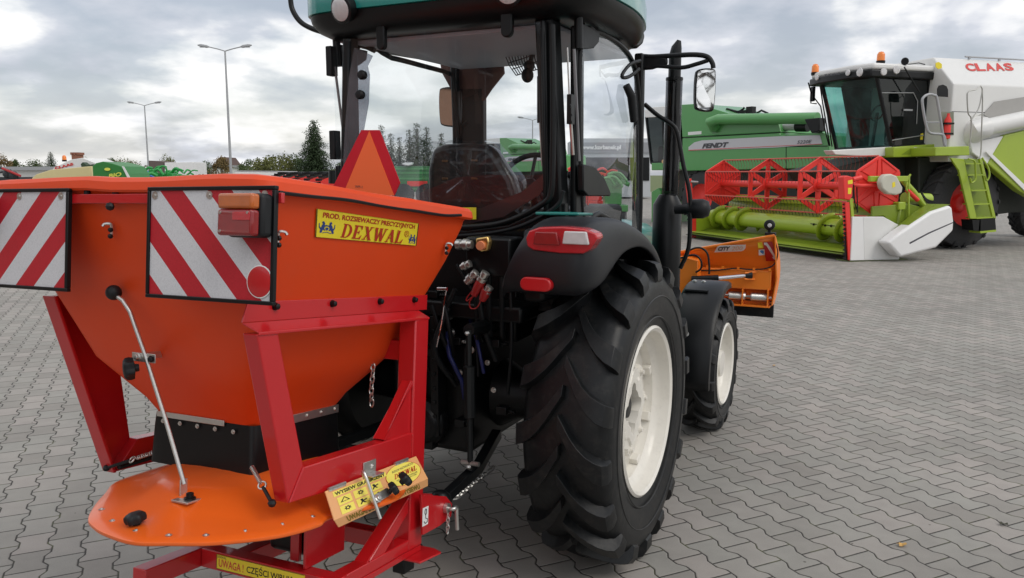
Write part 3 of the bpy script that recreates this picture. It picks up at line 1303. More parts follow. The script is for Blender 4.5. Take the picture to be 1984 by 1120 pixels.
cell(.055, .12, .60, .30)
text('lettering', 'WYSIEW GRANICZNY', dq(.07, .275), dq(.585, .275), dq(.07, .15), inkb, defl, ln * 2, bold=.03)
for i in range(3):
    for j in range(2):
        u0 = .075 + i * .155
        v0 = .36 + j * .31
        cell(u0, v0, u0 + .13, v0 + .27)
        q = B()
        c = (u0 + .065, v0 + .12)
        if (i + j) % 3 == 0:
            tri = [(c[0], c[1] - .09), (c[0] + .045, c[1] + .07), (c[0] - .045, c[1] + .07)]
            t2 = [(c[0], c[1] - .055), (c[0] + .030, c[1] + .055), (c[0] - .030, c[1] + .055)]
            vs = [dq(*p) + ln * 2.2 for p in tri + t2]
            q.add(vs, [[0, 1, 4, 3], [1, 2, 5, 4], [2, 0, 3, 5]])
        elif (i + j) % 3 == 1:
            n = 14
            vs = []
            for k in range(n):
                a = 2 * PI * k / n
                rr = .9 if k % 2 else .5
                vs.append(dq(c[0] + .04 * rr * math.cos(a), c[1] + .09 * rr * math.sin(a)) + ln * 2.2)
            for k in range(n):
                a = 2 * PI * k / n
                vs.append(dq(c[0] + .012 * math.cos(a), c[1] + .03 * math.sin(a)) + ln * 2.2)
            q.add(vs, [[k, (k + 1) % n, n + (k + 1) % n, n + k] for k in range(n)])
        else:
            st = [(-.03, -.08), (-.005, -.09), (.0, -.03), (.03, -.05), (.035, -.02), (.0, .01), (.02, .08), (.005, .08), (-.012, .03), (-.03, .09), (-.04, .08), (-.02, -.01)]
            q.add([dq(c[0] + a, c[1] + b_) + ln * 2.2 for a, b_ in st], [list(range(len(st)))])
        part('pictogram', q, inkb, defl, smooth=0, fixn=False)
n = 36


def oval(cu, cv, ru, rv, m, k, nm='oval_label'):
    return part(nm, B().add([dq(cu + ru * math.cos(2 * PI * i / n), cv + rv * math.sin(2 * PI * i / n)) + ln * k for i in range(n)], [list(range(n))]), m, defl, smooth=0, fixn=False)


oval(.775, .46, .205, .43, inkr, 1.0, 'oval_border')
oval(.775, .46, .198, .415, yellow2, 1.6)
word('DEXWAL', dq(.655, .54), dq(.925, .52), dq(.665, .36), inkr, defl, ln * 2.4)
text('lettering', 'PRODUCENT MASZYN ROLNICZYCH', dq(.66, .30), dq(.92, .25), dq(.665, .22), inkgrey, defl, ln * 2.4)
text('lettering', 'MASZYNY KOMUNALNE', dq(.67, .645), dq(.92, .62), dq(.672, .585), inkgrey, defl, ln * 2.4)
text('lettering', 'ROZSIEWACZE PRECYZYJNE', dq(.69, .73), dq(.90, .70), dq(.692, .67), inkgrey, defl, ln * 2.4)
text('lettering', 'UWAGA! BOCZNA STREFA WYSIEWU', bilin([dm[0], dm[1], db[1], db[0]], .10, .82), bilin([dm[0], dm[1], db[1], db[0]], .90, .82),
     bilin([dm[0], dm[1], db[1], db[0]], .10, .12), mat('olive_ink', (.22, .16, .01), .5), lip, n2_ * .0012, bold=.03)
# hinges, bracket, rod and knobs
q = B()
for u in (.10, .80):
    a = dq(u - .07, -.02) + nd * .002
    b_ = dq(u + .09, -.02) + nd * .002
    q.tube([a, b_], .005, 8)
    q.prism([dq(u - .07, -.01) + nd * .001, dq(u + .09, -.01) + nd * .001, dq(u + .09, .07) + nd * .001, dq(u - .07, .07) + nd * .001], nd * .0015)
    for k in range(3):
        p = dq(u - .04 + .05 * k, .04) + nd * .002
        q.ball(p, .0035, 6)
part('hinge', q, steel, defl, smooth=40)
bk2 = S(0, .495, [(717, 905)])[0]
q = B().box((.4905, bk2.y - .034, bk2.z - .020), (.4945, bk2.y + .034, bk2.z + .020))
q.box((.495, bk2.y - .034, bk2.z - .022), (.530, bk2.y + .03, bk2.z - .018))
bolt(q, (.4945, bk2.y + .012, bk2.z), (1, 0, 0), .006, .006)
sb = part('rod_bracket', q, steel, spr, bevel=.001)
rp = [S(0, .525, [(706, 926)])[0], S(0, .535, [(703, 914)])[0], S(0, .55, [(708, 922)])[0], S(0, .575, [(722, 962)])[0], S(0, .60, [(737, 1005)])[0]]
part('adjusting_rod', B().tube(smooth_path(rp, 4), .0055, 8), steel, sb, smooth=60)
c = dq(.60, .66) + nd * .012
q = B().prism([dq(.32, .82) + nd * .01, dq(.50, .74) + nd * .01, dq(.52, 1.02) + nd * .01, dq(.34, 1.12) + nd * .01], nd * .012)
bolt(q, dq(.37, .98) + nd * .022, nd, .009, .01)
part('clamp_block', q, steel, defl, bevel=.002)
knob(dq(.48, .93) + nd * .028, nd + V((0, .7, .1)), .021, defl)
knob(dq(.54, .88) + nd * .050 + V((0, .012, 0)), nd + V((0, .7, .35)), .024, defl)

# ---- hitch bracket with pin, strut, foot
for i, xx in enumerate((.515, .455)):
    hb = S(0, xx, [(812, 958), (860, 961), (872, 975), (870, 1000), (848, 1018), (815, 1036)]) if i == 0 else None
    if i == 0:
        hb0 = hb
    pts = [V((xx, p.y, p.z)) for p in hb0]
    part('hitch_plate', B().prism(pts, (.010, 0, 0)), red, spr, bevel=.002, smooth=0)
hp = S(0, .528, [(864, 984)])[0]
q = B()
q.lathe([(-.10, .013), (-.002, .013), (-.002, .019), (.012, .019), (.012, .012)], hp, (1, 0, 0), 18)
pin = part('hitch_pin', q, steel, spr)
e2 = hp + V((.03, 0, 0))
w1, w2 = S(0, .56, [(884, 983)])[0], S(0, .56, [(886, 1026)])[0]
part('pin_handle', B().tube(smooth_path([hp, e2, w1, w1.lerp(w2, .4), w2], 4), .0075, 8), steel, pin, smooth=60)
q = B()
ch0 = S(0, .55, [(868, 1000)])[0]
for k in range(5):
    c = ch0 + V((0, .0, -.014 * k))
    u = V((1, 0, 0)) if k % 2 else V((0, 1, 0))
    q.tube([c + u * .006 * math.cos(t) + V((0, 0, .011)) * math.sin(t) for t in [2 * PI * j / 10 for j in range(10)]], .0018, 5, closed=True)
part('safety_chain', q, steel, pin, smooth=60)
st = S(0, .5262, [(819, 985), (830, 980), (829, 1015), (818, 1021)])
lb = part('hook_label', B().prism(st, (.0006, 0, 0)), whitep, spr, smooth=0)


def hk(u, v):
    return bilin(st, u, v) + V((.0014, 0, 0))


q = B()
q.tube([hk(.5, .25) + V((0, .006 * math.cos(t), .010 * math.sin(t))) for t in [2 * PI * j / 12 for j in range(12)]], .0016, 4, closed=True)
q.tube([hk(.5, .42), hk(.5, .6), hk(.85, .68), hk(.8, .85), hk(.45, .88), hk(.25, .75)], .0014, 4)
part('pictogram', q, inkb, lb)

# base
ZB = -1.17
c0 = bp('S', 2, ZB, 390, 1062)
yb0 = c0.y
XL = c0.x
print('base corner', c0, 'foot', bp('S', 0, .489, 855, 1096), 'strut', S(0, .45, [(802, 1021), (767, 1102)]))
q = B()
q.box((XL, yb0, ZB - .062), (.489, yb0 + .055, ZB))
base_beam = part('base_beam', q, red, spr, bevel=.003)
e_ = bp('S', 2, ZB, 278, 1097)
q = B().box((XL - .056, e_.y - .02, ZB - .0625), (XL - .0005, yb0 + .055, ZB - .0005))
part('base_arm', q, red, spr, bevel=.003)
q = B().box((.434, yb0 - .35, ZB - .0625), (.4885, .349, ZB - .0405))
q.box((.4345, yb0 + .056, ZB - .0395), (.4875, .349, ZB - .001))
part('base_arm', q, red, spr, bevel=.003)
q = B().box((XL + .10, yb0 + .0555, ZB - .06), (XL + .155, .34, ZB - .002))
q.box((XL + .1555, .28, ZB - .06), (.4335, .335, ZB - .002))
part('base_rail', q, red, spr, bevel=.003)
g0 = bp('S', 1, yb0 + .07, 575, 1088)
q = B()
q.box((g0.x - .02, yb0 + .06, ZB + .0005), (g0.x + .015, yb0 + .075, -1.0))
q.box((g0.x + .065, yb0 + .02, ZB + .0005), (g0.x + .075, yb0 + .22, -1.0))
q.box((g0.x - .14, yb0 + .19, ZB + .0005), (g0.x + .064, yb0 + .205, -1.0))
part('gearbox_stand', q, red, spr, bevel=.002)
part('gearbox', B().box((g0.x - .13, yb0 + .08, ZB + .01), (g0.x + .05, yb0 + .18, -.97)), black, spr, bevel=.02, bseg=3)
# strut from post down to base
q = B()
q.prism([V((.484, .262, -1.075)), V((.484, .262, -1.02)), V((.484, .02, ZB - .0)), V((.484, .02, ZB - .04)), V((.484, .07, ZB - .04))], (-.05, 0, 0))
part('strut', q, red, spr, bevel=.003, smooth=0)
fp = bp('S', 2, -1.262, 818, 1092)
q = B()
q.prism([V((.42, .25, -1.232)), V((.545, .25, -1.232)), V((.56, .37, -1.232)), V((.52, .39, -1.232)), V((.42, .39, -1.232))], (0, 0, -.008))
q.box((.425, .262, -1.2315), (.486, .349, -1.2105))
part('foot_plate', q, red, spr, bevel=.002)
q = B().box((.42, .27, -1.30), (.47, .34, -1.2405))
part('foot_stub', q, black, spr, bevel=.005)
# warning label on the beam
w0 = bp('S', 1, yb0 - .0015, 420, 1073)
sx0 = w0.x
part_ = part('warning_label', B().box((sx0, yb0 - .0016, ZB - .054), (sx0 + .36, yb0 - .0006, ZB - .006)), yellow, spr, smooth=0)
yl = V((0, -.0022, 0)) + V((0, yb0, 0))
q = B()
z1, z0 = ZB - .006, ZB - .054
for a, b_, c, d in ((sx0, z1 - .0015, sx0 + .36, z1), (sx0, z0, sx0 + .36, z0 + .0015), (sx0, z0 + .0016, sx0 + .0015, z1 - .0016)):
    q.add([V((a, yl.y, b_)), V((c, yl.y, b_)), V((c, yl.y, d)), V((a, yl.y, d))], [[0, 1, 2, 3]])
part('label_border', q, inkb, part_, smooth=0, fixn=False)
text('lettering', 'DEXWAL', V((sx0 + .004, yl.y, z1 - .011)), V((sx0 + .042, yl.y, z1 - .011)), V((sx0 + .004, yl.y, z1 - .004)), inkgrey, part_, (0, 0, 0))
text('lettering', 'UWAGA !', V((sx0 + .010, yl.y, z0 + .008)), V((sx0 + .115, yl.y, z0 + .008)), V((sx0 + .010, yl.y, z1 - .014)), inkredw, part_, (0, 0, 0), bold=.015)
text('lettering', 'CZĘŚCI WIRUJĄCE', V((sx0 + .128, yl.y, z0 + .005)), V((sx0 + .350, yl.y, z0 + .005)), V((sx0 + .128, yl.y, z1 - .008)), inkb, part_, (0, 0, 0), bold=.015)

# hanging chain on the front side
q = B()
cc = S(1, .24, [(722, 700)])[0]
for k in range(8):
    c = cc + V((.002 * math.sin(k), 0, -.021 * k))
    u = V((1, 0, 0)) if k % 2 else V((0, 1, 0))
    q.tube([c + u * .008 * math.cos(t) + V((0, 0, .015)) * math.sin(t) for t in [2 * PI * j / 10 for j in range(10)]], .0026, 5, closed=True)
part('retaining_chain', q, steel, spr, smooth=60)

# weld beads on the frame joints


def weld(a, b_, parent=spr):
    a, b_ = V(a), V(b_)
    n = max(6, int((b_ - a).length / .006))
    pts = [a.lerp(b_, i / n) for i in range(n + 1)]
    part('weld_bead', B().tube(pts, [.0030 + .0012 * (i % 2) for i in range(n + 1)], 6), red, parent, smooth=50)


weld(bm_[0] + V((.002, 0, 0)), bm_[3] + V((.002, .004, .004)))
weld(V((.4915, .262, bm_[1].z - .004)), V((.4915, .262, bm_[2].z + .002)))
weld(V((.482, .104, -.787)), V((.482, .258, -.612)), post)
weld(nl[0] + V((.001, .003, -.001)), nl[1] + V((.001, -.003, -.001)))
weld(V((.4855, .258, -1.022)), V((.4855, .03, ZB)))
# ================================================================ TRACTOR
tr = thing('tractor', 'black and teal cab tractor with cream wheel rims, seen from behind on the pavers', 'tractor', 'T')


def T(ax, val, pts):
    return bps('T', ax, val, pts)


def wheel(name, cx, cy, Rr, hw, rim, out, nl, tw, hub_in, lug_h, parent):
    """out=+1: outer face looks to +x"""
    w = bpy.data.objects.new(name, None)
    COL.objects.link(w)
    w.parent = parent
    w.location = (cx, cy, Rr)
    rc = Rr - lug_h
    rb = rim + .004
    # tyre carcass
    prof = [(-hw * .78, rb - .02), (-hw * .84, rb + .01), (-hw * .97, lerp(rb, rc, .35)), (-hw, lerp(rb, rc, .58)), (-hw * .97, lerp(rb, rc, .80)),
            (-hw * .88, rc - .022), (-hw * .74, rc - .006), (-hw * .4, rc), (0, rc + .002)]
    prof = prof + [(-a, b_) for a, b_ in prof[:-1][::-1]]
    q = B().lathe(prof, (0, 0, 0), (1, 0, 0), 96, cap=False)
    q2 = B().lathe([(p[0] * 1.0, p[1]) for p in prof], (0, 0, 0), (1, 0, 0), 96, cap=False)
    # raised rings on the side wall
    for rr in (.18, .55):
        r0 = lerp(rb, rc, rr)
        q2.lathe([(out * hw * (.94 if rr < .3 else 1.0), r0 - .004), (out * (hw * (.94 if rr < .3 else 1.0) + .003), r0), (out * hw * (.94 if rr < .3 else 1.0), r0 + .004)], (0, 0, 0), (1, 0, 0), 96, cap=False)
    ty = part('tyre', q2, rubber, w, smooth=40)
    # chevron lugs
    for side in (-1, 1):
        for i in range(nl):
            a0 = 2 * PI * (i + (.5 if side > 0 else 0)) / nl
            q = B()
            rows = []
            sp_ = 2 * PI / nl
            path = [(-.02, 0, 0), (.10, .20, 0), (.25, .46, 0), (.42, .70, 0), (.60, .88, 0), (.78, 1.0, -.003), (.93, 1.06, -.012), (1.01, 1.09, -.040), (1.015, 1.10, -.080)]
            for j, (fx, fa, dr) in enumerate(path):
                x = side * fx * hw
                a = a0 + fa * sp_ * .78
                ww = tw * lerp(.85, 1.55, min(1, j / 5.)) / Rr * .5
                top = Rr + dr
                bot = Rr + dr - lug_h - .022
                if j == len(path) - 1:
                    top = Rr + dr - .004
                    bot = top - .02
                ww2 = ww * 1.22
                ring = []
                xi = x - side * .02 if j >= 6 else x
                for aa, rr2, xx in ((a - ww2, bot, xi), (a - ww, top, x), (a + ww, top, x), (a + ww2, bot, xi)):
                    ring.append(V((xx, -rr2 * math.cos(aa), -rr2 * math.sin(aa))))
                rows.append(ring)
            n = len(rows)
            vs = [p for r_ in rows for p in r_]
            fs = []
            for j in range(n - 1):
                for k in range(3):
                    fs.append([j * 4 + k, j * 4 + k + 1, (j + 1) * 4 + k + 1, (j + 1) * 4 + k])
            fs.append([0, 1, 2, 3])
            fs.append([(n - 1) * 4 + k for k in range(4)][::-1])
            q.add(vs, fs)
            o = part('tread_lug', q, rubber, ty, smooth=30, bevel=.004)
    # rim
    o_ = out
    e0 = hw * .80
    prof = [(o_ * (e0 - .004), rim + .006), (o_ * (e0 + .012), rim + .008), (o_ * (e0 + .018), rim), (o_ * (e0 + .010), rim - .012), (o_ * (e0 - .03), rim - .020),
            (o_ * (e0 - .045), rim - .026), (o_ * (e0 - .065), rim - .050), (o_ * (e0 - .10), rim - .055), (o_ * (e0 - hub_in), rim - .060),
            (-o_ * (e0 - .06), rim - .055), (-o_ * (e0 - .03), rim - .02), (-o_ * (e0 + .01), rim - .01), (-o_ * (e0 + .01), rim + .006)]
    rm = part('rim', B().lathe(prof, (0, 0, 0), (1, 0, 0), 80, cap=False), cream, w, smooth=38, solid=.006)
    return w, ty, rm, e0


def rear_wheel(sg):
    part('brake_drum', B().lathe([(.50, .10), (.50, .30), (.60, .335), (.66, .335), (.66, .10)], (0, 0, .672), (sg, 0, 0), 40), black, tr)
    w, ty, rm, e0 = wheel('wheel', sg * .767, 0, .672, .190, .372, sg, 18, .054, .11, .042, tr)
    xo = sg * (e0 - .092)
    # dished disc
    q = B()
    q.lathe([(xo - sg * .03, .325), (xo - sg * .012, .300), (xo - sg * .010, .17), (xo - sg * .05, .16)], (0, 0, 0), (1, 0, 0), 64, cap=False)
    d = part('wheel_disc', q, cream, w, smooth=40, solid=.01)
    # cast centre with eight lobes and a long slot
    n = 128
    ringo, ringi = [], []
    for k in range(n):
        t = 2 * PI * k / n
        lob = max(0, math.cos(8 * t)) ** .6
        r_ = .190 + .038 * lob
        ringo.append((r_ * math.cos(t), r_ * math.sin(t)))
        cr = .085 + .035 * max(0, math.cos(4 * t)) ** .8
        ringi.append((cr * math.cos(t), cr * math.sin(t)))
    rows = []
    for dx, k_ in ((-.012, 1.03), (.016, 1.0), (.024, .965)):
        rows.append([V((xo + sg * dx, a * k_, b_ * k_)) for a, b_ in ringo])
    rows.append([V((xo + sg * .024, lerp(a, c, .45), lerp(b_, e_, .45))) for (a, b_), (c, e_) in zip(ringo, ringi)])
    rows.append([V((xo + sg * .034, lerp(a, c, .55), lerp(b_, e_, .55))) for (a, b_), (c, e_) in zip(ringo, ringi)])
    rows.append([V((xo + sg * .034, a, b_)) for a, b_ in ringi])
    rows.append([V((xo - sg * .03, a * .95, b_ * .95)) for a, b_ in ringi])
    hub = part('hub_casting', B().grid(rows, True), cream, w, smooth=35)
    for k in range(8):
        t = 2 * PI * (k) / 8
        part('wheel_bolt', bolt(B(), (xo + sg * .024, .196 * math.cos(t), .196 * math.sin(t)), (sg, 0, 0), .012, .014), cream, hub)
    q = B()
    q.lathe([(xo - sg * .03, .13), (xo - sg * .03, .05), (xo + sg * .01, .045), (xo + sg * .012, .001)], (0, 0, 0), (1, 0, 0), 32, cap=False)
    part('axle_end', q, black, hub, smooth=40)
    for k in range(8):
        t = 2 * PI * (k + .5) / 8
        q = B()
        c, s = math.cos(t), math.sin(t)
        M = Matrix(((1, 0, 0, 0), (0, c, -s, 0), (0, s, c, 0), (0, 0, 0, 1)))
        q.box((min(xo - sg * .02, xo + sg * .03), .285, -.022), (max(xo - sg * .02, xo + sg * .03), .316, .022), M)
        part('rim_lug', q, cream, rm, bevel=.004)


rear_wheel(1)
rear_wheel(-1)


def front_wheel(sg):
    w, ty, rm, e0 = wheel('front_wheel', sg * .765, 1.988, .449, .130, .268, sg, 15, .040, .09, .032, tr)
    xo = sg * (e0 - .075)
    q = B()
    q.lathe([(xo - sg * .02, .225), (xo, .20), (xo + sg * .004, .13), (xo + sg * .02, .115), (xo + sg * .022, .10), (xo + sg * .07, .085), (xo + sg * .075, .001)], (0, 0, 0), (1, 0, 0), 48, cap=False)
    hub = part('wheel_disc', q, cream, w, smooth=40)
    for k in range(6):
        t = 2 * PI * k / 6
        part('wheel_bolt', bolt(B(), (xo + sg * .005, .155 * math.cos(t), .155 * math.sin(t)), (sg, 0, 0), .01, .016), steel, hub)


front_wheel(1)
front_wheel(-1)

# ---- chassis -------------------------------------------------------
part('rear_axle', B().lathe([(-.56, .10), (-.30, .115), (-.2, .17), (.2, .17), (.30, .115), (.56, .10)], (0, 0, .67), (1, 0, 0), 24), black, tr)
q = B()
q.box((-.21, -.34, .46), (.21, .55, .98))
q.box((-.17, .5501, .50), (.17, 1.50, .86))
q.box((-.13, 1.5001, .55), (.13, 2.55, .80))
part('gearbox_casing', q, black, tr, bevel=.03, bseg=3)
q = B()
q.box((-.42, -.30, .99), (.42, .25, 1.12))
q.box((-.50, -.42, 1.10), (.50, -.24, 1.17))
q.lathe([(0, .10), (.05, .11), (.10, .07)], (0, -.34, .60), (0, -1, 0), 20)
part('lift_housing', q, black, tr, bevel=.012)
q = B().box((-.11, 1.84, .40), (.11, 2.12, .55))
q.lathe([(-.62, .07), (-.2, .065), (.2, .065), (.62, .07)], (0, 1.988, .449), (1, 0, 0), 16)
part('front_axle', q, black, tr, bevel=.02)
# engine hood
rows = []
for y, hw, z1, z0 in ((1.04, .33, 1.46, .86), (1.10, .34, 1.47, .86), (1.9, .32, 1.42, .84), (2.45, .28, 1.36, .82), (2.72, .24, 1.28, .80), (2.80, .18, 1.18, .82)):
    r_ = []
    for k in range(13):
        t = PI * k / 12
        x = -hw * math.copysign(abs(math.cos(t)) ** .35, math.cos(t))
        z = lerp(z0, z1, min(1, math.sin(t) ** .45 * 1.0)) if 0 < k < 12 else z0
        r_.append(V((x, y, z)))
    rows.append(r_)
q = B().grid(rows)
q.f.append([k for k in range(13)])
q.f.append([5 * 13 + k for k in range(13)][::-1])
part('hood', q, teal, tr, smooth=40)
part('front_weight_frame', B().box((-.3, 2.45, .45), (.3, 2.95, .72)), black, tr, bevel=.02)
for sg in (1, -1):
    q = B().box((sg * .50 - .12, .62, .36), (sg * .50 + .12, 1.30, .82))
    part('fuel_tank', q, blackm, tr, bevel=.05, bseg=4)
    q = B()
    q.box((sg * .68 - .10, .80, .40), (sg * .68 + .10, 1.06, .425))
    q.box((sg * .68 - .10, .80, .66), (sg * .68 + .10, 1.06, .685))
    q.box((sg * .68 - .105, .80, .40), (sg * .68 - .10, 1.06, .98))
    part('step', q, black, tr, bevel=.004)

# ---- rear fenders
OUTER = [(-.590, 1.262), (-.640, 1.300), (-.652, 1.36), (-.650, 1.43), (-.625, 1.495), (-.565, 1.538), (-.47, 1.552), (-.33, 1.548), (-.18, 1.528), (-.02, 1.49), (.12, 1.445), (.25, 1.385), (.35, 1.31), (.42, 1.21), (.455, 1.08), (.47, .93)]
INNER = [(-.575, 1.262), (-.56, 1.275), (-.52, 1.29), (-.46, 1.315), (-.40, 1.345), (-.33, 1.375), (-.26, 1.398), (-.18, 1.41), (-.08, 1.414), (.02, 1.405), (.12, 1.38), (.22, 1.335), (.31, 1.265), (.38, 1.175), (.42, 1.06), (.44, .92)]


def fender(sg):
    rows = []
    for ki, (o, i_) in enumerate(zip(OUTER, INNER)):
        xin = .50 + .11 * max(0, min(1, (o[1] - 1.27) / .25)) ** 1.3
        xm = (.80, .845, .872)[ki] if ki < 3 else .884
        O, I = V((0, o[0], o[1])), V((0, i_[0], i_[1]))
        r_ = []
        for x, t in ((.47, .0), (.50, .0), (.60, 0), (.70, 0), (.79, .0), (.835, .02), (.862, .12), (.878, .32), (.884, .6), (.882, .9), (.876, 1.0), (.862, 1.02)):
            p = O.lerp(I, t)
            x = xin + (x - .50) / .384 * (xm - xin) if x >= .5 else x
            p.x = sg * x
            if x < .5:
                p = V((sg * (xin - .02), lerp(o[0], 0, .10), lerp(o[1], .7, .10)))
            r_.append(p)
        rows.append(r_)
    f = part('rear_fender', B().grid(rows), fendm, tr, smooth=60, solid=.006, subsurf=1)
    # lamp
    yl = -.660
    pts = [(1020, 462), (1026, 448), (1046, 441), (1088, 440), (1130, 444), (1152, 453), (1155, 462), (1142, 482), (1128, 491), (1085, 490), (1034, 484), (1023, 477)]
    P = [V((sg * p.x, p.y, p.z)) for p in T(1, yl, pts)]
    c = sum(P, V((0, 0, 0))) / len(P)
    hous = part('lamp_housing', B().prism([c + (p - c) * 1.03 + V((0, .07, 0)) for p in P], (0, -.070, 0)), redlens, f, bevel=.006, bseg=3)
    def sub(k0, k1, v0, v1, y, dep):
        x0, x1 = min(p.x for p in P), max(p.x for p in P)
        z0, z1 = min(p.z for p in P), max(p.z for p in P)
        if sg < 0:
            k0, k1 = 1 - k1, 1 - k0
        return [V((lerp(x0, x1, a), y, lerp(z0, z1, b_))) for a, b_ in ((k0 + .02, v0), (k1, v0), (k1 - .04, v1), (k0 + .05, v1))]
    part('red_lens', B().prism(sub(.10, .50, .30, .80, yl - .001, 0), (0, -.014, 0)), darkredlens, hous, bevel=.004)
    part('reversing_lens', B().prism(sub(.52, .92, .36, .86, yl - .001, 0), (0, -.015, 0)), clearlens, hous, bevel=.005, bseg=3)
    # reflector
    a, b_ = T(1, -.652, [(1022, 550), (1058, 551)])
    z = (a.z + b_.z) / 2
    x0, x1 = a.x, b_.x
    n = 10
    st = []
    rr = .026
    for k in range(n + 1):
        t = PI / 2 + PI * k / n
        st.append(V((sg * (x0 + rr * math.cos(t)), -.628, z + rr * math.sin(t))))
    for k in range(n + 1):
        t = -PI / 2 + PI * k / n
        st.append(V((sg * (x1 + rr * math.cos(t)), -.628, z + rr * math.sin(t))))
    part('reflector', B().prism(st, (0, -.040, 0)), reflector, f, bevel=.006, bseg=3)
    # teal flash between fender and cab
    q = B().prism([V((sg * .56, -.42, 1.556)), V((sg * .74, -.40, 1.556)), V((sg * .72, -.18, 1.545)), V((sg * .56, -.16, 1.548))], (0, 0, .012))
    part('teal_trim', q, teal, f, bevel=.004)
    q = B().box((sg * .565 - .05, -.45, 1.2), (sg * .565 + .05, .40, 1.50))
    part('inner_panel', q, black, f, bevel=.02)
    return f


fender(1)
fender(-1)


# ---- front mudguards
def mudguard(sg):
    rows = []
    for k in range(17):
        a = R(82 + 104 * k / 16)
        rr = .545
        rows.append([V((sg * x, 1.988 + (rr + dr) * math.cos(a), .449 + (rr + dr) * math.sin(a))) for x, dr in
                     ((.625, -.030), (.628, 0), (.645, .012), (.76, .014), (.87, .012), (.888, 0), (.890, -.030))])
    f = part('front_mudguard', B().grid(rows), black, tr, smooth=50, solid=.004)
    q = B()
    for a, x in ((95, .67), (95, .73), (150, .67), (150, .73)):
        a = R(a)
        n = V((0, math.cos(a), math.sin(a)))
        bolt(q, V((sg * x, 1.988, .449)) + n * .559, n, .011, .008)
    part('guard_bolt', q, steel, f)
    q = B().tube([(sg * .50, 1.85, .50), (sg * .52, 1.75, .80), (sg * .66, 1.76, .965), (sg * .80, 1.76, .965)], .014, 8)
    part('guard_stay', q, black, f)


mudguard(1)
mudguard(-1)

# ---- cab ------------------------------------------------------------
YR = -.22
cab = part('cab_floor', B().box((-.57, -.20, 1.12), (.57, .98, 1.20)), cabin, tr, bevel=.01)
# rear lower wall, with the sloping sill of the window
wl_ = T(1, YR, [(690, 420), (760, 432), (900, 440), (985, 428), (1062, 392), (1080, 385), (1096, 385)])
lo_ = [V((.60, YR, 1.15)), V((-.60, YR, 1.15)), V((-.60, YR, wl_[0].z + .04))]
part('rear_wall', B().prism([V((p.x, p.y, p.z - .02)) for p in wl_] + lo_, (0, .03, 0)), black, tr, bevel=.004)


def post(pts_a, pts_b, w, d, nm='pillar', m=black, bev=.01):
    a, b_ = V(pts_a), V(pts_b)
    q = B()
    vs = []
    for p in (a, b_):
        for sx, sy in ((-1, -1), (1, -1), (1, 1), (-1, 1)):
            vs.append(p + V((sx * w / 2, sy * d / 2, 0)))
    q.add(vs, [[3, 2, 1, 0], [4, 5, 6, 7], [0, 1, 5, 4], [1, 2, 6, 5], [2, 3, 7, 6], [3, 0, 4, 7]])
    return part(nm, q, m, tr, bevel=bev)


lp_t, lp_b = bp('T', 1, YR, 672, 95), bp('T', 1, YR, 656, 345)
post((lp_b.x, YR + .03, 1.15), (lp_t.x, YR + .03, 2.36), .045, .07)
post((-lp_b.x - .005, YR + .04, 1.15), (-lp_t.x - .005, YR + .04, 2.36), .085, .09)
# doubled frame right of the rear window
post((.535, YR - .025, 1.50), (.515, YR - .025, 2.35), .022, .03, 'window_frame')
# door side post
post((.61, -.08, 1.20), (.60, -.08, 2.34), .03, .10)
post((-.61, -.08, 1.20), (-.60, -.08, 2.34), .03, .10)
# front posts
post((.56, .97, 1.15), (.575, .90, 2.36), .05, .05)
fl_ = T(1, .95, [(884, 282), (936, 282), (936, 196), (952, 172), (976, 142), (972, 102), (936, 64), (890, 52), (866, 78), (850, 112), (856, 142), (886, 196)])
part('front_post_trim', B().prism(fl_[2:], (0, .02, 0)), deepbrown, tr, bevel=.004)
pz = fl_[0]
q = B().prism([V((fl_[0].x, .95, 1.20)), V((fl_[1].x, .95, 1.20)), V((fl_[2].x, .95, fl_[2].z + .08)), V((fl_[-1].x, .95, fl_[-1].z + .08))], (0, .05, 0))
part('pillar', q, black, tr, bevel=.008)
post((-.575, .97, 1.15), (-.585, .92, 2.36), .04, .05)
# windscreen
q = B().add([V((-.46, .985, 1.46)), V((.55, .985, 1.46)), V((.55, .93, 2.34)), V((-.46, .93, 2.34))], [[0, 1, 2, 3]])
part('windscreen', q, gclear, tr, smooth=0)

# rear window glass (one bulged sheet)
rows = []
nx, nz = 12, 10
for j in range(nz + 1):
    z = lerp(1.46, 2.34, j / nz)
    rows.append([V((lerp(-.57, .52, i / nx), YR - .028 - .035 * math.sin(PI * i / nx), z)) for i in range(nx + 1)])
rw = part('rear_window', B().grid(rows), gclear, tr, smooth=80)
# rubber frame of the window: bottom with the rising right corner
fr2 = T(1, YR - .05, [(700, 415), (800, 436), (900, 440), (980, 430), (1050, 396), (1068, 370), (1071, 300), (1072, 180), (1070, 48)])
part('window_frame', B().tube(smooth_path(fr2, 5), .0135, 8), black, rw, smooth=60)
fr3 = T(1, YR - .05, [(680, 412), (800, 452), (900, 456), (1000, 441), (1075, 402), (1092, 370)])
part('window_seal', B().tube(smooth_path(fr3, 5), .009, 8), blackm, rw, smooth=60)
bnd = T(1, YR - .02, [(700, 412), (800, 430), (900, 434), (975, 420), (1045, 378), (1062, 350), (1062, 330), (1010, 372), (930, 404), (800, 404), (700, 396)])
part('tinted_sill', B().prism(bnd, (0, .006, 0)), mat('tinted_sill', (.035, .02, .02), .3, coat=.4), rw, smooth=0)
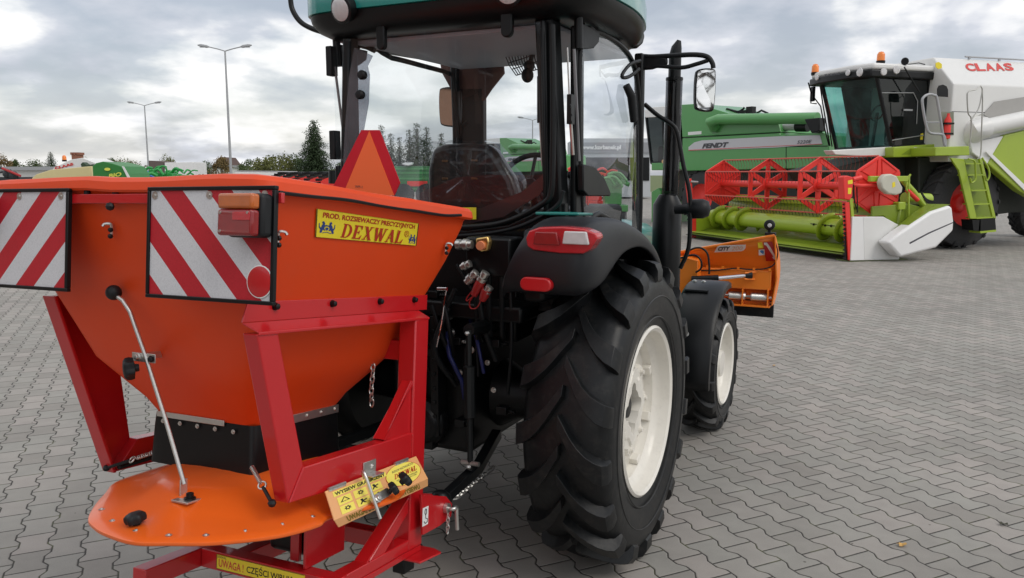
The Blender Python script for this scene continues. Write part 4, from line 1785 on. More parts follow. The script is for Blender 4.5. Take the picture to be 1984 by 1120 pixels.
# frosted deflector strip at the left with two black knobs
ds = T(1, YR - .045, [(686, 92), (722, 108), (712, 128), (716, 145), (714, 200), (704, 255), (696, 275), (664, 330), (668, 250), (676, 150)])
part('air_deflector', B().prism(ds, (0, .004, 0)), glass('smoked_strip', (.62, .64, .68), .8, .12, (.4, .42, .46)), rw, smooth=0)
for px, py in ((705, 146), (701, 184)):
    p = bp('T', 1, YR - .05, px, py)
    part('window_knob', B().lathe([(0, .020), (.02, .022), (.03, .016), (.032, .001)], p, (0, -1, 0), 16), blackm, rw)
# hinge ears over the window
for px, py, w_ in ((736, 78, .022), (980, 50, .026)):
    p = bp('T', 1, YR - .07, px, py)
    e_ = []
    for k in range(11):
        t = PI + PI * k / 10
        e_.append(V((p.x + w_ * math.cos(t), p.y, p.z - .02 + w_ * math.sin(t))))
    e_ += [V((p.x + w_ * 1.1, p.y, p.z + .13)), V((p.x - w_ * 1.1, p.y, p.z + .13))]
    part('window_hinge', B().prism(e_, (0, .03, 0)), black, tr, bevel=.006)
# gas strut
a, b_ = bp('T', 1, .0, 1046, 148), bp('T', 1, .0, 1046, 238)
c = bp('T', 1, .0, 1051, 322)
q = B().cyl(a, b_, .013, 12)
gs = part('gas_strut', q, black, tr)
part('strut_rod', B().cyl(b_, c, .005, 8), steel, gs)

# roof
def roof_ring(z, k, dy=0, e=.0):
    pts = []
    half = [(0, -.34), (.50, -.34), (.66, -.30), (.735, -.18), (.755, .05), (.75, .30), (.70, .58), (.61, .84), (.45, 1.0), (0, 1.03)]
    ring_ = smooth_path([V((x, y, 0)) for x, y in half], 3)
    full = ring_ + [V((-p.x, p.y, 0)) for p in ring_[1:-1][::-1]]
    return [V((p.x * k, (p.y - .35) * k + .35 + dy, z)) for p in full]
    co = [(-.71, -.33, .10), (.71, -.33, .10), (.640, 1.04, .16), (-.640, 1.04, .16)]
    out = []
    for i, (x, y, r_) in enumerate(co):
        cx, cy = x - math.copysign(r_, x), y - (r_ if i > 1 else -r_)
        a0 = (PI, PI * 1.5, 0, PI / 2)[i]
        for j in range(7):
            t = a0 + PI / 2 * j / 6
            out.append(V(((cx + r_ * math.cos(t)) * k, (cy + r_ * math.sin(t) - .35) * k + .35 + dy, z)))
    return out


rows = [roof_ring(2.452, .985), roof_ring(2.455, 1.0), roof_ring(2.54, 1.0), roof_ring(2.60, .98), roof_ring(2.635, .93), roof_ring(2.65, .8)]
q = B().grid(rows, True)
n = len(rows[0])
q.f.append([(len(rows) - 1) * n + i for i in range(n)])
q.f.append([i for i in range(n)][::-1])
roof = part('roof', q, teal, tr, smooth=40)
rows = [roof_ring(2.355, .84), roof_ring(2.36, .88), roof_ring(2.385, .945), roof_ring(2.42, .98), roof_ring(2.450, .99)]
q = B().grid(rows, True)
q.f.append([(len(rows) - 1) * n + i for i in range(n)])
q.f.append([i for i in range(n)][::-1])
part('roof_liner', q, black, roof, smooth=40)
# ceiling; its pale blue-grey paints in the sky's reflection on the window
part('headliner', B().box((-.52, -.14, 2.335), (.52, .88, 2.354)), mat('headliner_sky_sheen', (.42, .43, .48), .6, var=.1), roof, bevel=.004)
# fan grille hanging from the ceiling
gq = B()
gp = T(1, .55, [(980, 110), (1064, 82), (1064, 128), (1000, 146)])
for k in range(16):
    t = k / 15
    a = gp[0].lerp(gp[1], t)
    b_ = gp[3].lerp(gp[2], t)
    gq.tube([a, a.lerp(b_, .5) + V((0, -.02, 0)), b_], .0028, 5)
for t in (0, .33, .66, 1):
    gq.tube([gp[0].lerp(gp[3], t), gp[1].lerp(gp[2], t)], .003, 5)
part('ceiling_grille', gq, mat('grille_grey', (.06, .06, .065), .5), roof)
q = B()
p = bp('T', 1, .5, 1022, 146)
q.ball(p, .035, 14, (1, .6, 1.1))
q.ball(p + V((.0, .02, .05)), .03, 12)
q.tube([p + V((0, .02, .05)), p + V((.02, .04, .14)), V((p.x + .02, p.y + .04, 2.34))], .012, 8)
part('ceiling_lamp', q, black, roof)
# right front lobe of the roof
ear = [bp('T', 0, .60, *q_) for q_ in ((1165, 52), (1200, 40), (1232, 38), (1246, 52), (1251, 70), (1247, 86), (1238, 94), (1229, 92), (1222, 80), (1200, 66))]
part('roof_corner', B().prism([V((.60, p.y, p.z)) for p in ear], (-.10, 0, 0)), black, roof, bevel=.018, bseg=4)
# work light in the left corner
p = bp('T', 1, -.365, 664, 18)
q = B()
q.lathe([(-.06, .05), (.0, .062), (.012, .062), (.016, .055)], p, (-.15, -1, -.25), 28)
wlmp = part('work_light', q, black, roof)
q = B().lathe([(.0, .052), (.018, .050), (.026, .035), (.029, .001)], p, (-.15, -1, -.25), 28)
part('light_glass', q, clearlens, wlmp, smooth=50)
p = V((-p.x, p.y, p.z))
q = B().lathe([(-.06, .05), (.0, .062), (.012, .062), (.016, .055)], p, (.15, -1, -.25), 28)
wlmp = part('work_light', q, black, roof)
q = B().lathe([(.0, .052), (.018, .050), (.026, .035), (.029, .001)], p, (.15, -1, -.25), 28)
part('light_glass', q, clearlens, wlmp, smooth=50)

# ---- doors
XD = .615


def door(sg):
    ol = T(0, XD, [(1124, 70), (1150, 60), (1180, 72), (1206, 92), (1224, 118), (1233, 150), (1240, 230), (1241, 330), (1240, 420), (1236, 470), (1222, 462), (1196, 436), (1160, 414), (1126, 408)])
    ol = [V((sg * XD, p.y, p.z)) for p in ol]
    if sg < 0:
        ol = [V((-XD, y, z)) for y, z in ((-.02, 2.325), (.3, 2.335), (.6, 2.33), (.90, 2.32), (.955, 2.28), (.965, 1.9), (.965, 1.5), (.95, 1.30), (.80, 1.285), (.6, 1.38), (.3, 1.49), (.05, 1.54), (-.03, 1.56))]
    sm = smooth_path(ol, 4, True)
    # glass bulges outwards
    c = sum(sm, V((0, 0, 0))) / len(sm)
    rows = []
    for k in (1.0, .8, .6, .4, .2, .02):
        rows.append([c + (p - c) * k + V((sg * .02 * (1 - k * k), 0, 0)) for p in sm])
    d = part('door_glass', B().grid(rows, True), gside, tr, smooth=80)
    part('door_frame', B().tube(sm, .014, 8, closed=True), black, d, smooth=60)
    # hinges, handle
    for px, y0, y1 in ((1121, 32, 94),):
        a, b_ = T(0, .63, [(px, y0), (px, y1)])
        a.x *= sg
        b_.x *= sg
        part('door_hinge', B().cyl(a, b_, .019, 12), black, d)
        e_ = T(0, .628, [(1125, 45), (1160, 62), (1158, 82), (1148, 94), (1120, 96)])
        part('hinge_plate', B().prism([V((sg * .628, p.y, p.z)) for p in e_], (sg * .006, 0, 0)), blackm, d, bevel=.003)
    e_ = T(0, .632, [(1118, 318), (1140, 322), (1160, 345), (1172, 372), (1172, 380), (1128, 380), (1118, 370)])
    part('lower_hinge', B().prism([V((sg * .632, p.y, p.z)) for p in e_], (sg * .03, 0, 0)), black, d, bevel=.006)
    a, b_ = T(0, .64, [(1213, 165), (1222, 235)])
    if sg > 0:
        part('door_handle', B().tube([V((sg * .64, a.y, a.z)), V((sg * .66, lerp(a.y, b_.y, .3), lerp(a.z, b_.z, .3))), V((sg * .655, b_.y, b_.z))], [.018, .022, .018], 10), blackm, d, smooth=60)
    if sg < 0:
        for z0, z1, x_ in ((2.19, 2.33, .64), (1.79, 1.93, .635)):
            part('door_latch', B().box((-x_ - .015, -.20, z0), (-x_ + .02, -.15, z1)), blackm, d, bevel=.005)
    # bright gas strut and guide rail by the post
    a, b_, c_ = T(0, .628, [(1099, 92), (1105, 230), (1110, 300)])
    for p in (a, b_, c_):
        p.x *= sg
    if sg > 0:
      st_ = part('door_strut', B().cyl(b_, c_, .007, 8), steel, d)
      part('strut_rod', B().cyl(a, b_, .0035, 8), chrome, st_)
    a, b_ = T(0, .622, [(1112, 95), (1122, 312)])
    for p in (a, b_):
        p.x *= sg
    part('edge_strip', B().tube([a, b_], .007, 6), mat('grey_strip', (.22, .22, .23), .35, metal=.4), d)
    # side wall under the glass
    w_ = [V((sg * .60, -.12, 1.18)), V((sg * .60, .98, 1.18)), V((sg * .60, .96, 1.27)), V((sg * .60, .62, 1.38)), V((sg * .60, .2, 1.50)), V((sg * .60, -.12, 1.545))]
    part('door_sill', B().prism(w_, (-sg * .03, 0, 0)), black, tr, bevel=.004)


door(1)
door(-1)
# latch block on right post
q = B()
a = bp('T', 0, .64, 1108, 212)
q.box((.625, a.y - .02, a.z - .06), (.645, a.y + .02, a.z + .06))
for px, py in ((1105, 205), (1107, 222), (1107, 236)):
    bolt(q, bp('T', 0, .645, px, py), (1, 0, 0), .005, .004)
part('latch_block', q, black, tr, bevel=.004)

# ---- inside
sp_ = T(1, .25, [(832, 300), (836, 286), (856, 279), (900, 277), (940, 280), (956, 290), (968, 310), (990, 345), (1003, 385), (1003, 412), (980, 428), (900, 436), (830, 430), (826, 380), (826, 330)])
seat = part('seat_back', B().prism(sp_, (0, .10, 0)), seatm, tr, bevel=.035, bseg=4)
part('seat_cushion', B().box((-.36, .36, 1.42), (.12, .80, 1.54)), seatm, seat, bevel=.04, bseg=4)
part('seat_base', B().box((-.28, .42, 1.20), (.04, .72, 1.4195)), cabin, seat, bevel=.02)
# vents on the back
q = B()
for px, py in ((862, 312), (919, 311), (862, 346), (919, 346)):
    p = bp('T', 1, .246, px, py)
    q.box((p.x - .018, p.y - .004, p.z - .006), (p.x + .018, p.y + .004, p.z + .006))
part('seat_slot', q, mat('seat_slot_amber', (.16, .07, .02), .5), seat, bevel=.003)
# plastic wrapping, crumpled
c = sum(sp_, V((0, 0, 0))) / len(sp_)
sm = smooth_path(sp_, 5, True)
rows = []
for k, dy in ((1.07, .12), (1.085, .06), (1.07, .0), (1.03, -.012), (.9, -.016), (.7, -.018), (.45, -.018), (.1, -.018)):
    rows.append([V((c.x + (p.x - c.x) * k, .25 + dy, c.z + (p.z - c.z) * k)) + V((noise.noise(V((p.x * 14, k * 9, p.z * 14))), noise.noise(V((p.x * 18, k * 7, p.z * 18 + 5))), noise.noise(V((p.x * 15, k * 9, p.z * 15 + 9))))) * .022 for p in sm])
part('plastic_cover', B().grid(rows, True), plasticwrap, seat, smooth=25)
# steering wheel and console
wc = bp('T', 1, .68, 1026, 362)
u = V((1, 0, 0))
w_ = V((0, .42, .90)).normalized()
q = B()
q.tube([wc + (u * math.cos(t) + w_ * math.sin(t)) * .195 for t in [2 * PI * k / 40 for k in range(40)]], .015, 10, closed=True)
for t in (PI / 2, PI * 7 / 6, -PI / 6):
    q.tube([wc, wc + (u * math.cos(t) + w_ * math.sin(t)) * .19], .010, 8)
nrm_ = u.cross(w_).normalized()
q.lathe([(-.02, .045), (.01, .05), (.02, .04)], wc, nrm_, 20)
part('steering_wheel', q, cabin, tr, smooth=60)
cons = T(1, .86, [(985, 420), (990, 380), (1008, 352), (1030, 334), (1060, 330), (1085, 340), (1110, 372), (1125, 420)])
q = B().prism(cons[:] + [V((cons[-1].x, .86, 1.20)), V((cons[0].x, .86, 1.20))], (0, .09, 0))
cn = part('instrument_console', q, cabin, tr, bevel=.015)
q = B().prism([V((p.x, .855, p.z)) for p in T(1, .86, [(1012, 372), (1030, 348), (1060, 344), (1078, 356), (1084, 378)])], (0, -.004, 0))
part('instrument_glass', q, mat('instrument_face', (.03, .035, .04), .15, coat=.6), cn)
q = B()
q.tube([wc - nrm_ * .02, V((wc.x + .02, .84, 1.45)), V((wc.x + .02, .86, 1.2))], .03, 10)
part('steering_column', q, cabin, cn)
q = B().box((.30, .02, 1.2), (.54, .78, 1.56))
part('side_console', q, cabin, tr, bevel=.03, bseg=3)
for i, (x, y) in enumerate(((.36, .45), (.42, .55), (.46, .40))):
    q = B().tube([(x, y, 1.55), (x + .01, y - .02, 1.70)], .006, 6)
    q.ball((x + .01, y - .02, 1.715), .02, 10)
    part('control_lever', q, redp if i == 1 else blackm, tr)

# ---- mirrors
q = B()
lm = T(1, -.05, [(562, -40), (563, 0), (568, 22), (583, 43), (606, 56), (640, 66), (668, 74), (700, 86), (726, 98)])
part('left_rail', B().tube(smooth_path(lm, 5), .0135, 10), black, tr, smooth=60)


def mirror_head(P, dep, parent, rim=.01):
    c = sum(P, V((0, 0, 0))) / len(P)
    nn = V((0, 0, 0))
    for i in range(len(P)):
        nn += P[i].cross(P[(i + 1) % len(P)])
    nn.normalize()
    if nn.y > 0:
        nn = -nn
    sm = smooth_path(P, 4, True)
    rows = []
    for k, d in ((.93, .0), (1.0, -.004), (1.02, -.014), (1.0, -.035), (.90, -dep), (.6, -dep * 1.15), (.05, -dep * 1.2)):
        rows.append([c + (p - c) * k + nn * d for p in sm])
    h = part('mirror_housing', B().grid(rows, True), blackm, parent, smooth=50)
    g_ = B().add([c + (p - c) * .94 + nn * .0005 for p in sm], [list(range(len(sm)))])
    part('mirror_glass', g_, mirrorm, h, smooth=0)
    return h


ma = T(1, .92, [(1238, 108), (1262, 110), (1300, 108), (1345, 106), (1370, 110), (1380, 122), (1382, 132)])
mb = T(1, .92, [(1240, 132), (1275, 128), (1320, 131), (1350, 124), (1372, 117)])
mr_ = part('mirror_arm', B().tube(smooth_path(ma, 5), .013, 10), blackm, tr, smooth=60)
part('arm_lower_rail', B().tube(smooth_path(mb, 5), .011, 10), blackm, mr_, smooth=60)
q = B().prism(T(1, .91, [(1236, 106), (1262, 106), (1292, 112), (1292, 124), (1262, 134), (1238, 136)]), (0, .03, 0))
part('arm_joint', q, blackm, mr_, bevel=.008)
lo2 = T(0, .63, [(1240, 118), (1222, 124), (1208, 140), (1206, 150), (1220, 148), (1238, 134)])
part('arm_loop', B().tube(smooth_path(lo2, 4), .009, 8), blackm, mr_, smooth=60)
a, b_, c_, d_ = [bp('T', 1, y, *q_) for y, q_ in ((.90, (1350, 135)), (.955, (1388, 133)), (.955, (1384, 216)), (.90, (1348, 212)))]
def rr4(a, b_, c_, d_, r_=.16):
    out = []
    Q = [a, b_, c_, d_]
    for i in range(4):
        p, pr, nx = Q[i], Q[i - 1], Q[(i + 1) % 4]
        out.append(p.lerp(pr, r_))
        out.append(p.lerp(nx, r_))
    return out


mirror_head(rr4(a, b_, c_, d_), .055, mr_)
# left mirror, seen through the cab
a, b_, c_, d_ = T(1, .95, [(850, 170), (896, 170), (896, 245), (852, 243)])
ml_ = part('mirror_arm', B().tube(T(1, .96, [(876, 172), (874, 158), (880, 150), (892, 152), (910, 150)]), .010, 8), blackm, tr, smooth=60)
mirror_head(rr4(a, b_, c_, d_), .05, ml_)
g1_ = T(1, .95, [(905, 236), (893, 250), (890, 275), (893, 300)])
part('grab_handle', B().tube(smooth_path(g1_, 4), .011, 8), blackm, tr, smooth=60)

# ---- exhaust and side column
q = B()
xe, ye = .66, 1.28
tp = [bp('T', 1, ye, *q_) for q_ in ((1316, 78), (1311, 92), (1308, 108))]
q.tube([tp[0], tp[1], tp[2], V((tp[2].x, ye, 2.2)), V((tp[2].x - .005, ye, 1.62))], [.012, .030, .036, .036, .036], 16)
ex = part('exhaust_pipe', q, black, tr, smooth=50)
part('heat_shield', B().tube([V((tp[2].x, ye, 2.27)), V((tp[2].x - .006, ye, 1.60))], .048, 18), glass('mesh_shield', (.35, .35, .37), .6, .10, (.05, .05, .05)), ex)
part('shield_clamp', B().lathe([(-.006, .05), (.006, .05)], (tp[2].x, ye, 2.26), (0, 0, 1), 18), black, ex)
q = B()
q.lathe([(0, .06), (.06, .085), (.62, .085), (.68, .05)], (tp[2].x - .02, ye, .92), (0, 0, 1), 24)
part('muffler', q, black, ex)
xe = tp[2].x
q = B().box((xe - .20, 1.12, .60), (xe + .02, 1.40, 1.06))
part('battery_box', q, black, tr, bevel=.04, bseg=3)
# grab rail by the door
gr = T(1, 1.08, [(1249, 202), (1275, 224), (1300, 240), (1312, 258), (1324, 320), (1336, 372), (1337, 420), (1334, 480), (1318, 520)])
part('grab_rail', B().tube(smooth_path(gr, 4), .0125, 10), black, tr, smooth=60)
# turn signal
a, b_ = T(1, 1.12, [(1308, 406), (1376, 404)])
d = (b_ - a)
q = B().tube([a, a.lerp(b_, .35), a.lerp(b_, .45), a.lerp(b_, .8), a.lerp(b_, .95), b_], [.026, .028, .055, .055, .042, .012], 18)
part('turn_signal', q, blackm, tr, smooth=60)
q = B()
q.box((.62, .95, 1.0), (.66, 1.02, 1.30))
part('cab_mount', q, black, tr, bevel=.01)

# ---- slow vehicle triangle
YS = -.36
sv = T(1, YS, [(700, 252), (735, 252), (775, 354), (764, 379), (650, 379), (640, 372)])
s_ = part('slow_vehicle_triangle', B().prism(sv, (0, .004, 0)), smvr, tr, smooth=0)
si = T(1, YS, [(716, 254), (764, 379), (664, 379)])
part('orange_triangle', B().prism([p + V((0, -.001, 0)) for p in si], (0, -.0015, 0)), smvo, s_, smooth=0)
q = B()
c = sum(si, V((0, 0, 0))) / 3
q.box((c.x - .02, YS + .0045, 1.48), (c.x + .02, YS + .03, c.z + .05))
q.box((c.x - .02, YS + .03, 1.46), (c.x + .02, YR + .0, 1.50))
part('triangle_bracket', q, black, s_, bevel=.002)
text('lettering', 'WP-1', bp('T', 1, YS - .004, 688, 364), bp('T', 1, YS - .004, 702, 365), bp('T', 1, YS - .004, 688, 359), inkgrey, s_, (0, 0, 0))
# yellow plate behind the hopper rim
yp = T(1, YR - .04, [(870, 402), (922, 402), (922, 425), (870, 425)])
part('yellow_plate', B().prism(yp, (0, .004, 0)), yellow, tr, smooth=0)

# ---- couplers
def coupler(a, b_, r_, m, nm='hydraulic_coupler', parent=tr):
    a, b_ = V(a), V(b_)
    L = (b_ - a).length
    d = (b_ - a).normalized()
    pr = [(0, r_ * .6), (L * .05, r_), (L * .3, r_), (L * .33, r_ * .75), (L * .45, r_ * .75), (L * .48, r_ * 1.1), (L * .75, r_ * 1.1), (L * .78, r_ * .8), (L, r_ * .8)]
    return part(nm, B().lathe(pr, a, d, 16), m, parent, smooth=40)


yc = -.50
P = lambda x, y, yy=yc: bp('T', 1, yy, x, y)
coupler(P(884, 474), P(915, 474), .022, steel)
q = B().prism(T(1, yc, [(921, 462), (944, 458), (948, 470), (944, 486), (930, 488), (922, 478)]), (0, .03, 0))
br_ = part('brass_valve', q, brass, tr, bevel=.006)
part('valve_cap', B().lathe([(0, .02), (.012, .018), (.013, .001)], P(932, 476, yc - .002), (.1, -1, 0), 16), mat('orange_cap', (.75, .25, .12), .4), br_)
coupler(P(912, 510), P(894, 518), .016, steel)
coupler(P(924, 527), P(904, 547), .019, steel)
coupler(P(942, 527), P(928, 550), .019, steel)
coupler(P(950, 555), P(938, 572), .017, steel)
q = B()
for a, b_ in ((P(932, 545), P(918, 572)), (P(943, 562), P(934, 582))):
    q.tube([a, a.lerp(b_, .5), b_], [.021, .020, .014], 12)
cap = part('dust_cap', q, reddeep, tr, smooth=50)
c1 = smooth_path([P(922, 556), P(906, 575), P(904, 583), P(912, 578), P(928, 560)], 5)
c2 = smooth_path([P(920, 570), P(910, 585), P(912, 597), P(924, 596), P(934, 578)], 5)
part('cap_leash', B().tube(c1, .003, 6).tube(c2, .003, 6), reddeep, cap, smooth=60)
q = B().box((P(915, 500).x - .05, yc + .03, 1.30), (P(915, 500).x + .16, yc + .16, 1.46))
part('valve_block', q, black, tr, bevel=.01)
q = B()
for x in (.30, .36, .42):
    q.tube([(x, yc + .06, 1.30), (x - .02, yc + .10, 1.05), (x - .06, yc + .20, .98)], .012, 8)
part('hydraulic_hose', q, blackm, tr, smooth=60)
wr = [P(865, 560, -.62), P(861, 585, -.62), P(856, 625, -.62), P(846, 672, -.62)]
part('control_rod', B().tube(smooth_path(wr, 3), .0032, 6).tube([P(848, 560, -.62), P(866, 560, -.62)], .008, 8), chrome, tr, smooth=60)

# ---- three-point linkage
for sg in (1, -1):
    q = B()
    q.tube([(sg * .26, -.18, .52), (sg * .36, -.55, .50), (sg * .40, -.90, .50)], [.032, .030, .026], 4, flat=(0, 0, 1))
    q.ball((sg * .40, -.92, .50), .045, 12)
    la = part('lower_link', q, black, tr, bevel=.004)
    q = B()
    q.tube([(sg * .30, -.28, 1.06), (sg * .36, -.62, 1.10)], [.035, .025], 8)
    part('lift_arm', q, black, tr)
    q = B()
    t0, t1 = V((sg * .36, -.62, 1.10)), V((sg * .385, -.66, .53))
    q.tube([t0, t0.lerp(t1, .25), t0.lerp(t1, .26), t0.lerp(t1, .62), t0.lerp(t1, .63), t1], [.012, .012, .024, .024, .012, .012], 10)
    lr_ = part('lift_rod', q, black, tr)
    for t in (.02, .97):
        part('link_pin', B().ball(t0.lerp(t1, t) + V((0, -.012, 0)), .010, 8), steel, lr_)
    part('cross_pin', B().cyl(t1 + V((-.04, 0, .03)), t1 + V((.04, 0, .03)), .010, 8), steel, lr_)
    q = B()
    for k in range(16):
        c = V((sg * .30, -.30, .40)).lerp(V((sg * .40, -.80, .47)), k / 15)
        u_c = V((1, 0, 0)) if k % 2 else V((0, 0, 1))
        q.tube([c + u_c * .010 * math.cos(t) + V((0, 1, 0)) * .020 * math.sin(t) for t in [2 * PI * j / 8 for j in range(8)]], .004, 5, closed=True)
    part('check_chain', q, steel if sg > 0 else black, tr, smooth=60)
q = B()
q.tube([(0, -.34, .98), (-.02, -.52, .99), (-.03, -.74, 1.0)], [.022, .030, .020], 8)
part('top_link', q, black, tr)
q = B()
q.box((.05, -.42, .55), (.09, -.35, 1.10))
for k in range(8):
    q.lathe([(0, .010), (.006, .010)], (.07, -.421, .58 + .065 * k), (0, -1, 0), 8)
q.box((-.09, -.42, .55), (-.05, -.35, 1.10))
q.box((-.049, -.41, .48), (.049, -.36, .56))
part('hitch_ladder', q, black, tr, bevel=.003)
q = B()
for (a, b_, c_) in ((.12, 1.02, .018), (.22, .95, .015), (.30, .90, .012), (.16, .84, .014), (.26, 1.06, .012), (.33, .78, .012)):
    bolt(q, (a, -.345, b_), (0, -1, 0), c_ * .7, .012)
part('casing_bolt', q, steel, tr)
q = B()
q.tube([(.10, -.36, 1.02), (.15, -.42, .93), (.20, -.40, .82), (.18, -.34, .72)], .010, 8)
q.tube([(.18, -.30, 1.1), (.28, -.40, 1.0), (.30, -.38, .86)], .008, 8)
part('brake_line', q, mat('blue_hose', (.015, .02, .12), .4), tr, smooth=60)

# hoses, lines and brackets that fill the back of the gearbox
rnd = random.Random(12)
for k in range(12):
    x0_ = rnd.uniform(-.05, .46)
    z0_ = rnd.uniform(1.0, 1.35)
    a = V((x0_, -.40 - .05 * rnd.random(), z0_))
    c = V((x0_ + rnd.uniform(-.15, .15), -.36, z0_ - rnd.uniform(.25, .55)))
    b_ = a.lerp(c, .5) + V((rnd.uniform(-.05, .05), -.10 * rnd.random(), 0))
    part('hydraulic_hose', B().tube(smooth_path([a, b_, c], 5), rnd.uniform(.007, .013), 7), blackm, tr, smooth=60)
for k in range(9):
    x_, z_ = rnd.uniform(-.1, .44), rnd.uniform(.60, 1.22)
    q = B().box((x_ - .02, -.39, z_ - .015), (x_ + .03, -.345, z_ + .02))
    part('casing_bracket', q, black, tr, bevel=.004)
    coupler((x_ + .03, -.37, z_), (x_ + .07, -.385, z_ + .005), .008, steel if k % 3 == 0 else black, 'line_fitting')

# ================================================================ PLOW
PW = (.0, 3.2, .50)
plw = thing('snow_plow', 'orange snow plow blade raised in front of the tractor, black rubber edge', 'snow plow', 'T', PW)
Y1 = 3.15
# moldboard: back skin in bent vertical strips, from tall right wing to low middle
top = T(1, Y1, [(1326, 484), (1500, 456)])
tr_ = T(1, Y1, [(1503, 457), (1513, 505), (1511, 560), (1507, 590)])
zb, zm1, zm2 = T(1, Y1, [(1505, 590)])[0].z, T(1, Y1, [(1450, 522)])[0].z, T(1, Y1, [(1450, 560)])[0].z
rows = []
for k in range(17):
    t = k / 16
    x = lerp(-1.02, tr_[0].x, t)
    dd = abs(t - .5) * 2
    zt = lerp(top[0].z - .10, top[1].z, max(0, (dd - 0.1) / .9)) if False else None
    ztop = lerp(.98, top[1].z, dd ** 1.3)
    # match the sloping top edge seen in the photo on the right wing
    if t > .5:
        ztop = lerp(bp('T', 1, Y1, 1250, 494).z, top[1].z, (x - .07) / (top[1].x - .07)) if x > .07 else bp('T', 1, Y1, 1250, 494).z
    else:
        xx = -x
        ztop = lerp(bp('T', 1, Y1, 1250, 494).z, top[1].z, max(0, min(1, (xx - .07) / (top[1].x - .07))))
    r_ = []
    for j in range(9):
        v = j / 8
        z = lerp(ztop, zb, v)
        r_.append(V((x + (.025 * math.sin(PI * v) if t > .9 else 0), Y1 + .03 + .10 * math.sin(PI * min(1, v * 1.0)) * .9 - .10 * (1 - v) ** 2, z)))
    rows.append(r_)
mb_ = part('moldboard', B().grid(rows), ploworg, plw, smooth=40, solid=.008)
# top edge roll, side rib
q = B().tube([r_[0] for r_ in rows], .012, 6)
part('edge_roll', q, ploworg, mb_, smooth=60)
for sg in (-1, 1):
    r_ = rows[-1] if sg > 0 else rows[0]
    pts = [p.copy() for p in r_] + [V((r_[-1].x, r_[-1].y - .10, r_[-1].z)), V((r_[4].x, Y1 - .06, r_[5].z)), V((r_[0].x, r_[0].y - .012, r_[0].z))]
    part('end_plate', B().prism(pts, (sg * .01, 0, 0)), ploworg, plw, bevel=.001, smooth=0)
xr = tr_[0].x
q = B()
q.box((-1.0, Y1 - .045, zm2 + .005), (xr - .012, Y1 + .05, zm1))
part('stiffener_beam', q, ploworg, plw, bevel=.006)
q = B()
zl = T(1, Y1, [(1450, 562)])[0].z
zk = T(1, Y1, [(1450, 590)])[0].z
for k in range(11):
    x = lerp(-.97, xr - .03, k / 10)
    q.box((x - .005, Y1 - .07, zk), (x + .005, Y1 + .06, zl + .02))
q.box((-1.0, Y1 - .072, zk - .006), (xr - .012, Y1 + .06, zk + .006))
part('rib', q, ploworg, plw, bevel=.001)
# trip springs
for x0, x1 in ((.68, .98), (.20, .50), (-.5, -.2), (-.95, -.66)):
    z = (zl + zk) / 2 + .01
    n = 180
    for a, b_ in ((x0, lerp(x0, x1, .42)), (lerp(x0, x1, .58), x1)):
        q = B().tube([V((lerp(a, b_, i / n), Y1 - .03 + .028 * math.cos(i * .75), z + .028 * math.sin(i * .75))) for i in range(n + 1)], .0065, 5)
        sp1 = part('trip_spring', q, steel, plw, smooth=60)
    q = B().cyl((x0 - .03, Y1 - .03, z), (x1 + .03, Y1 - .03, z), .011, 8)
    part('spring_rod', q, steel, sp1)
# cutting edge
q = B().box((-1.03, Y1 + .03, zb - .115), (xr + .005, Y1 + .058, zb + .02))
part('rubber_edge', q, rubber, plw, bevel=.004)
part('edge_clamp', B().box((-1.0, Y1 + .018, zb - .03), (xr - .03, Y1 + .0295, zb + .012)), ploworg, plw, bevel=.002)
# angle cylinder
a, b_, c_ = [bp('T', 1, y, *q_) for y, q_ in ((2.95, (1340, 541)), (2.98, (1392, 539)), (3.06, (1444, 534)))]
q = B().cyl(a, b_, .026, 14)
cyl_ = part('angle_cylinder', q, black, plw)
part('piston_rod', B().cyl(b_, c_, .016, 12), chrome, cyl_)
q = B().cyl(c_, c_ + (c_ - b_) * .25, .026, 12)
part('rod_end', q, blackm, cyl_)
q = B()
q.prism([c_ + V((.0, -.03, .03)), c_ + V((.14, .10, .04)), c_ + V((.14, .10, .025)), c_ + V((0, -.03, .018))], (0, .02, 0))
q.prism([c_ + V((.0, -.03, -.018)), c_ + V((.12, .10, -.03)), c_ + V((.12, .10, -.045)), c_ + V((0, -.03, -.03))], (0, .02, 0))
part('cylinder_fork', q, ploworg, plw, bevel=.002)
# middle hinge block, A-frame
hx = T(1, 2.98, [(1326, 498), (1352, 505), (1352, 540), (1326, 562)])
q = B().prism([V((hx[0].x - .15, 2.98, hx[0].z)), hx[0], hx[1], hx[2], V((hx[2].x, 2.98, .62)), V((hx[0].x - .15, 2.98, .62))], (0, .14, 0))
part('pivot_block', q, ploworg, plw, bevel=.006)
q = B().box((-.30, 2.955, .55), (.24, 3.19, .66))
part('push_frame', q, ploworg, plw, bevel=.01)
# hoses
h1 = [bp('T', 1, 2.96, *q_) for q_ in ((1322, 505), (1335, 486), (1355, 480), (1370, 490), (1374, 515), (1374, 531))]
h2 = [bp('T', 1, 2.95, *q_) for q_ in ((1318, 500), (1345, 494), (1358, 505), (1358, 520), (1348, 528))]
part('hydraulic_hose', B().tube(smooth_path(h1, 5), .008, 8).tube(smooth_path(h2, 5), .008, 8), blackm, plw, smooth=60)
wz = [bp('T', 1, Y1 - .055, *q_) for q_ in ((1350, 524), (1385, 524), (1425, 520), (1450, 522), (1480, 521), (1500, 512), (1507, 490), (1502, 468))]
part('lamp_cable', B().tube(smooth_path(wz, 5), .0055, 6), blackm, plw, smooth=60)
q = B()
for k in range(7):
    q.box((lerp(.25, .98, k / 6), Y1 - .06, zm1 + .002), (lerp(.25, .98, k / 6) + .02, Y1 - .05, zm1 + .022))
part('cable_clip', q, ploworg, plw)
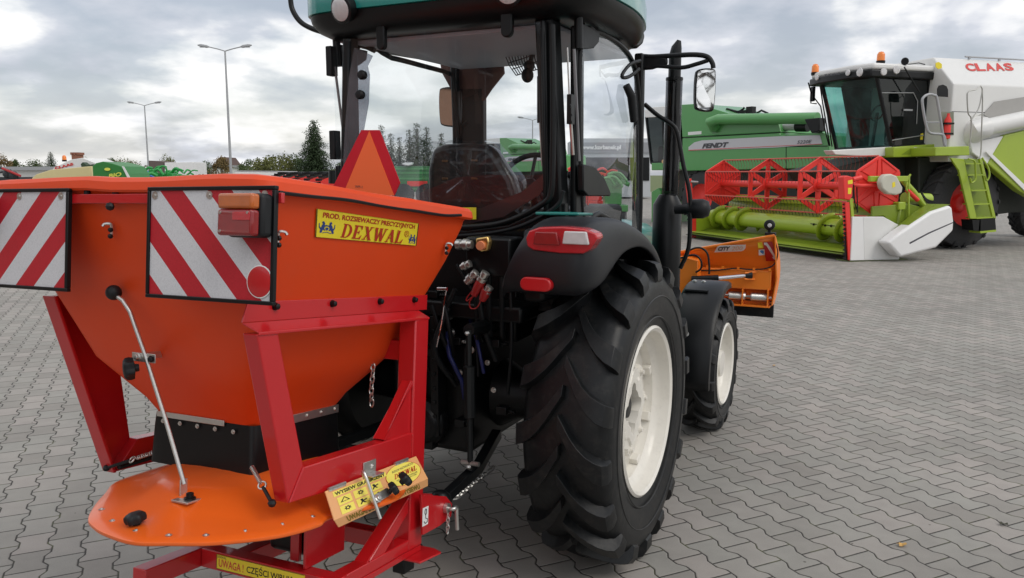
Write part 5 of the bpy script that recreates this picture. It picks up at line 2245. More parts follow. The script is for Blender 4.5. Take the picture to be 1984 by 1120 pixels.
# lamp on the corner
p = bp('T', 1, Y1, 1491, 436)
q = B()
q.lathe([(-.02, .03), (-.012, .042), (.012, .042), (.02, .03)], p, (0, 1, 0), 24)
q.box((p.x - .012, p.y - .01, top[1].z + .0), (p.x + .012, p.y + .01, p.z - .03))
q.box((p.x - .03, p.y - .03, top[1].z), (p.x + .05, p.y + .03, top[1].z + .022))
ml2 = part('marker_lamp', q, blackm, plw, bevel=.002)
part('lamp_glass', B().lathe([(0, .017), (.006, .015), (.008, .001)], p + V((.004, -.0215, -.002)), (0, -1, 0), 20), clearlens, ml2)


def skin_y(x, z):
    """depth of the moldboard back skin at a height"""
    i = min(15, max(0, int((x + 1.02) / (xr + 1.02) * 16)))
    r_ = rows[i]
    for j in range(8):
        if r_[j].z >= z >= r_[j + 1].z:
            t = (r_[j].z - z) / (r_[j].z - r_[j + 1].z)
            return lerp(r_[j].y, r_[j + 1].y, t)
    return r_[0].y


def on_skin(px, py, off=.008):
    p = bp('T', 1, Y1, px, py)
    for _ in range(4):
        p = bp('T', 1, skin_y(p.x, p.z) - off, px, py)
    return p


def sticker(nm, pts, m, off=.008, parent=mb_):
    P_ = [on_skin(*p, off) for p in pts]
    return part(nm, B().add(P_, [list(range(len(P_)))]), m, parent, smooth=0, fixn=False), P_


lb_, LP = sticker('name_label', [(1388, 481), (1390, 478), (1395, 476), (1445, 474), (1444, 481), (1441, 485), (1436, 487), (1384, 489)], whitep, .020)
text('lettering', 'CITY', on_skin(1390, 486.5, .026), on_skin(1415, 485.5, .026), on_skin(1390, 478.5, .026), inkgrey, lb_, (0, 0, 0), bold=.05, shear=.12)
text('lettering', '200', on_skin(1417, 485.5, .026), on_skin(1440, 484.5, .026), on_skin(1417, 478, .026), mat('pale_orange_ink', (.75, .45, .30), .5), lb_, (0, 0, 0), shear=.12)
rb_, _ = sticker('red_white_label', [(1479, 469), (1496, 468), (1506, 505), (1484, 506)], reflector, .009)
sticker('white_stripe', [(1480, 470), (1486, 470), (1505, 496), (1505, 503), (1500, 503), (1482, 484)], whitep, .012, rb_)
sticker('warning_label', [(1468, 470), (1476, 469), (1479, 480), (1469, 481)], yellow, .010)
sa, _ = sticker('notice_label', [(1470, 484), (1481, 483), (1482, 494), (1470, 495)], whitep, .010)
cpt = [on_skin(1476 + 4 * math.cos(2 * PI * k / 12), 489 + 4 * math.sin(2 * PI * k / 12), .013) for k in range(12)]
part('blue_disc', B().add(cpt, [list(range(12))]), mat('sign_blue', (.03, .22, .55), .4), sa, smooth=0, fixn=False)
# ================================================================ BIG COMBINE (frame C: x backward, y to the far side)
CB = (2.6, 3.0, 0)
cmb_ = thing('combine_harvester', 'white and lime green combine harvester with dark cab, at the right edge', 'combine harvester', 'C', CB)


def C(ax, val, pts):
    return bps('C', ax, val, pts)


def plate(nm, fr, ax, val, pts, dep, m, parent, bevel=.02, smooth=0):
    e_ = [0, 0, 0]
    e_[ax] = dep
    return part(nm, B().prism(bps(fr, ax, val, pts), e_), m, parent, bevel=bevel, smooth=smooth)


VC, VT = 2.05, 1.35             # near side of the cab, near side of the grain tank
# cab: glass box leaning forward
n_b = bp('C', 1, VC, 1727, 286)
n_t = bp('C', 1, VC, 1697, 142)
r_b = bp('C', 1, VC, 1801, 281)
r_t = bp('C', 1, VC, 1800, 128)
CW = 1.80
f_b = n_b + V((-.02, CW, .0))
f_t = n_t + V((-.02, CW, .0))
q = B().prism([n_b, r_b, r_t, n_t], (0, .02, 0))
mid_ = n_b.lerp(r_b, .0)
dr = part('cab_door', q, gdark, cmb_, smooth=0)
q = B()
q.tube([n_b, n_t], .045, 8)
q.tube([r_b, r_t], .05, 8)
q.tube([n_b, r_b], .05, 8)
q.tube([n_b + V((0, CW, 0)), n_t + V((0, CW, 0))], .05, 8)
q.tube([r_b + V((0, CW, 0)), r_t + V((0, CW, 0))], .05, 8)
q.tube([n_b, f_b], .05, 8)
q.tube([f_b, r_b + V((0, CW, 0))], .05, 8)
part('cab_frame', q, black, cmb_, smooth=50)
# curved windscreen
rows = []
for j in range(7):
    a, b_ = n_b.lerp(n_t, j / 6), f_b.lerp(f_t, j / 6)
    rows.append([a.lerp(b_, i / 10) + V((-.16 * math.sin(PI * i / 10), 0, 0)) for i in range(11)])
part('windscreen', B().grid(rows), gteal, cmb_, smooth=80)
mf_b, mf_t = f_b.lerp(r_b + V((0, CW, 0)), .42), f_t.lerp(r_t + V((0, CW, 0)), .36)
part('dark_blind_panel', B().prism([mf_b + V((0, -.01, 0)), r_b + V((0, CW - .01, 0)), r_t + V((0, CW - .01, 0)), mf_t + V((0, -.01, 0))], (0, -.03, 0)), cabin, cmb_, smooth=0)  # dark sheet added to block the sky seen through the far window
part('far_window', B().add([f_b, r_b + V((0, CW, 0)), r_t + V((0, CW, 0)), f_t], [[0, 1, 2, 3]]), gteal, cmb_, smooth=0)
q = B().box((r_b.x - .02, VC, r_b.z), (r_b.x + .05, VC + CW, r_t.z))
part('cab_rear_wall', q, cabin, cmb_)
part('cab_floor', B().box((n_b.x + .05, VC + .05, n_b.z - .02), (r_b.x, VC + CW - .05, n_b.z + .06)), cabin, cmb_)
cs = V((n_b.x + .85, VC + .95, n_b.z))
q = B().box((cs.x, cs.y - .25, cs.z + .1), (cs.x + .5, cs.y + .25, cs.z + .55))
q.box((cs.x + .42, cs.y - .25, cs.z + .55), (cs.x + .56, cs.y + .25, cs.z + 1.2))
part('driver_seat', q, cabin, cmb_, bevel=.05)
q = B()
sc_ = V((cs.x - .45, cs.y, cs.z + .85))
q.tube([sc_ + V((.06 * math.sin(t), .19 * math.cos(t), .18 * math.sin(t))) for t in [2 * PI * k / 24 for k in range(24)]], .018, 8, closed=True)
q.tube([sc_, V((sc_.x - .1, sc_.y, cs.z))], .04, 8)
q.tube([sc_ + V((.4, -.45, -.1)), sc_ + V((.45, -.45, -.75))], .06, 8)
q.box((sc_.x + .3, sc_.y - .55, sc_.z - .02), (sc_.x + .42, sc_.y - .32, sc_.z + .22))
part('steering_wheel', q, cabin, cmb_, smooth=60)
# door handle rail lines
q = B()
for pts in (((1708, 180), (1770, 180), (1778, 196), (1776, 240)), ((1728, 272), (1790, 262))):
    q.tube([bp('C', 1, VC - .02, *p) for p in pts], .010, 6)
a = bp('C', 1, VC - .02, 1750, 213)
q.box((a.x, a.y - .02, a.z - .02), (a.x + .25, a.y, a.z + .02))
part('door_rail', q, poleM, dr, smooth=50)
plate('yellow_notice', 'C', 1, VC - .012, ((1784, 259), (1789, 258), (1788, 271), (1783, 271)), .005, yellow, dr, 0)
# roof
rf = [V((n_t.x - .25, VC - .14, 0)), V((r_t.x + .05, VC - .14, 0)), V((r_t.x + .05, VC + CW + .14, 0)), V((n_t.x - .25, VC + CW + .14, 0)), V((n_t.x - .42, VC + CW * .5 + .5, 0)), V((n_t.x - .42, VC + CW * .5 - .5, 0))]
zt = n_t.z + .02
q = B().prism([V((p.x, p.y, zt - .12)) for p in rf], (0, 0, .17))
rfp = part('roof_visor', q, black, cmb_, bevel=.03)
q = B().prism([V((p.x + (.0 if p.x > n_t.x else .05), p.y, zt + .0505)) for p in rf], (0, 0, .14))
part('cab_roof', q, white, cmb_, bevel=.05, bseg=3)
for px, py, r_ in ((1643, 141, .07), (1666, 140, .095), (1583, 151, .06), (1712, 139, .085), (1737, 135, .095)):
    if px < 1690:
        c = bp('C', 0, n_t.x - .43, px, py)
        q = B().lathe([(0, r_), (.02, r_ * .9), (.03, .001)], c, (-1, 0, 0), 18)
    else:
        c = bp('C', 1, VC - .142, px, py)
        q = B().lathe([(0, r_), (.02, r_ * .9), (.03, .001)], c, (0, -1, 0), 18)
    part('roof_light', q, clearlens, rfp, smooth=50)
text('lettering', 'TUCANO', bp('C', 0, n_t.x - .424, 1597, 149), bp('C', 0, n_t.x - .424, 1628, 145), bp('C', 0, n_t.x - .424, 1597, 144), inkgrey, rfp, (0, 0, 0), bold=.03)


def beacon(fr, c, s_, parent):
    q = B().lathe([(0, .07 * s_), (.05 * s_, .075 * s_), (.055 * s_, .065 * s_)], c, (0, 0, 1), 16)
    b0 = part('beacon_base', q, black, parent)
    q = B().lathe([(.055 * s_, .068 * s_), (.16 * s_, .064 * s_), (.20 * s_, .04 * s_), (.21 * s_, .001)], c, (0, 0, 1), 18)
    part('beacon_lens', q, beaconm, b0, smooth=60)


beacon('C', bp('C', 1, VC + CW, 1579, 146), 1.3, cmb_)
beacon('C', bp('C', 1, VC + .1, 1706, 124), 1.3, cmb_)
q = B().lathe([(0, .07), (.05, .085), (.07, .07)], bp('C', 1, VC - .1, 1752, 119), (-.4, -.8, -.1), 16)
q.tube([bp('C', 1, VC - .1, *p) for p in ((1752, 119), (1748, 126), (1780, 122), (1792, 125))], .012, 6)
q.tube([bp('C', 1, VC - .25, *p) for p in ((1752, 130), (1770, 160), (1782, 180))], .016, 6)
part('side_lamp', q, black, cmb_, smooth=50)
# mirror arms in front
q = B()
for pts in (((1566, 160), (1572, 182), (1590, 206), (1598, 250), (1606, 282)), ((1588, 160), (1594, 200), (1608, 283)), ((1596, 160), (1600, 200), (1612, 284)), ((1572, 180), (1571, 200), (1582, 201))):
    q.tube([bp('C', 1, VC + CW + .25, *p) for p in pts], .016, 6)
q.box(tuple(bp('C', 1, VC + CW + .2, 1574, 196) + V((0, 0, 0))), tuple(bp('C', 1, VC + CW + .2, 1579, 168) + V((.02, .1, 0))))
part('mirror_arm', q, black, cmb_, smooth=50)

# chin panel under the cab, lamps
plate('chin_panel', 'C', 1, VC - .05, ((1612, 291), (1731, 284), (1731, 300), (1700, 304), (1618, 300)), .3, white, cmb_)
lp_ = plate('lamp_panel', 'C', 1, VC - .30, ((1731, 285), (1812, 279), (1814, 303), (1731, 305)), .5, lime, cmb_)
for px, r_ in ((1773, .09), (1799, .08)):
    c = bp('C', 1, VC - .302, px, 293)
    q = B().lathe([(0, r_), (.02, r_ * .95), (.03, r_ * .6), (.032, .001)], c, (0, -1, 0), 18)
    part('head_lamp', q, clearlens if px == 1773 else inkgrey, lp_, smooth=50)
q = B().prism(C(1, VC - .302, ((1746, 300), (1765, 287), (1810, 285), (1812, 298))), (0, -.002, 0))
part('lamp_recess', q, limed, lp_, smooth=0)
plate('platform', 'C', 1, VT - .28, ((1812, 285), (1878, 283), (1879, 301), (1812, 302)), 1.0, lime, cmb_, .015)
# under-cab body
plate('feeder_house', 'C', 1, 2.25, ((1600, 330), (1700, 304), (1860, 304), (1860, 400), (1760, 420), (1640, 420)), 1.4, mat('dark_machine', (.02, .024, .018), .6), cmb_, .03)

# grain tank: front wall facing forward, steep side with window, sloping upper flank
ux = r_t.x + .02
a1 = bp('C', 1, VT, 1870, 160)
ztop = bp('C', 1, VT + .7, 1822, 113).z
zs = bp('C', 1, VT, 1873, 163).z
UX = a1.x + .02
zb_ = bp('C', 1, VT, 1873, 283).z
fw = [V((ux + .06, VC + .02, zb_)), V((ux + .06, VT + .05, zb_)), V((ux + .06, VT + .05, zs)), V((ux + .06, VT + .55, ztop)), V((ux + .06, VC + .3, ztop)), V((ux + .06, VC + .3, ztop))]
q = B()
L_ = 5.2
sec = [V((0, VT, zb_ - .35)), V((0, VT, zs)), V((0, VT + .62, ztop)), V((0, VT + 2.7, ztop)), V((0, VT + 3.3, zs)), V((0, VT + 3.3, zb_ - .35))]
q.prism([V((ux, p.y, p.z)) for p in sec], (L_, 0, 0))
tank = part('grain_tank', q, white, cmb_, bevel=.03, smooth=0)
# seams
q = B()
for z in (bp('C', 1, VT, 1840, 216).z,):
    q.box((ux + .01, VT - .004, z - .006), (ux + L_, VT + .0, z + .006))
part('panel_seam', q, inkgrey, tank)
# everything on the flank of the tank
F_ = lambda pts, off=.012: C(1, VT - off, pts)
arch = [(1816, 187), (1816, 172), (1819, 166), (1827, 164), (1834, 167), (1837, 174), (1837, 188)]
part('tank_window', B().prism(F_(arch), (0, .01, 0)), black, tank, smooth=0)
part('yellow_notice', B().prism(F_(((1813, 122), (1819, 120), (1825, 124), (1825, 132), (1818, 134), (1813, 130))), (0, .01, 0)), yellow, tank, smooth=0)
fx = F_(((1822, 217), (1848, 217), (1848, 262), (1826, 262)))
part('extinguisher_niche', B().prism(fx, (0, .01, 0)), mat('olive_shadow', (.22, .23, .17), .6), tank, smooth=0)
a, b_ = F_(((1834, 270), (1834, 236)), .10)
q = B().lathe([(0, .02), (.02, .07), (.42, .07), (.50, .03), (.56, .03)], (a.x, a.y, a.z), (0, 0, 1), 16)
ext = part('fire_extinguisher_body', q, redp, tank, smooth=50)
q = B().box((a.x - .1, a.y - .08, a.z + .1), (a.x + .1, a.y + .06, a.z + .14)).box((a.x - .1, a.y - .08, a.z + .32), (a.x + .1, a.y + .06, a.z + .36))
part('strap', q, black, ext)
# sloping flank lettering (plane through the crease and the top edge)
p0 = V((ux, VT, zs))
slope = V((0, .62, ztop - zs))
nrm2 = V((0, -(ztop - zs), .62)).normalized()
cc = nrm2.dot(p0) + .006
TL = [bpp('C', nrm2, cc, *p) for p in ((1874, 138), (1967, 137), (1867, 123))]
for k_, ch_ in enumerate('CLAAS'):
    w0, w1 = k_ / 5 + .006, (k_ + 1) / 5 - .010
    text('lettering', ch_, TL[0].lerp(TL[1], w0), TL[0].lerp(TL[1], w1), TL[2] + (TL[1] - TL[0]) * w0, inkredw, tank, nrm2 * .004, bold=.042)
plate('tank_lower_flank', 'C', 1, VT - .02, ((1905, 222), (1927, 197), (1990, 187), (1990, 217), (1915, 228)), -.01, mat('grey_sheet', (.38, .37, .35), .5), tank, 0)
# rails and pipes over the tank
q = B()
q.tube([V((ux + .9, VT + .6, ztop + .05)), V((ux + 5, VT + .6, ztop + .05))], .02, 6)
for k in range(3):
    q.box((ux + 1.0 + .9 * k, VT + .58, ztop), (ux + 1.05 + .9 * k, VT + .62, ztop + .06))
part('top_rail', q, poleM, tank, smooth=50)
# unloading auger tube
a, b_ = bp('C', 1, VT - .12, 1893, 251), bp('C', 1, VT - .12, 1990, 230)
q = B().tube([a + V((-.04, .3, -.2)), a, a + V((.22, -.02, .05)), a + V((.225, -.02, .05)), b_ + (b_ - a)], [.24, .25, .235, .19, .19], 20)
part('unloading_auger', q, white, cmb_, smooth=50)
# side panels
plate('side_panel_white', 'C', 1, VT - .10, ((1880, 277), (1946, 263), (1913, 318), (1884, 296)), .2, whitep, cmb_, .02)
plate('side_panel_green', 'C', 1, VT - .12, ((1946, 262), (2060, 235), (2060, 420), (1975, 370), (1914, 318)), .2, lime, cmb_, .03)
q = B().prism(C(1, VT - .155, ((1910, 294), (1916, 292), (2000, 372), (2000, 384))), (0, .03, 0))
part('panel_moulding', q, whitep, cmb_, smooth=0)
plate('chassis', 'C', 1, VT + .5, ((1780, 305), (2060, 305), (2060, 410), (1960, 412), (1900, 420), (1780, 400)), 2.0, mat('dark_machine', (.02, .024, .018), .6), cmb_, .03)

# wheels
def big_wheel(u, v, r_, w_, rim, far=False):
    w = bpy.data.objects.new('wheel', None)
    COL.objects.link(w)
    w.parent = cmb_
    w.location = V((u, v, r_)) - V(CB)
    q = B().lathe([(-w_ / 2, rim), (-w_ / 2, r_ * .75), (-w_ * .42, r_ - .06), (0, r_ - .045), (w_ * .42, r_ - .06), (w_ / 2, r_ * .75), (w_ / 2, rim)], (0, 0, 0), (0, 1, 0), 48, cap=False)
    nl = 20
    for side in (-1, 1):
        for i in range(nl):
            a0 = 2 * PI * (i + (.5 if side > 0 else 0)) / nl
            vs = []
            for fx_, fa, rr in ((0, 0, r_), (.5, .20, r_ - .005), (.9, .27, r_ - .04), (1.02, .29, r_ - .12)):
                for da, r2 in ((-.05, r_ - .09), (-.035, rr), (.035, rr), (.05, r_ - .09)):
                    a_ = a0 + fa + da
                    if fx_ > 1:
                        r2 = rr if abs(da) < .04 else rr - .03
                    vs.append(V((r2 * math.cos(a_), side * fx_ * w_ / 2, -r2 * math.sin(a_))))
            fs = []
            for j in range(3):
                for k in range(3):
                    fs.append([j * 4 + k, j * 4 + k + 1, (j + 1) * 4 + k + 1, (j + 1) * 4 + k])
            q.add(vs, fs)
    part('tyre', q, rubberd, w, smooth=35)
    q = B().lathe([(-w_ * .46, rim + .02), (-w_ * .47, rim - .01), (-w_ * .40, rim - .03), (-w_ * .20, rim - .08), (-w_ * .15, .22), (-w_ * .25, .18), (-w_ * .27, .001)], (0, 0, 0), (0, 1, 0), 40, cap=False)
    part('rim', q, redp, w, smooth=40, solid=.01)


wc_ = bp('C', 1, 1.45, 1870, 482)
big_wheel(wc_.x - .02, 1.45 + .36, 1.04, .72, .53)
big_wheel(wc_.x - .02, 6.0 - 1.45 - .36 + .05, 1.04, .72, .53)
big_wheel(wc_.x + 4.9, 2.1, .65, .45, .33)
big_wheel(wc_.x + 4.9, 3.9, .65, .45, .33)

# ladder
q = B()
VL = VT - .38
st_l = C(1, VL, [(1842, 306), (1868, 308), (1893, 424), (1880, 424), (1858, 330)])
q.prism(st_l, (0, .05, 0))
st_r = C(1, VL, [(1898, 308), (1903, 308), (1930, 424), (1924, 424)])
q.prism(st_r, (0, .05, 0))
ldp = part('ladder', q, lime, cmb_, bevel=.008)
for k in range(5):
    t = (.08, .27, .53, .76, .99)[k]
    a = C(1, VL, [(lerp(1870, 1893, t), lerp(308, 424, t)), (lerp(1900, 1926, t), lerp(308, 422, t))])
    q = B()
    q.add([a[0], a[1], a[1] + V((0, .30, 0)), a[0] + V((0, .30, 0))], [[0, 1, 2, 3]])
    part('tread', q, lime, ldp, solid=.03, smooth=0)
q = B().prism(C(1, VL + .28, [(1868, 308), (1903, 308), (1930, 424), (1892, 424)]), (0, .01, 0))
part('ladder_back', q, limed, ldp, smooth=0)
q = B()
a = C(1, VL, [(1884, 426), (1898, 426), (1896, 448), (1886, 446)])
q.prism(a, (0, .3, 0))
q.prism(C(1, VL, [(1900, 424), (1928, 422), (1930, 446), (1900, 448)]), (0, .3, 0))
part('rubber_step', q, black, ldp)
part('tread', B().prism(C(1, VL, [(1899, 448), (1930, 445), (1930, 449), (1900, 452)]), (0, .3, 0)), lime, ldp)
q = B()
for pts in (((1876, 308), (1888, 312), (1890, 330), (1890, 348), (1882, 354), (1880, 345)), ((1903, 306), (1914, 324), (1917, 340), (1912, 350), (1908, 340))):
    q.tube(smooth_path([bp('C', 1, VL - .12, *p) for p in pts], 4), .02, 6)
part('ladder_handrail', q, lime, ldp, smooth=60)
# handrails
q = B()
q.tube(smooth_path([bp('C', 1, VT - .45, *p) for p in ((1832, 284), (1828, 262), (1803, 258), (1795, 245), (1787, 200), (1790, 188), (1800, 183), (1810, 185), (1816, 195), (1830, 282))], 4), .028, 8)
q.tube([bp('C', 1, VT - .45, 1796, 237), bp('C', 1, VT - .45, 1820, 237)], .016, 6)
part('handrail', q, poleM, cmb_, smooth=60)
q = B()
q.tube(smooth_path([bp('C', 1, VT - .40, *p) for p in ((1879, 285), (1882, 232), (1876, 220), (1874, 190), (1876, 178), (1890, 174), (1903, 172), (1902, 250), (1900, 300), (1893, 308))], 3), .014, 6)
q.tube(smooth_path([bp('C', 1, VT - .40, *p) for p in ((1903, 176), (1896, 210), (1882, 230))], 3), .012, 6)
q.tube(smooth_path([bp('C', 1, VT - .40, *p) for p in ((1902, 222), (1890, 225), (1880, 234))], 3), .012, 6)
part('hand_rail', q, mat('galvanised_rail', (.45, .45, .42), .4, metal=.5), cmb_, smooth=60)

# ================================================================ HEADER with reel
HB = (.8, 2.9, 0)
hd = thing('combine_header', 'lime green cutting header with red six-sided reel discs, in front of the white combine', 'combine header', 'C', HB)
# reel axis
rc = bp('C', 1, .28, 1700, 358)
UR, ZR = rc.x, rc.z
cents = [bp('C', 0, UR, px, py) for px, py in ((1404, 354), (1487, 354), (1586, 356), (1700, 358))]
VV = [c.y for c in cents]
ZR -= .035
RRr = .62
VV[0] += .1
print('reel', UR, ZR, VV, RRr)


def hexp(r_, k, v, rot=0.0):
    t = PI / 2 + PI * 2 * k / 6 + rot
    return V((UR + r_ * math.cos(t), v, ZR + r_ * math.sin(t)))


reel = part('reel_shaft', B().cyl((UR, VV[3] - .1, ZR), (UR, VV[0] + .1, ZR), .085, 16), redp, hd)
for i, v in enumerate(VV):
    outer = [hexp(RRr, k, v) for k in range(6)]
    oo = []
    for k in range(6):
        for a_, b_ in ((.06, k - 1), (.06, (k + 1) % 6)):
            oo.append(outer[k].lerp(outer[b_], a_))
    if i in (0, 3):
        q = B().prism([p + V((0, -.02, 0)) for p in oo], (0, .04, 0))
        d_ = part('reel_disc', q, redp, reel, bevel=.01)
        # pressed ribs
        q = B()
        for k in range(6):
            a, b_, c = V((UR, v, ZR)), outer[k], outer[(k + 1) % 6]
            g0 = (a + b_ + c) / 3
            tri = [g0 + (p - g0) * .74 for p in (a.lerp(b_, .12), b_, c)]
            q.tube([p + V((0, -.024, 0)) for p in tri], .016, 6, closed=True)
        part('pressed_rib', q, redp, d_, smooth=60)
    else:
        q = B()
        n = 6
        ins = [V((UR, v, ZR)) + (p - V((UR, v, ZR))) * .79 for p in outer]
        for k in range(6):
            k2 = (k + 1) % 6
            q.prism([p + V((0, -.02, 0)) for p in (outer[k], outer[k2], ins[k2], ins[k])], (0, .04, 0))
            d = (outer[k] - V((UR, v, ZR))).normalized()
            s_ = V((-d.z, 0, d.x))
            cen_ = V((UR, v, ZR))
            q.prism([p + V((0, -.017, 0)) for p in (cen_ + d * .10 - s_ * .07, ins[k] * 1.0 - s_ * .055, ins[k] + s_ * .055, cen_ + d * .10 + s_ * .07)], (0, .034, 0))
        q.lathe([(-.03, .15), (.03, .15)], (UR, v, ZR), (0, 1, 0), 18)
        d_ = part('reel_spider', q, redp, reel, bevel=.008)
        q = B()
        for k in range(6):
            k2 = (k + 1) % 6
            q.tube([outer[k] * 1 + V((0, -.024, 0)), outer[k2] + V((0, -.024, 0))], .014, 6)
        part('pressed_rib', q, redp, d_, smooth=60)
# tine bars with wire tines
tinem = mat('tine_wire', (.20, .03, .02), .5)
tineb = mat('tine_black', (.02, .02, .02), .5)
for k in range(6):
    a, b_ = hexp(RRr - .01, k, VV[3] + .02), hexp(RRr - .01, k, VV[0] - .02)
    bar_ = part('tine_bar', B().cyl(a, b_, .017, 8), mat('faded_red', (.60, .10, .07), .5), reel)
    q = B()
    nt = 46
    for j in range(nt):
        p = a.lerp(b_, (j + .5) / nt)
        q.tube([p + V((0, 0, 0)), p + V((-.015, 0, -.03)), p + V((.0, 0, -.05))], .010, 4)
        q.tube([p + V((0, 0, -.05)), p + V((.03, 0, -.14)), p + V((.01, 0, -.26))], .0045, 4)
    part('reel_tines', q, tineb if k in (1, 2, 3, 4) else tinem, bar_, smooth=0)

VN, VF = 0.10, VV[0] + .35
# trough: floor sheet, back wall, auger
q = B()
prof = [(.02, .12), (.35, .16), (.55, .24), (.62, .20), (.95, .22), (1.15, .42), (1.20, .80), (1.22, 1.02)]
rows = [[V((u_p, VN, z)) for u_p, z in prof], [V((u_p, VF, z)) for u_p, z in prof]]
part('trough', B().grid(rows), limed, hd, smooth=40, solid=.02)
q = B().box((1.16, VN, 1.00), (1.34, VF, 1.16))
part('top_beam', q, lime, hd, bevel=.02)
q = B().box((1.3, VN + .2, .30), (1.55, VF - .2, .50))
part('rear_tube', q, limed, hd, bevel=.03)
q = B().box((.03, VN, .165), (.45, VF, .185))
part('floor_sheet', q, lime, hd)
ag = part('auger_tube', B().cyl((.72, VN + .05, .58), (.72, VF - .05, .58), .19, 28), lime, hd)
for s0, s1, hand in ((VN + .08, VN + 1.9, 1), (VF - .1, VF - 1.9, -1)):
    rows = []
    n = 90
    for i in range(n + 1):
        t = i / n
        v = lerp(s0, s1, t)
        a_ = hand * t * 2 * PI * 3.2
        rows.append([V((.72 + r_ * math.cos(a_), v, .58 + r_ * math.sin(a_))) for r_ in (.18, .315)])
    part('auger_flight', B().grid(rows), lime, ag, smooth=60, solid=.012)
q = B()
for k in range(5):
    p = V((.72 - .19, lerp(VN + 1.0, VN + 1.75, k / 4), .62))
    q.ball(p, .03, 6)
q.tube([(.52, VN + .9, .63), (.52, VN + 1.85, .63)], .008, 5)
part('auger_finger', q, black, ag)
# knife
q = B().box((-.02, VN, .085), (.03, VF, .115))
kn = part('knife_bar', q, black, hd)
q = B()
nk = 72
for k in range(nk):
    v = lerp(VN + .03, VF - .03, k / (nk - 1))
    q.add([V((-.0195, v - .022, .115)), V((-.0195, v + .022, .115)), V((-.13, v, .10)), V((-.0195, v - .022, .085)), V((-.0195, v + .022, .085))], [[0, 1, 2], [4, 3, 2], [0, 2, 3], [1, 4, 2], [0, 3, 4, 1]])
part('knife_fingers', q, black, kn, smooth=0)
# far side wall with red edge
plate('far_divider', 'C', 1, VF, ((1349, 420), (1366, 405), (1440, 425), (1470, 408), (1478, 398), (1520, 400), (1520, 470), (1349, 468)), .03, lime, hd, .005)
a = C(1, VF - .03, [(1341, 402), (1349, 402), (1349, 468), (1341, 468)])
part('divider_edge', B().prism(a, (0, .06, 0)), redp, hd, bevel=.005)
q = B()
for k in range(7):
    p = bp('C', 1, VF - .0, 1340, 406 + 9 * k)
    q.add([p + V((0, 0, .035)), p + V((0, 0, -.035)), p + V((-.10, 0, -.0)), p + V((0, .03, .0))], [[0, 1, 2], [0, 2, 3], [1, 3, 2], [0, 3, 1]])
part('side_knife', q, black, hd, smooth=0)
a = C(1, VF - .05, [(1330, 348), (1340, 346), (1345, 395), (1337, 402)])
part('reel_arm', B().prism(a, (0, .10, 0)), redp, hd, bevel=.01)
q = B().tube([bp('C', 1, VF - .05, 1338, 352), bp('C', 1, VF - .05, 1352, 353)], .03, 8)
part('arm_pin', q, poleM, hd)
# near post (red with lime back edge), black toothed side knife
a = C(1, VN - .08, [(1638, 392), (1646, 392), (1652, 504), (1644, 504)])
part('side_post', B().prism(a, (0, .10, 0)), redp, hd, bevel=.006)
a = C(1, VN - .06, [(1646, 385), (1652, 384), (1656, 430), (1650, 502), (1650, 420)])
part('post_backing', B().prism(a, (0, .08, 0)), lime, hd, smooth=0)
q = B()
for k in range(14):
    p = bp('C', 1, VN - .05, 1637, 396 + 8 * k)
    q.add([p + V((.04, 0, .045)), p + V((.04, 0, -.045)), p + V((-.07, 0, -.0)), p + V((.04, .04, .0))], [[0, 1, 2], [0, 2, 3], [1, 3, 2], [0, 3, 1]])
    q.box(tuple(p + V((.03, .0, -.045))), tuple(p + V((.06, .05, .045))))
part('side_knife', q, black, hd, smooth=0)
a = C(1, VN - .10, [(1634, 343), (1641, 340), (1652, 343), (1652, 380), (1647, 388), (1636, 386)])
hr = part('reel_arm_head', B().prism(a, (0, .16, 0)), redp, hd, bevel=.015)
q = B()
q.tube([bp('C', 1, VN - .02, *p) for p in ((1652, 348), (1668, 344))], .05, 8)
q.tube([bp('C', 1, VN + .02, *p) for p in ((1652, 358), (1668, 360), (1700, 358))], .04, 8)
part('arm_pivot', q, redp, hr, smooth=50)
part('yellow_notice', B().prism(C(1, VN - .104, [(1643, 350), (1652, 348), (1652, 356), (1643, 357)]), (0, .003, 0)), yellow, hr, smooth=0)
part('yellow_notice', B().prism(C(1, VN - .104, [(1643, 364), (1650, 364), (1649, 376), (1643, 376)]), (0, .003, 0)), yellow, hr, smooth=0)
q = B()
for pts in (((1654, 358), (1656, 392), (1662, 410)), ((1660, 362), (1661, 395), (1661, 412))):
    q.tube(smooth_path([bp('C', 1, VN - .05, *p) for p in pts], 4), .012, 6)
part('hydraulic_hose', q, black, hd, smooth=60)
# reel drive housing (pale plastic) with lime arm
q = B()
a = C(1, VN - .22, [(1710, 345), (1716, 338), (1728, 337), (1738, 341), (1750, 364), (1748, 374), (1738, 378), (1722, 376), (1710, 366), (1707, 354)])
part('drive_cover', B().prism(a, (0, .14, 0)), mat('aged_plastic', (.55, .54, .45), .5, var=.1), hd, bevel=.03, bseg=3)
part('yellow_notice', B().prism(C(1, VN - .224, [(1729, 354), (1734, 352), (1735, 361), (1729, 364)]), (0, .003, 0)), yellow, hd, smooth=0)
q = B().box(tuple(bp('C', 1, VN - .05, 1686, 352)), tuple(bp('C', 1, VN - .05, 1760, 341) + V((0, .08, 0))))
part('reel_arm', q, lime, hd, bevel=.01)
q = B().tube([bp('C', 1, VN + .05, *p) for p in ((1750, 350), (1770, 372), (1793, 404))], .06, 8)
ra = part('reel_lift_arm', q, lime, hd, smooth=50)
q = B().tube([bp('C', 1, VN + .02, *p) for p in ((1757, 368), (1778, 388))], .045, 8)
part('lift_ram', q, redp, ra, smooth=50)
q = B().tube([bp('C', 1, VN, *p) for p in ((1761, 340), (1760, 420), (1762, 428))], .022, 6)
q.tube(smooth_path([bp('C', 1, VN, *p) for p in ((1764, 338), (1757, 350), (1756, 366), (1760, 372))], 4), .02, 6)
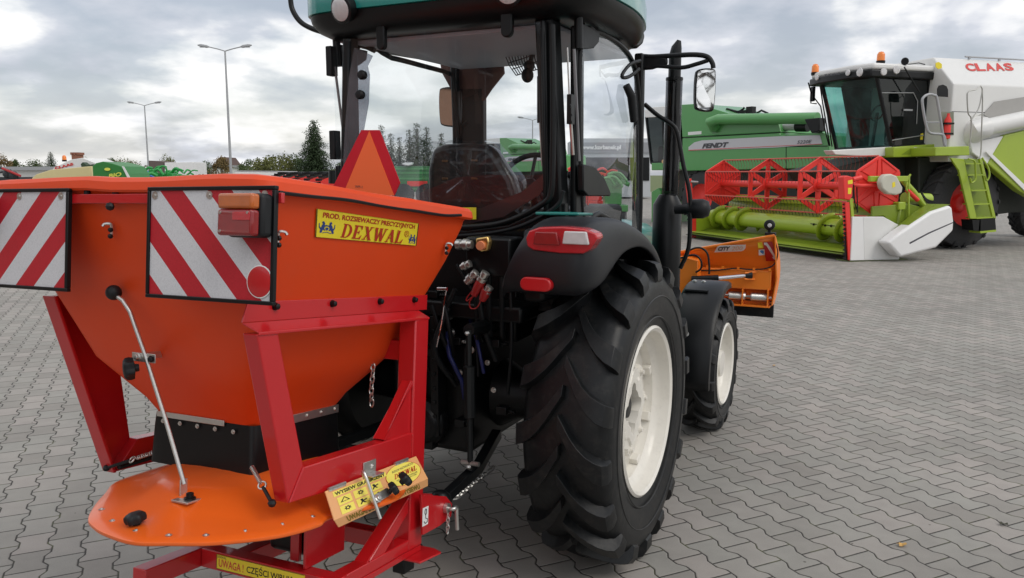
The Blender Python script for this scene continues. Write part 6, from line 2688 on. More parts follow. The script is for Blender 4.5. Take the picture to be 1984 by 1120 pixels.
part('support_leg', q, lime, ra, smooth=50)
q = B()
for dz in range(4):
    q.tube(smooth_path([bp('C', 1, VN + .1, *p) for p in ((1785, 372 + dz), (1796, 386 + 2 * dz), (1812, 391 + 2 * dz))], 4), .012, 6)
q.tube(smooth_path([bp('C', 1, VN + .1, *p) for p in ((1745, 412), (1752, 405), (1765, 406), (1772, 400), (1790, 398))], 4), .014, 6)
part('hose_bundle', q, black, ra, smooth=60)
# near end shields
a = C(1, VN - .10, [(1652, 420), (1712, 420), (1745, 438), (1745, 446), (1723, 463), (1743, 500), (1742, 503), (1648, 505)])
sh = part('end_shield', B().prism(a, (0, .05, 0)), whitep, hd, bevel=.01)
q = B().prism(C(1, VN - .104, [(1673, 421), (1711, 421), (1743, 438), (1743, 446), (1721, 463), (1741, 501), (1675, 503)]), (0, .003, 0))
part('shield_fold', q, white, sh, smooth=0)
a = C(1, VN - .42, [(1720, 470), (1745, 450), (1805, 410), (1842, 398), (1846, 404), (1849, 430), (1848, 447), (1815, 480), (1745, 499)])
sn = part('divider_nose', B().prism(a, (0, .30, 0)), whitep, hd, bevel=.05, bseg=3)
q = B().prism(C(1, VN - .4225, [(1762, 470), (1800, 450), (1847, 430), (1847, 432), (1800, 453), (1763, 473)]), (0, .0015, 0))
part('nose_seam', q, inkgrey, sn, smooth=0)
a = C(1, VN - .36, [(1745, 449), (1790, 412), (1815, 396), (1842, 396), (1805, 408)])
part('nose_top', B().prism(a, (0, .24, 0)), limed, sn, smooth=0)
plate('skid', 'C', 1, VN - .08, ((1646, 505), (1760, 502), (1756, 508), (1700, 511), (1646, 510)), .4, mat('olive_steel', (.10, .13, .03), .5), hd, .01)
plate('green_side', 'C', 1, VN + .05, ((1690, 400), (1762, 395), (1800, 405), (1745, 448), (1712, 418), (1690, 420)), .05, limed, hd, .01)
q = B()
q.cyl(bp('C', 1, VN + .3, 1752, 384), bp('C', 1, VN + .3, 1800, 386), .12, 12)
part('rear_pipe', q, lime, hd)

# ================================================================ GREEN COMBINES
def green_combine(label, grp):
    o = thing('combine_harvester', label, 'combine harvester', 'F', (2.5, 1.5, 0), grp)

    def Fp(nm, pts, dep, m, par=None, y=0.0, bevel=.02):
        return part(nm, B().prism(bps('F', 1, y, pts), (0, dep, 0)), m, par or o, bevel=bevel, smooth=0)
    body = Fp('body_side', [(1322, 268), (1510, 257), (1512, 262), (1592, 256), (1606, 262), (1606, 325), (1330, 331), (1322, 320)], 2.6, fgreen)
    # far end continues behind
    zt_ = bp('F', 1, 0, 1400, 215)
    Fp('grain_tank', [(1318, 203), (1350, 201), (1410, 219), (1410, 233), (1508, 239), (1513, 256), (1322, 266)], 2.4, fgreen, y=.12)
    Fp('side_band', [(1334, 285), (1345, 276), (1360, 272), (1510, 264), (1588, 262), (1593, 279), (1500, 286), (1334, 292)], .02, silverband, body, -.022, .0)
    Fp('band_line', [(1334, 290.6), (1592, 278.6), (1592, 279.4), (1334, 291.8)], .004, inkredw, body, -.028, 0)
    P0, P1, P2 = bps('F', 1, -.03, [(1360, 288), (1412, 285), (1360, 278.5)])
    text('lettering', 'FENDT', P0, P1, P2, inkgrey, body, (0, 0, 0), bold=.06, shear=.08)
    P0, P1, P2 = bps('F', 1, -.03, [(1544, 279), (1573, 277.5), (1544, 272.5)])
    text('lettering', '5220E', P0, P1, P2, inkgrey, body, (0, 0, 0), bold=.01, shear=.08)
    q = B()
    for a, b_ in (((1323, 267), (1512, 257)), ((1523, 262), (1523, 328)), ((1522, 284), (1604, 283))):
        a, b_ = bp('F', 1, -.004, *a), bp('F', 1, -.004, *b_)
        q.tube([a, b_], .012, 4)
    part('panel_gap', q, inkb, body)
    Fp('white_notice', [(1333, 256), (1359, 254), (1359, 260), (1333, 262)], .004, whitep, body, .115, 0)
    q = B()
    a, b_, c = bp('F', 1, -.1, 1378, 236), bp('F', 1, -.1, 1392, 231), bp('F', 1, -.1, 1584, 229)
    q.tube([a + V((0, .2, -.2)), a, b_, c], [.18, .19, .165, .165], 18)
    aug = part('unloading_auger', q, fgreen, o, smooth=50)
    part('auger_spout', B().prism(bps('F', 1, -.30, [(1558, 231), (1588, 228), (1587, 254), (1572, 258)]), (0, .3, 0)), black, aug, bevel=.02)
    q = B()
    for pts in (((1406, 216), (1408, 211), (1430, 217), (1452, 217)), ((1452, 219), (1452, 208), (1456, 208)), ((1465, 220), (1475, 214), (1488, 220)), ((1432, 216), (1440, 211), (1442, 208)), ((1404, 221), (1404, 214))):
        q.tube([bp('F', 1, .8, *p) for p in pts], .035, 5)
    a = bp('F', 1, .8, 1455, 213)
    q.box((a.x - .12, a.y - .1, a.z - .25), (a.x + .12, a.y + .1, a.z + .10))
    a = bp('F', 1, .8, 1408, 219)
    b_ = bp('F', 1, .8, 1452, 218)
    q.box((a.x, a.y - .1, a.z - .05), (b_.x, a.y + .1, b_.z + .08))
    part('tank_fittings', q, black, o, smooth=50)
    q = B()
    q.cyl(bp('F', 1, .4, 1510, 246), bp('F', 1, .4, 1545, 245), .12, 12)
    part('rear_drum', q, silverband, o)
    q = B().cyl(bp('F', 1, .35, 1544, 245), bp('F', 1, .35, 1566, 245), .16, 12)
    part('air_intake', q, black, o)
    # cab at the left end
    cb = Fp('cab_glass', [(1252, 226), (1316, 224), (1316, 312), (1262, 316)], 1.9, gdark, y=.35)
    Fp('cab_roof', [(1248, 214), (1262, 208), (1318, 203), (1320, 224), (1250, 228)], 2.1, whitep, y=.28)
    q = B()
    for a, b_ in (((1252, 226), (1262, 316)), ((1316, 224), (1316, 312)), ((1284, 226), (1288, 314)), ((1262, 316), (1316, 312))):
        for y in (.34, 2.26):
            q.tube([bp('F', 1, .34, *a) + V((0, y - .34, 0)), bp('F', 1, .34, *b_) + V((0, y - .34, 0))], .05, 6)
    a = bp('F', 1, .34, 1262, 316)
    q.tube([a, a + V((0, 1.9, 0))], .05, 6)
    part('cab_frame', q, black, cb, smooth=50)
    a, b_ = bp('F', 1, .5, 1270, 316), bp('F', 1, .5, 1316, 250)
    q = B().box((a.x, .6, a.z), (b_.x, 2.0, a.z + .6))
    q.box((lerp(a.x, b_.x, .6), .9, a.z + .6), (lerp(a.x, b_.x, .8), 1.5, a.z + 1.2))
    part('cab_inside', q, cabin, cb, bevel=.05)
    Fp('deck', [(1262, 316), (1322, 314), (1322, 328), (1262, 330)], 2.2, fgreen, y=.1)
    q = B()
    for px in (1285, 1294):
        c = bp('F', 1, .08, px, 313)
        q.lathe([(0, .07), (.03, .05)], c, (0, -1, 0), 12)
    part('deck_lamp', q, mat('amber_lamp_glass', (.7, .45, .2), .3), o)
    Fp('front_cover', [(1262, 372), (1275, 364), (1280, 372), (1282, 440), (1262, 440)], 1.6, fgreen, y=.3)
    Fp('chassis', [(1300, 330), (1606, 325), (1606, 378), (1300, 390)], 1.6, mat('dark_machine', (.02, .024, .018), .6), y=.5)
    for (px, py, r_, rim, y0) in ((1358, 380, .92, .48, .05), (1600, 372, .6, .34, .4)):
        c = bp('F', 1, y0, px, py)
        for yy in (y0, 2.6 - y0 - .5):
            q = B().lathe([(0, rim), (0, r_ * .75), (.06, r_ - .03), (.30, r_), (.5, r_ - .03), (.56, r_ * .7)], (c.x, yy, r_), (0, 1, 0), 32, cap=False)
            for k in range(20):
                t = 2 * PI * k / 20
                M = Matrix.Translation(V((c.x, yy, r_))) @ Matrix.Rotation(t, 4, 'Y')
                q.box((r_ - .04, .02, -.05), (r_ + .03, .5, .05), M)
            w = part('wheel', q, rubberd, o, smooth=35)
            q = B().lathe([(.01, rim + .02), (.10, rim - .05), (.15, .2), (.10, .001)], (c.x, yy, r_), (0, 1, 0), 28, cap=False)
            part('rim', q, redp, w, smooth=40)
    return o


fc = green_combine('green combine harvester with a grey lettering band, right behind the red reel', None)
fc2 = copy_tree(fc)
fc2['label'] = 'farther green combine harvester seen through the cab window above the steering wheel'
TBASE[fc2.name] = TBASE[fc.name]
# stands further off on the same row
k_ = 1.95
d1 = FR['F'] @ bp('F', 1, -.03, 1360, 288)
tgt = ray(984, 322)
tgt = V((0, 0, CAMH)) + tgt * ((d1.y * k_) / tgt.y)
fc2.location = fc.location + V((tgt.x - d1.x, tgt.y - d1.y, 0))
# ================================================================ BACKGROUND
def W(D, px, py):
    r_ = ray(px, py)
    return V((0, 0, CAMH)) + r_ * (D / r_.y)


def gx(D, px):
    return W(D, px, 500).x


# ---- street lamps
def street_lamp(px, D, top, label, two=True, spread=.4):
    x = gx(D, px)
    zt = W(D, px, top).z
    o = bpy.data.objects.new('street_lamp', None)
    COL.objects.link(o)
    o.location = (x, D, 0)
    o['label'], o['category'], o['group'] = label, 'street lamp', 'street lamps over the yard'
    TBASE[o.name] = V((0, 0, 0))
    h = zt
    part('pole', B().tube([(0, 0, 0), (0, 0, 1), (0, 0, h - .25)], [.10, .09, .05], 12), poleM, o, smooth=60)
    part('pole_base', B().box((-.16, -.16, 0), (.16, .16, .03)).tube([(0, 0, .03), (0, 0, .9)], .115, 12), poleM, o)
    for sg in (-1, 1):
        q = B().tube(smooth_path([(0, 0, h - .28), (sg * .4, 0, h - .16), (sg * 1.0, 0, h - .02)], 4), .035, 8)
        am = part('arm', q, poleM, o, smooth=60)
        q = B().tube([(sg * .95, 0, h - .03), (sg * 1.1, 0, h + .0), (sg * 1.45, 0, h + .05), (sg * 1.65, 0, h + .08)], [.04, .09, .10, .03], 8, flat=(0, 0, 1))
        part('lamp_head', q, poleM, am, smooth=40)
        part('lamp_glass', B().box((sg * 1.35 - .18, -.06, h - .062), (sg * 1.35 + .18, .06, h - .048)), silverband, am)
    return o


street_lamp(456, 50, 90, 'tall two-armed street lamp, the nearest, left of the tractor cab')
street_lamp(299, 78, 199, 'slimmer two-armed street lamp further off, left of the tallest one')
street_lamp(1031, 88, 228, 'small distant two-armed street lamp seen through the cab window')

# ---- trees
leafA = mat('foliage_dark', (.030, .055, .018), .85, var=.35, vscale=2.5)
leafB = mat('foliage_olive', (.11, .12, .03), .85, var=.35, vscale=1.5)
leafC = mat('foliage_green', (.06, .09, .025), .85, var=.35, vscale=1.5)
leafD = mat('foliage_autumn', (.16, .11, .04), .85, var=.35, vscale=1.5)
bark = mat('bark', (.06, .045, .03), .9)


def spruce(h, r0, seed, dens=1.0):
    rnd = random.Random(seed)
    o = bpy.data.objects.new('spruce_tree', None)
    COL.objects.link(o)
    TBASE[o.name] = V((0, 0, 0))
    part('trunk', B().tube([(0, 0, 0), (0, 0, h * .5), (0, 0, h * .98)], [h * .018, h * .011, .02], 7), bark, o)
    vs, fs = [], []
    lv = int(30 * dens)
    for i in range(lv):
        t = (i + .3) / lv
        z0 = h * (.06 + .93 * t)
        rad = r0 * (1 - t) ** .85 * (.85 + .3 * rnd.random()) + .10
        nb = max(4, int(13 * (1 - t) + 4))
        for b_ in range(nb):
            a = 2 * PI * (b_ + rnd.random()) / nb
            L = rad * (.60 + .55 * rnd.random())
            if rnd.random() < .07:
                L *= .4
            d = V((math.cos(a), math.sin(a), 0))
            s_ = V((-d.y, d.x, 0))
            n = max(3, int(L / (.10 * h / 8) ))
            for j in range(n):
                u = (j + .6) / n
                p = V((0, 0, z0)) + d * L * u + V((0, 0, L * (.16 * u - .42 * u * u)))
                for _ in range(3):
                    sz = h * .026 * (1.2 - .5 * u) * (.6 + .8 * rnd.random())
                    q_ = p + V((rnd.uniform(-1, 1), rnd.uniform(-1, 1), rnd.uniform(-.8, .3))) * sz * 1.3
                    dd = (d * rnd.uniform(.2, 1) + s_ * rnd.uniform(-1, 1) + V((0, 0, rnd.uniform(-.9, .1)))).normalized()
                    ww = dd.cross(V((rnd.uniform(-1, 1), rnd.uniform(-1, 1), 1)).normalized()).normalized()
                    i0 = len(vs)
                    vs += [q_ - ww * sz * .22, q_ + dd * sz * 1.2, q_ + ww * sz * .22]
                    fs.append([i0, i0 + 1, i0 + 2])
    part('crown', B().add(vs, fs), leafA, o, smooth=0, fixn=False)
    return o


def leafy(h, w_, seed, m, trunk=.22):
    rnd = random.Random(seed)
    o = bpy.data.objects.new('leafy_tree', None)
    COL.objects.link(o)
    TBASE[o.name] = V((0, 0, 0))
    q = B().tube([(0, 0, 0), (.05 * h * .2, 0, h * .25), (0, 0, h * .6)], [h * .03, h * .022, .03], 7)
    blobs = []
    for k in range(13):
        a = rnd.random() * 2 * PI
        t = rnd.random()
        z = h * (trunk + (1 - trunk) * (.12 + .78 * t))
        rr = w_ * .5 * (1 - (2 * abs(t - .42)) ** 2.2 * .85) * rnd.random() ** .5
        c = V((math.cos(a) * rr, math.sin(a) * rr, z))
        blobs.append((c, w_ * (.13 + .13 * rnd.random())))
        q.tube([(0, 0, h * .3), c * .6 + V((0, 0, z * .15)), c], [h * .012, h * .008, .01], 5)
    part('trunk', q, bark, o)
    vs, fs = [], []
    for c, r_ in blobs:
        for _ in range(190):
            d = V((rnd.gauss(0, 1), rnd.gauss(0, 1), rnd.gauss(0, .85))).normalized()
            p = c + d * r_ * (.45 + .75 * rnd.random())
            s_ = h * .020 * (.6 + .8 * rnd.random())
            u = V((rnd.uniform(-1, 1), rnd.uniform(-1, 1), rnd.uniform(-1, 1))).normalized()
            w2 = u.orthogonal().normalized()
            i0 = len(vs)
            vs += [p - u * s_, p + w2 * s_ * .7, p + u * s_, p - w2 * s_ * .7]
            fs.append([i0, i0 + 1, i0 + 2, i0 + 3])
    part('crown', B().add(vs, fs), m, o, smooth=0, fixn=False)
    return o


def place(o, px, D, label, group, cat='tree', s=1.0, rz=0.0):
    o.location = (gx(D, px), D, 0)
    o.rotation_euler = (0, 0, rz)
    o.scale = (s, s, s)
    o['label'], o['category'] = label, cat
    if group:
        o['group'] = group
    return o


def hgt(D, py):
    return W(D, 500, py).z


sp1 = spruce(hgt(62, 230), 2.3, 3, 1.9)
place(sp1, 616, 62, 'big dark spruce standing left of the cab, behind the red harrow', None)
sp2 = spruce(hgt(110, 292), 1.9, 5, .8)
place(sp2, 114, 110, 'small dark conifer on the skyline at far left, beside the white machine roof', None)
# row of spruces seen through the window
sp3 = spruce(6.6, 1.5, 11, .8)
sps = [(744, 1.05), (762, .92), (778, .86), (797, .98), (812, 1.08), (830, 1.02), (722, .9), (858, .92)]
words = ['leftmost spruce fully seen through the rear window, right of the triangle tip', 'second spruce right of the triangle tip, seen through the rear window',
         'lowest spruce in the row seen through the rear window', 'middle spruce of the row seen through the rear window',
         'tall spruce just left of the seat, seen through the rear window', 'spruce directly over the left corner of the seat, seen through the glass',
         'spruce hidden half behind the slow vehicle triangle', 'spruce behind the left mirror, seen through the window']
for i, (px, s_) in enumerate(sps):
    o = sp3 if i == 0 else copy_tree(sp3)
    place(o, px, 84, words[i], 'spruces in a row behind the yard', s=s_, rz=i * 1.3)
# leafy trees left of the spruce
for i, (px, D, py, w_, m, lab) in enumerate((
        (522, 66, 290, 2.2, leafB, 'olive leafy tree between the street lamp and the big spruce, taller'),
        (552, 62, 296, 2.6, leafB, 'wide olive bush tree touching the left side of the big spruce'),
        (580, 66, 300, 2.0, leafC, 'green leafy tree close behind the big spruce'),
        (490, 80, 308, 2.4, leafC, 'low round green tree right of the nearest street lamp'),
        (440, 84, 304, 2.0, leafD, 'brown autumn tree left of the nearest street lamp'),
        (412, 90, 312, 3.0, leafC, 'low dark green tree right of the white box container'),
        (250, 90, 306, 3.4, leafB, 'pale olive tree above the green machines'),
        (226, 96, 305, 2.6, leafC, 'green tree left of the pale olive one, above the green baler'),
        (335, 92, 306, 3.0, leafB, 'olive tree behind the white box container'),
        (180, 88, 305, 2.6, leafC, 'tree showing over the roof of the white sloping machine'),
        (86, 100, 312, 3.4, leafC, 'low grey-green tree left of the small dark conifer'),
        (20, 92, 303, 2.8, leafD, 'brownish tree over the long grey roof at far left'),
        (45, 96, 310, 2.2, leafC, 'low tree over the long grey roof, second from the left edge'),
        (690, 70, 300, 2.6, leafC, 'green tree behind the left post of the cab'))):
    t_ = leafy(hgt(D, py), w_, 20 + i, m)
    place(t_, px, D, lab, 'leafy trees on the skyline')
# bushy skyline band
rnd = random.Random(5)
vs, fs = [], []
for k in range(16000):
    x = rnd.uniform(-80, 14)
    y = rnd.uniform(98, 108)
    hh = 2.3 + 1.0 * noise.noise(V((x * .25, 0, 0))) + .5 * noise.noise(V((x * .9, 3, 0)))
    z = rnd.uniform(0, max(.6, hh))
    p = V((x, y, z))
    u = V((rnd.uniform(-1, 1), rnd.uniform(-1, 1), rnd.uniform(-1, 1))).normalized()
    w2 = u.orthogonal().normalized()
    s_ = .14
    i0 = len(vs)
    vs += [p - u * s_, p + w2 * s_, p + u * s_, p - w2 * s_]
    fs.append([i0, i0 + 1, i0 + 2, i0 + 3])
hd_ = part('hedge', B().add(vs, fs), leafB, smooth=0, fixn=False)
hd_['kind'] = 'stuff'
# bush patch in front of the white shed
vs, fs = [], []
for k in range(2600):
    x = gx(57, rnd.uniform(372, 455))
    z = rnd.uniform(0, 1.25 + 1.1 * noise.noise(V((x * 1.3, 2, 0))) + .35)
    p = V((x, 57 + rnd.uniform(-.5, .5), z))
    u = V((rnd.uniform(-1, 1), rnd.uniform(-1, 1), rnd.uniform(-1, 1))).normalized()
    w2 = u.orthogonal().normalized()
    s_ = .09
    i0 = len(vs)
    vs += [p - u * s_, p + w2 * s_, p + u * s_, p - w2 * s_]
    fs.append([i0, i0 + 1, i0 + 2, i0 + 3])
bs = part('shrub', B().add(vs, fs), leafC, smooth=0, fixn=False)
bs['label'], bs['category'] = 'loose green shrub below the nearest street lamp, right of the white box', 'shrub'


# ---- buildings and far machines (frame W, facing the camera)
def block(nm, D, px0, px1, ytop, dep, z0=0.0):
    return (gx(D, px0), D, z0), (gx(D, px1), D + dep, W(D, px0, ytop).z)


def wthing(name, label, cat, D, px, group=None):
    o = bpy.data.objects.new(name, None)
    COL.objects.link(o)
    b_ = V((gx(D, px), D, 0))
    o.location = b_
    o['label'], o['category'] = label, cat
    if group:
        o['group'] = group
    TBASE[o.name] = b_
    return o


def wpoly(nm, D, pts, dep, m, parent, bevel=.02):
    return part(nm, B().prism([W(D, *p) for p in pts], (0, dep, 0)), m, parent, bevel=bevel, smooth=0)


wallw = mat('white_render', (.66, .66, .64), .8, var=.05)
rfg = mat('grey_roof', (.33, .34, .35), .7, var=.1)
b1 = wthing('warehouse', 'long low white building with a flat grey roof at the far left', 'building', 72, 20)
lo, hi = block('', 72, -140, 136, 330, 14)
part('wall', B().box(lo, hi), wallw, b1)
lo, hi = (lo[0] - .3, 71.6, hi[2] + .001), (hi[0] + .3, 86.4, W(72, 0, 323).z)
part('roof', B().box(lo, hi), rfg, b1)
b2 = wthing('shed', 'white low shed with a grey flat roof right of the street lamp', 'building', 90, 405)
lo, hi = block('', 90, 376, 432, 324, 8)
part('wall', B().box(lo, hi), wallw, b2)
part('roof', B().box((lo[0] - .2, 89.8, hi[2] + .001), (hi[0] + .2, 98.2, hi[2] + .25)), rfg, b2)
b3 = wthing('church_tower', 'small red brick tower on the skyline behind the white machine', 'tower', 150, 160)
brickm = mat('red_brick', (.30, .12, .08), .8)
lo, hi = block('', 150, 154, 166, 300, 2)
tw_ = part('tower_shaft', B().box(lo, hi), brickm, b3)
q = B()
for k in range(3):
    x = lerp(lo[0], hi[0], k / 2)
    q.box((x - .15, 149.9, hi[2]), (x + .15, 152.1, hi[2] + .45))
part('battlement', q, brickm, tw_)
b4 = wthing('house', 'brown pitched-roof house between trees left of the nearest street lamp', 'house', 95, 436)
lo, hi = block('', 95, 428, 447, 322, 5)
part('wall', B().box(lo, hi), mat('brown_wall', (.14, .09, .075), .8), b4)
q = B().prism([V((lo[0] - .2, 94.8, hi[2])), V((hi[0] + .2, 94.8, hi[2])), V(((lo[0] + hi[0]) / 2, 94.8, W(95, 437, 304).z))], (0, 5.4, 0))
part('roof', q, mat('brown_roof', (.10, .06, .05), .8), b4)
b5 = wthing('container', 'white box container with a brown open side, behind the green machines', 'container', 60, 350)
wpoly('box_wall', 60, [(319, 315), (376, 314), (378, 342), (319, 342)], 2.4, whitep, b5)
wpoly('brown_side', 60, [(288, 311), (316, 313), (318, 342), (288, 342)], 2.3, mat('brown_tarp', (.13, .10, .09), .8), b5)
wpoly('box_foot', 60, [(290, 342.1), (376, 342.1), (376, 378), (290, 378)], 2.2, rfg, b5)
# white long roof right of lamp (van roof)
b6 = wthing('trailer', 'long white flat-topped trailer right of the nearest street lamp', 'trailer', 34, 510)
wpoly('trailer_box', 34, [(455, 333), (545, 334), (545, 380), (455, 380)], 2.2, whitep, b6)
wpoly('top_edge', 34, [(453, 330.5), (548, 331.5), (548, 332.9), (453, 332.4)], 2.3, silverband, b6, 0)
q = B()
for px in (480, 520):
    c = V((gx(34, px), 34.2, .45))
    q.lathe([(0, .45), (.25, .45)], c, (0, 1, 0), 20)
part('wheel', q, rubberd, b6)

# white sloping machine with red lettering and beacon
m1 = wthing('combine_harvester', 'white sloping machine with red lettering and orange beacon, at far left', 'combine harvester', 40, 150)
wb = wpoly('white_body', 40, [(100, 331), (104, 325), (138, 309), (160, 306), (185, 316), (190, 334), (190, 380), (100, 380)], 2.4, white, m1)
text('lettering', 'CLAAS', W(39.98, 107, 329), W(39.98, 143, 320), W(39.98, 105, 324), inkredw, wb, (0, -.01, 0), bold=.06)
beacon('W', W(40.5, 125, 313), 1.5, m1)
wpoly('dark_gear', 39.5, [(156, 318), (160, 314), (168, 320), (180, 318), (184, 326), (158, 326)], .4, mat('dark_green_metal', (.03, .06, .03), .6), m1)
q = B()
for px in (115, 175):
    q.lathe([(0, .6), (.4, .6)], V((gx(40, px), 39.6, .6)), (0, 1, 0), 20)
part('wheel', q, rubberd, m1)
# cream machine
m2 = wthing('forage_wagon', 'cream sheet-metal farm machine hood in front of the white sloping one', 'farm machine', 30, 130)
wpoly('cream_hood', 30, [(62, 345), (70, 338), (98, 329), (176, 322), (180, 345), (180, 380), (62, 380)], 2.2, mat('cream_sheet', (.68, .58, .30), .5, var=.05), m2)
q = B()
for px in (80, 160):
    q.lathe([(0, .5), (.35, .5)], V((gx(30, px), 29.6, .5)), (0, 1, 0), 20)
part('wheel', q, rubberd, m2)
# green baler
m3 = wthing('baler', 'green round-backed baler with yellow lettering beside the cream machine', 'baler', 28, 210)
gb = wpoly('green_hood', 28, [(179, 322), (186, 316), (199, 313), (218, 317), (234, 322), (244, 336), (247, 345), (247, 385), (182, 385)], 1.8, mat('baler_green', (.03, .20, .04), .45, var=.08), m3)
text('lettering', 'BIO', W(27.98, 211, 345), W(27.98, 235, 341), W(27.98, 212, 337), mat('lettering_yellow', (.75, .75, .10), .5), gb, (0, -.01, 0), bold=.03)
q = B()
q.add([W(27.97, 208 + 6 * math.cos(t), 328 + 3 * math.sin(t)) for t in [2 * PI * k / 12 for k in range(12)]], [list(range(12))])
part('emblem', q, MATS['lettering_yellow'], gb, smooth=0, fixn=False)
wpoly('pale_edge', 27.97, [(236, 322), (240, 323), (252, 344), (247, 345)], .02, whitep, gb, 0)
q = B().lathe([(0, .5), (.35, .5)], V((gx(28, 214), 27.6, .5)), (0, 1, 0), 20)
part('wheel', q, rubberd, m3)
# tractor and gear at far left edge
m4 = wthing('farm_machine', 'dark machine with a red and black raised frame at the left edge', 'farm machine', 34, 20)
q = B()
q.tube([W(34, 0, 325), W(34, 16, 330), W(34, 38, 340)], .05, 6)
q.tube([W(34, 0, 334), W(34, 20, 330), W(34, 30, 345)], .05, 6)
q.ball(W(34, 14, 337), .18, 10)
q.ball(W(34, 26, 340), .2, 10)
q.tube([W(34, -5, 350), W(34, -5, 380)], .2, 6).tube([W(34, 30, 345), W(34, 30, 385)], .08, 6)
q.box(tuple(W(34, -20, 375) - V((0, 0, .0))), tuple(W(34, 38, 343) + V((0, 1.5, 0))))
part('dark_gear', q, mat('dark_gear', (.03, .035, .04), .5), m4)
part('red_bar', B().tube([W(33.8, 4, 326), W(33.8, 40, 341)], .05, 6), reddeep, m4)
# machines between baler and harrow


def clutter(seed, D, px0, px1, ytop, m, label, name='farm_implement'):
    rnd = random.Random(seed)
    o = wthing(name, label, 'farm machine', D, (px0 + px1) / 2)
    x0, x1 = gx(D, px0), gx(D, px1)
    zt = W(D, px0, ytop).z
    q = B()
    q.box((x0, D, .5), (x1, D + .9, .72))
    q.box((x0 + .1, D + .1, .73), (x1 - .2, D + .7, zt - .22))
    body = part('main_frame', q, m, o, bevel=.02)
    for k in range(9):
        q = B()
        a = V((rnd.uniform(x0, x1), D + rnd.uniform(-.3, .8), rnd.uniform(zt - .5, zt - .12)))
        b_ = a + V((rnd.uniform(-.6, .6), rnd.uniform(-.3, .3), rnd.uniform(-.2, .3)))
        b_.z = min(b_.z, zt)
        q.tube(smooth_path([a, a.lerp(b_, .5) + V((0, 0, .12)), b_], 3), rnd.uniform(.035, .08), 7)
        part('bar', q, m, body, smooth=60)
    q = B()
    for k in range(3):
        x = lerp(x0, x1, (k + .5) / 3)
        q.lathe([(-.1, .32), (.1, .32)], (x, D + .3, .32), (1, 0, 0), 16)
    part('wheel', q, rubberd, o)
    return o


clutter(1, 36, 246, 268, 326, redp, 'red hood of a machine right of the green baler')
clutter(2, 38, 266, 284, 334, mat('blue_paint', (.03, .12, .5), .4), 'blue machine between the red hood and the green tool carriers')
clutter(3, 42, 258, 312, 323, mat('bright_green_paint', (.02, .30, .06), .4), 'bright green tool carrier with curved arms, left of the far lamp post')
clutter(4, 37, 308, 350, 326, MATS['bright_green_paint'], 'bright green tool carrier with pale parts, in front of the white container')
clutter(5, 44, 345, 378, 331, MATS['bright_green_paint'], 'low green tool carrier at the right end of the white container')
# harrow: row of curved black tines over red frames
hr_ = wthing('harrow', 'red harrow frame with a row of black ribbed rollers, under the big spruce', 'harrow', 17, 600)
for i in range(5):
    px = 556 + i * 24
    c0 = W(17 - i * .7, px, 337)
    q = B()
    rr = .26
    for k in range(13):
        a_ = PI * (.02 + .96 * k / 12)
        for j in range(1):
            p = V((c0.x + .32 * math.cos(a_), c0.y, c0.z - .24 + rr * math.sin(a_)))
            q.box((p.x - .035, p.y - .3, p.z - .022), (p.x + .035, p.y + .3, p.z + .022))
    ro = part('roller', q, black, hr_, bevel=.006)
    q = B()
    q.prism([V((c0.x - .30, c0.y - .32, c0.z - .30)), V((c0.x + .34, c0.y - .32, c0.z - .34)), V((c0.x + .30, c0.y - .32, c0.z - .14)), V((c0.x + .05, c0.y - .32, c0.z - .02)), V((c0.x - .18, c0.y - .32, c0.z - .10))], (0, .04, 0))
    q.box((c0.x - .05, c0.y - .05, .0), (c0.x + .05, c0.y + .05, c0.z - .2))
    part('red_arm', q, redp, ro)
q = B().tube([W(17, 548, 352), W(14, 660, 356)], .07, 6)
q.tube([W(17, 548, 352), V((W(17, 548, 352).x, 17, 0))], .06, 6)
q.tube([W(14, 660, 356), V((W(14, 660, 356).x, 14, 0))], .06, 6)
part('red_beam', q, redp, hr_)
part('black_drum', B().cyl(W(13.5, 648, 330), W(13.5, 648, 356), .10, 14), black, hr_)
# green trailer behind the cab, seen through the window
g1 = wthing('farm_trailer', 'green ribbed trailer with a red panel, seen through the window left of the seat', 'trailer', 44, 800)
wpoly('trailer_wall', 44, [(762, 322), (850, 322), (850, 372), (770, 372)], 2.4, mat('mid_green', (.05, .20, .07), .5), g1)
q = B()
for y_ in (327, 335, 346, 358, 366):
    a, b_ = W(43.97, 764, y_), W(43.97, 850, y_)
    q.box((a.x, a.y, a.z - .05), (b_.x, a.y + .02, a.z + .04))
part('rib', q, mat('mid_green_light', (.08, .30, .10), .5), g1)
wpoly('red_panel', 43.95, [(789, 351), (828, 351), (828, 361), (789, 361)], .01, redp, g1, 0)
wpoly('white_gear', 43.6, [(778, 318), (784, 315), (800, 315), (798, 319), (790, 321)], .5, whitep, g1)
q = B()
for px in (785, 830):
    q.lathe([(0, .6), (.4, .6)], V((gx(44, px), 43.5, .6)), (0, 1, 0), 20)
part('wheel', q, rubberd, g1)
for i, (px, D, c, lab) in enumerate(((930, 60, whitep, 'white rounded container behind the seat, seen through the cab'),)):
    pass
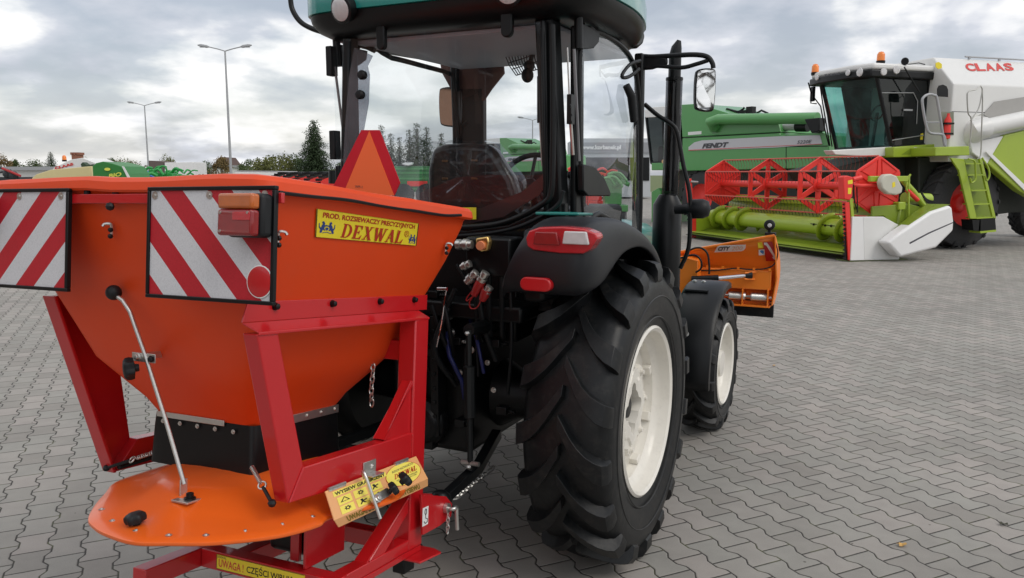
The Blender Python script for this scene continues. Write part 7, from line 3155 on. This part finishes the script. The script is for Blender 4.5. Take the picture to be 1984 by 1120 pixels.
# low hall with the web address, seen through the side glass
ha = wthing('sales_hall', 'low grey-white hall with a web address along its front, seen through the side glass', 'building', 56, 1165)
wpoly('wall', 56, [(1115, 268), (1260, 268), (1260, 382), (1115, 382)], 8, mat('hall_grey', (.50, .52, .54), .7), ha)
fc_ = wpoly('fascia', 55.9, [(1112, 276), (1262, 276), (1262, 296), (1112, 296)], .09, mat('fascia_grey', (.30, .31, .33), .6), ha, 0)
text('lettering', 'www.korbanek.pl', W(55.8, 1127, 292), W(55.8, 1203, 292), W(55.8, 1127, 281), inkw, fc_, (0, 0, 0), bold=.05)
wpoly('window_band', 55.95, [(1118, 305), (1258, 305), (1258, 350), (1118, 350)], .04, black, ha, 0)
clutter(8, 30, 1120, 1175, 322, redp, 'red and white machine seen through the tractor side glass')
clutter(9, 26, 1165, 1215, 334, fgreen, 'green machine low behind the tractor side glass')

# brick building behind the photographer's left, shown by the left mirror
bb_ = wthing('brick_building', 'brown brick building with dark windows, seen only in the left mirror inside the cab view', 'building', -6, 500)
bb_.location = (-24, -6, 0)
TBASE[bb_.name] = V((-24, -6, 0))
bw = part('wall', B().box((-34, -34, 0), (-22, 6, 8.2)), mat('brown_brick', (.30, .16, .10), .85, var=.2, vscale=4), bb_)
part('roof', B().box((-34.3, -34.3, 8.201), (-21.6, 6.3, 8.5)), rfg, bb_)
for i in range(9):
    for j in range(2):
        y0 = -31 + 4.1 * i
        z0 = 1.2 + 3.7 * j
        w_ = part('window', B().box((-22.05, y0, z0), (-21.96, y0 + 1.9, z0 + 1.9)), black, bw)
        q = B().box((-21.96, y0 + .9, z0), (-21.93, y0 + 1.0, z0 + 1.9)).box((-21.96, y0, z0 + .9), (-21.935, y0 + .899, z0 + 1.0)).box((-21.96, y0 + 1.001, z0 + .9), (-21.935, y0 + 1.9, z0 + 1.0))
        part('window_bar', q, whitep, w_)

# bare trees behind the photographer, mirrored in the right-hand mirror


def bare_tree(h, seed):
    rnd = random.Random(seed)
    o = bpy.data.objects.new('bare_tree', None)
    COL.objects.link(o)
    TBASE[o.name] = V((0, 0, 0))
    part('trunk', B().tube([(0, 0, 0), (.1, 0, h * .4), (-.1, .1, h * .9)], [h * .02, h * .013, .03], 8), bark, o)
    q = B()

    def grow(p, d, L, r_, n):
        e_ = p + d * L
        q.tube([p, p.lerp(e_, .5) + V((rnd.uniform(-.1, .1), rnd.uniform(-.1, .1), 0)) * L, e_], [r_, r_ * .8, r_ * .5], 5)
        if n:
            for _ in range(3):
                d2 = (d + V((rnd.uniform(-.8, .8), rnd.uniform(-.8, .8), rnd.uniform(-.1, .5)))).normalized()
                grow(p.lerp(e_, rnd.uniform(.5, 1)), d2, L * .62, r_ * .5, n - 1)
    for k in range(9):
        a = k * 2.4
        grow(V((0, 0, h * (.25 + .07 * k))), V((math.cos(a), math.sin(a), .8)).normalized(), h * .22, h * .007, 3)
    part('crown', q, bark, o, smooth=60)
    return o


t0_ = bare_tree(9, 4)
for i, (x, y, s_) in enumerate(((8.2, -17, 1), (10.0, -18.5, 1.1), (12.0, -17, .9))):
    o = t0_ if i == 0 else copy_tree(t0_)
    o.location, o.rotation_euler, o.scale = (x, y, 0), (0, 0, i * 1.7), (s_, s_, s_)
    o['label'] = 'bare dark tree seen only as a reflection in the right-hand mirror of the tractor'
    o['category'], o['group'] = 'tree', 'bare trees reflected in the right-hand mirror'

bh_ = bpy.data.objects.new('hall', None)
COL.objects.link(bh_)
bh_.location = (14, -32, 0)
TBASE[bh_.name] = V((14, -32, 0))
bh_['label'], bh_['category'] = 'grey sheet-clad hall far behind the trees, seen only in the right-hand mirror', 'building'
part('wall', B().box((2, -42, 0), (30, -32, 4.6)), mat('grey_cladding', (.30, .31, .32), .6, var=.1), bh_)
part('roof', B().box((1.7, -42.3, 4.601), (30.3, -31.7, 4.9)), rfg, bh_)
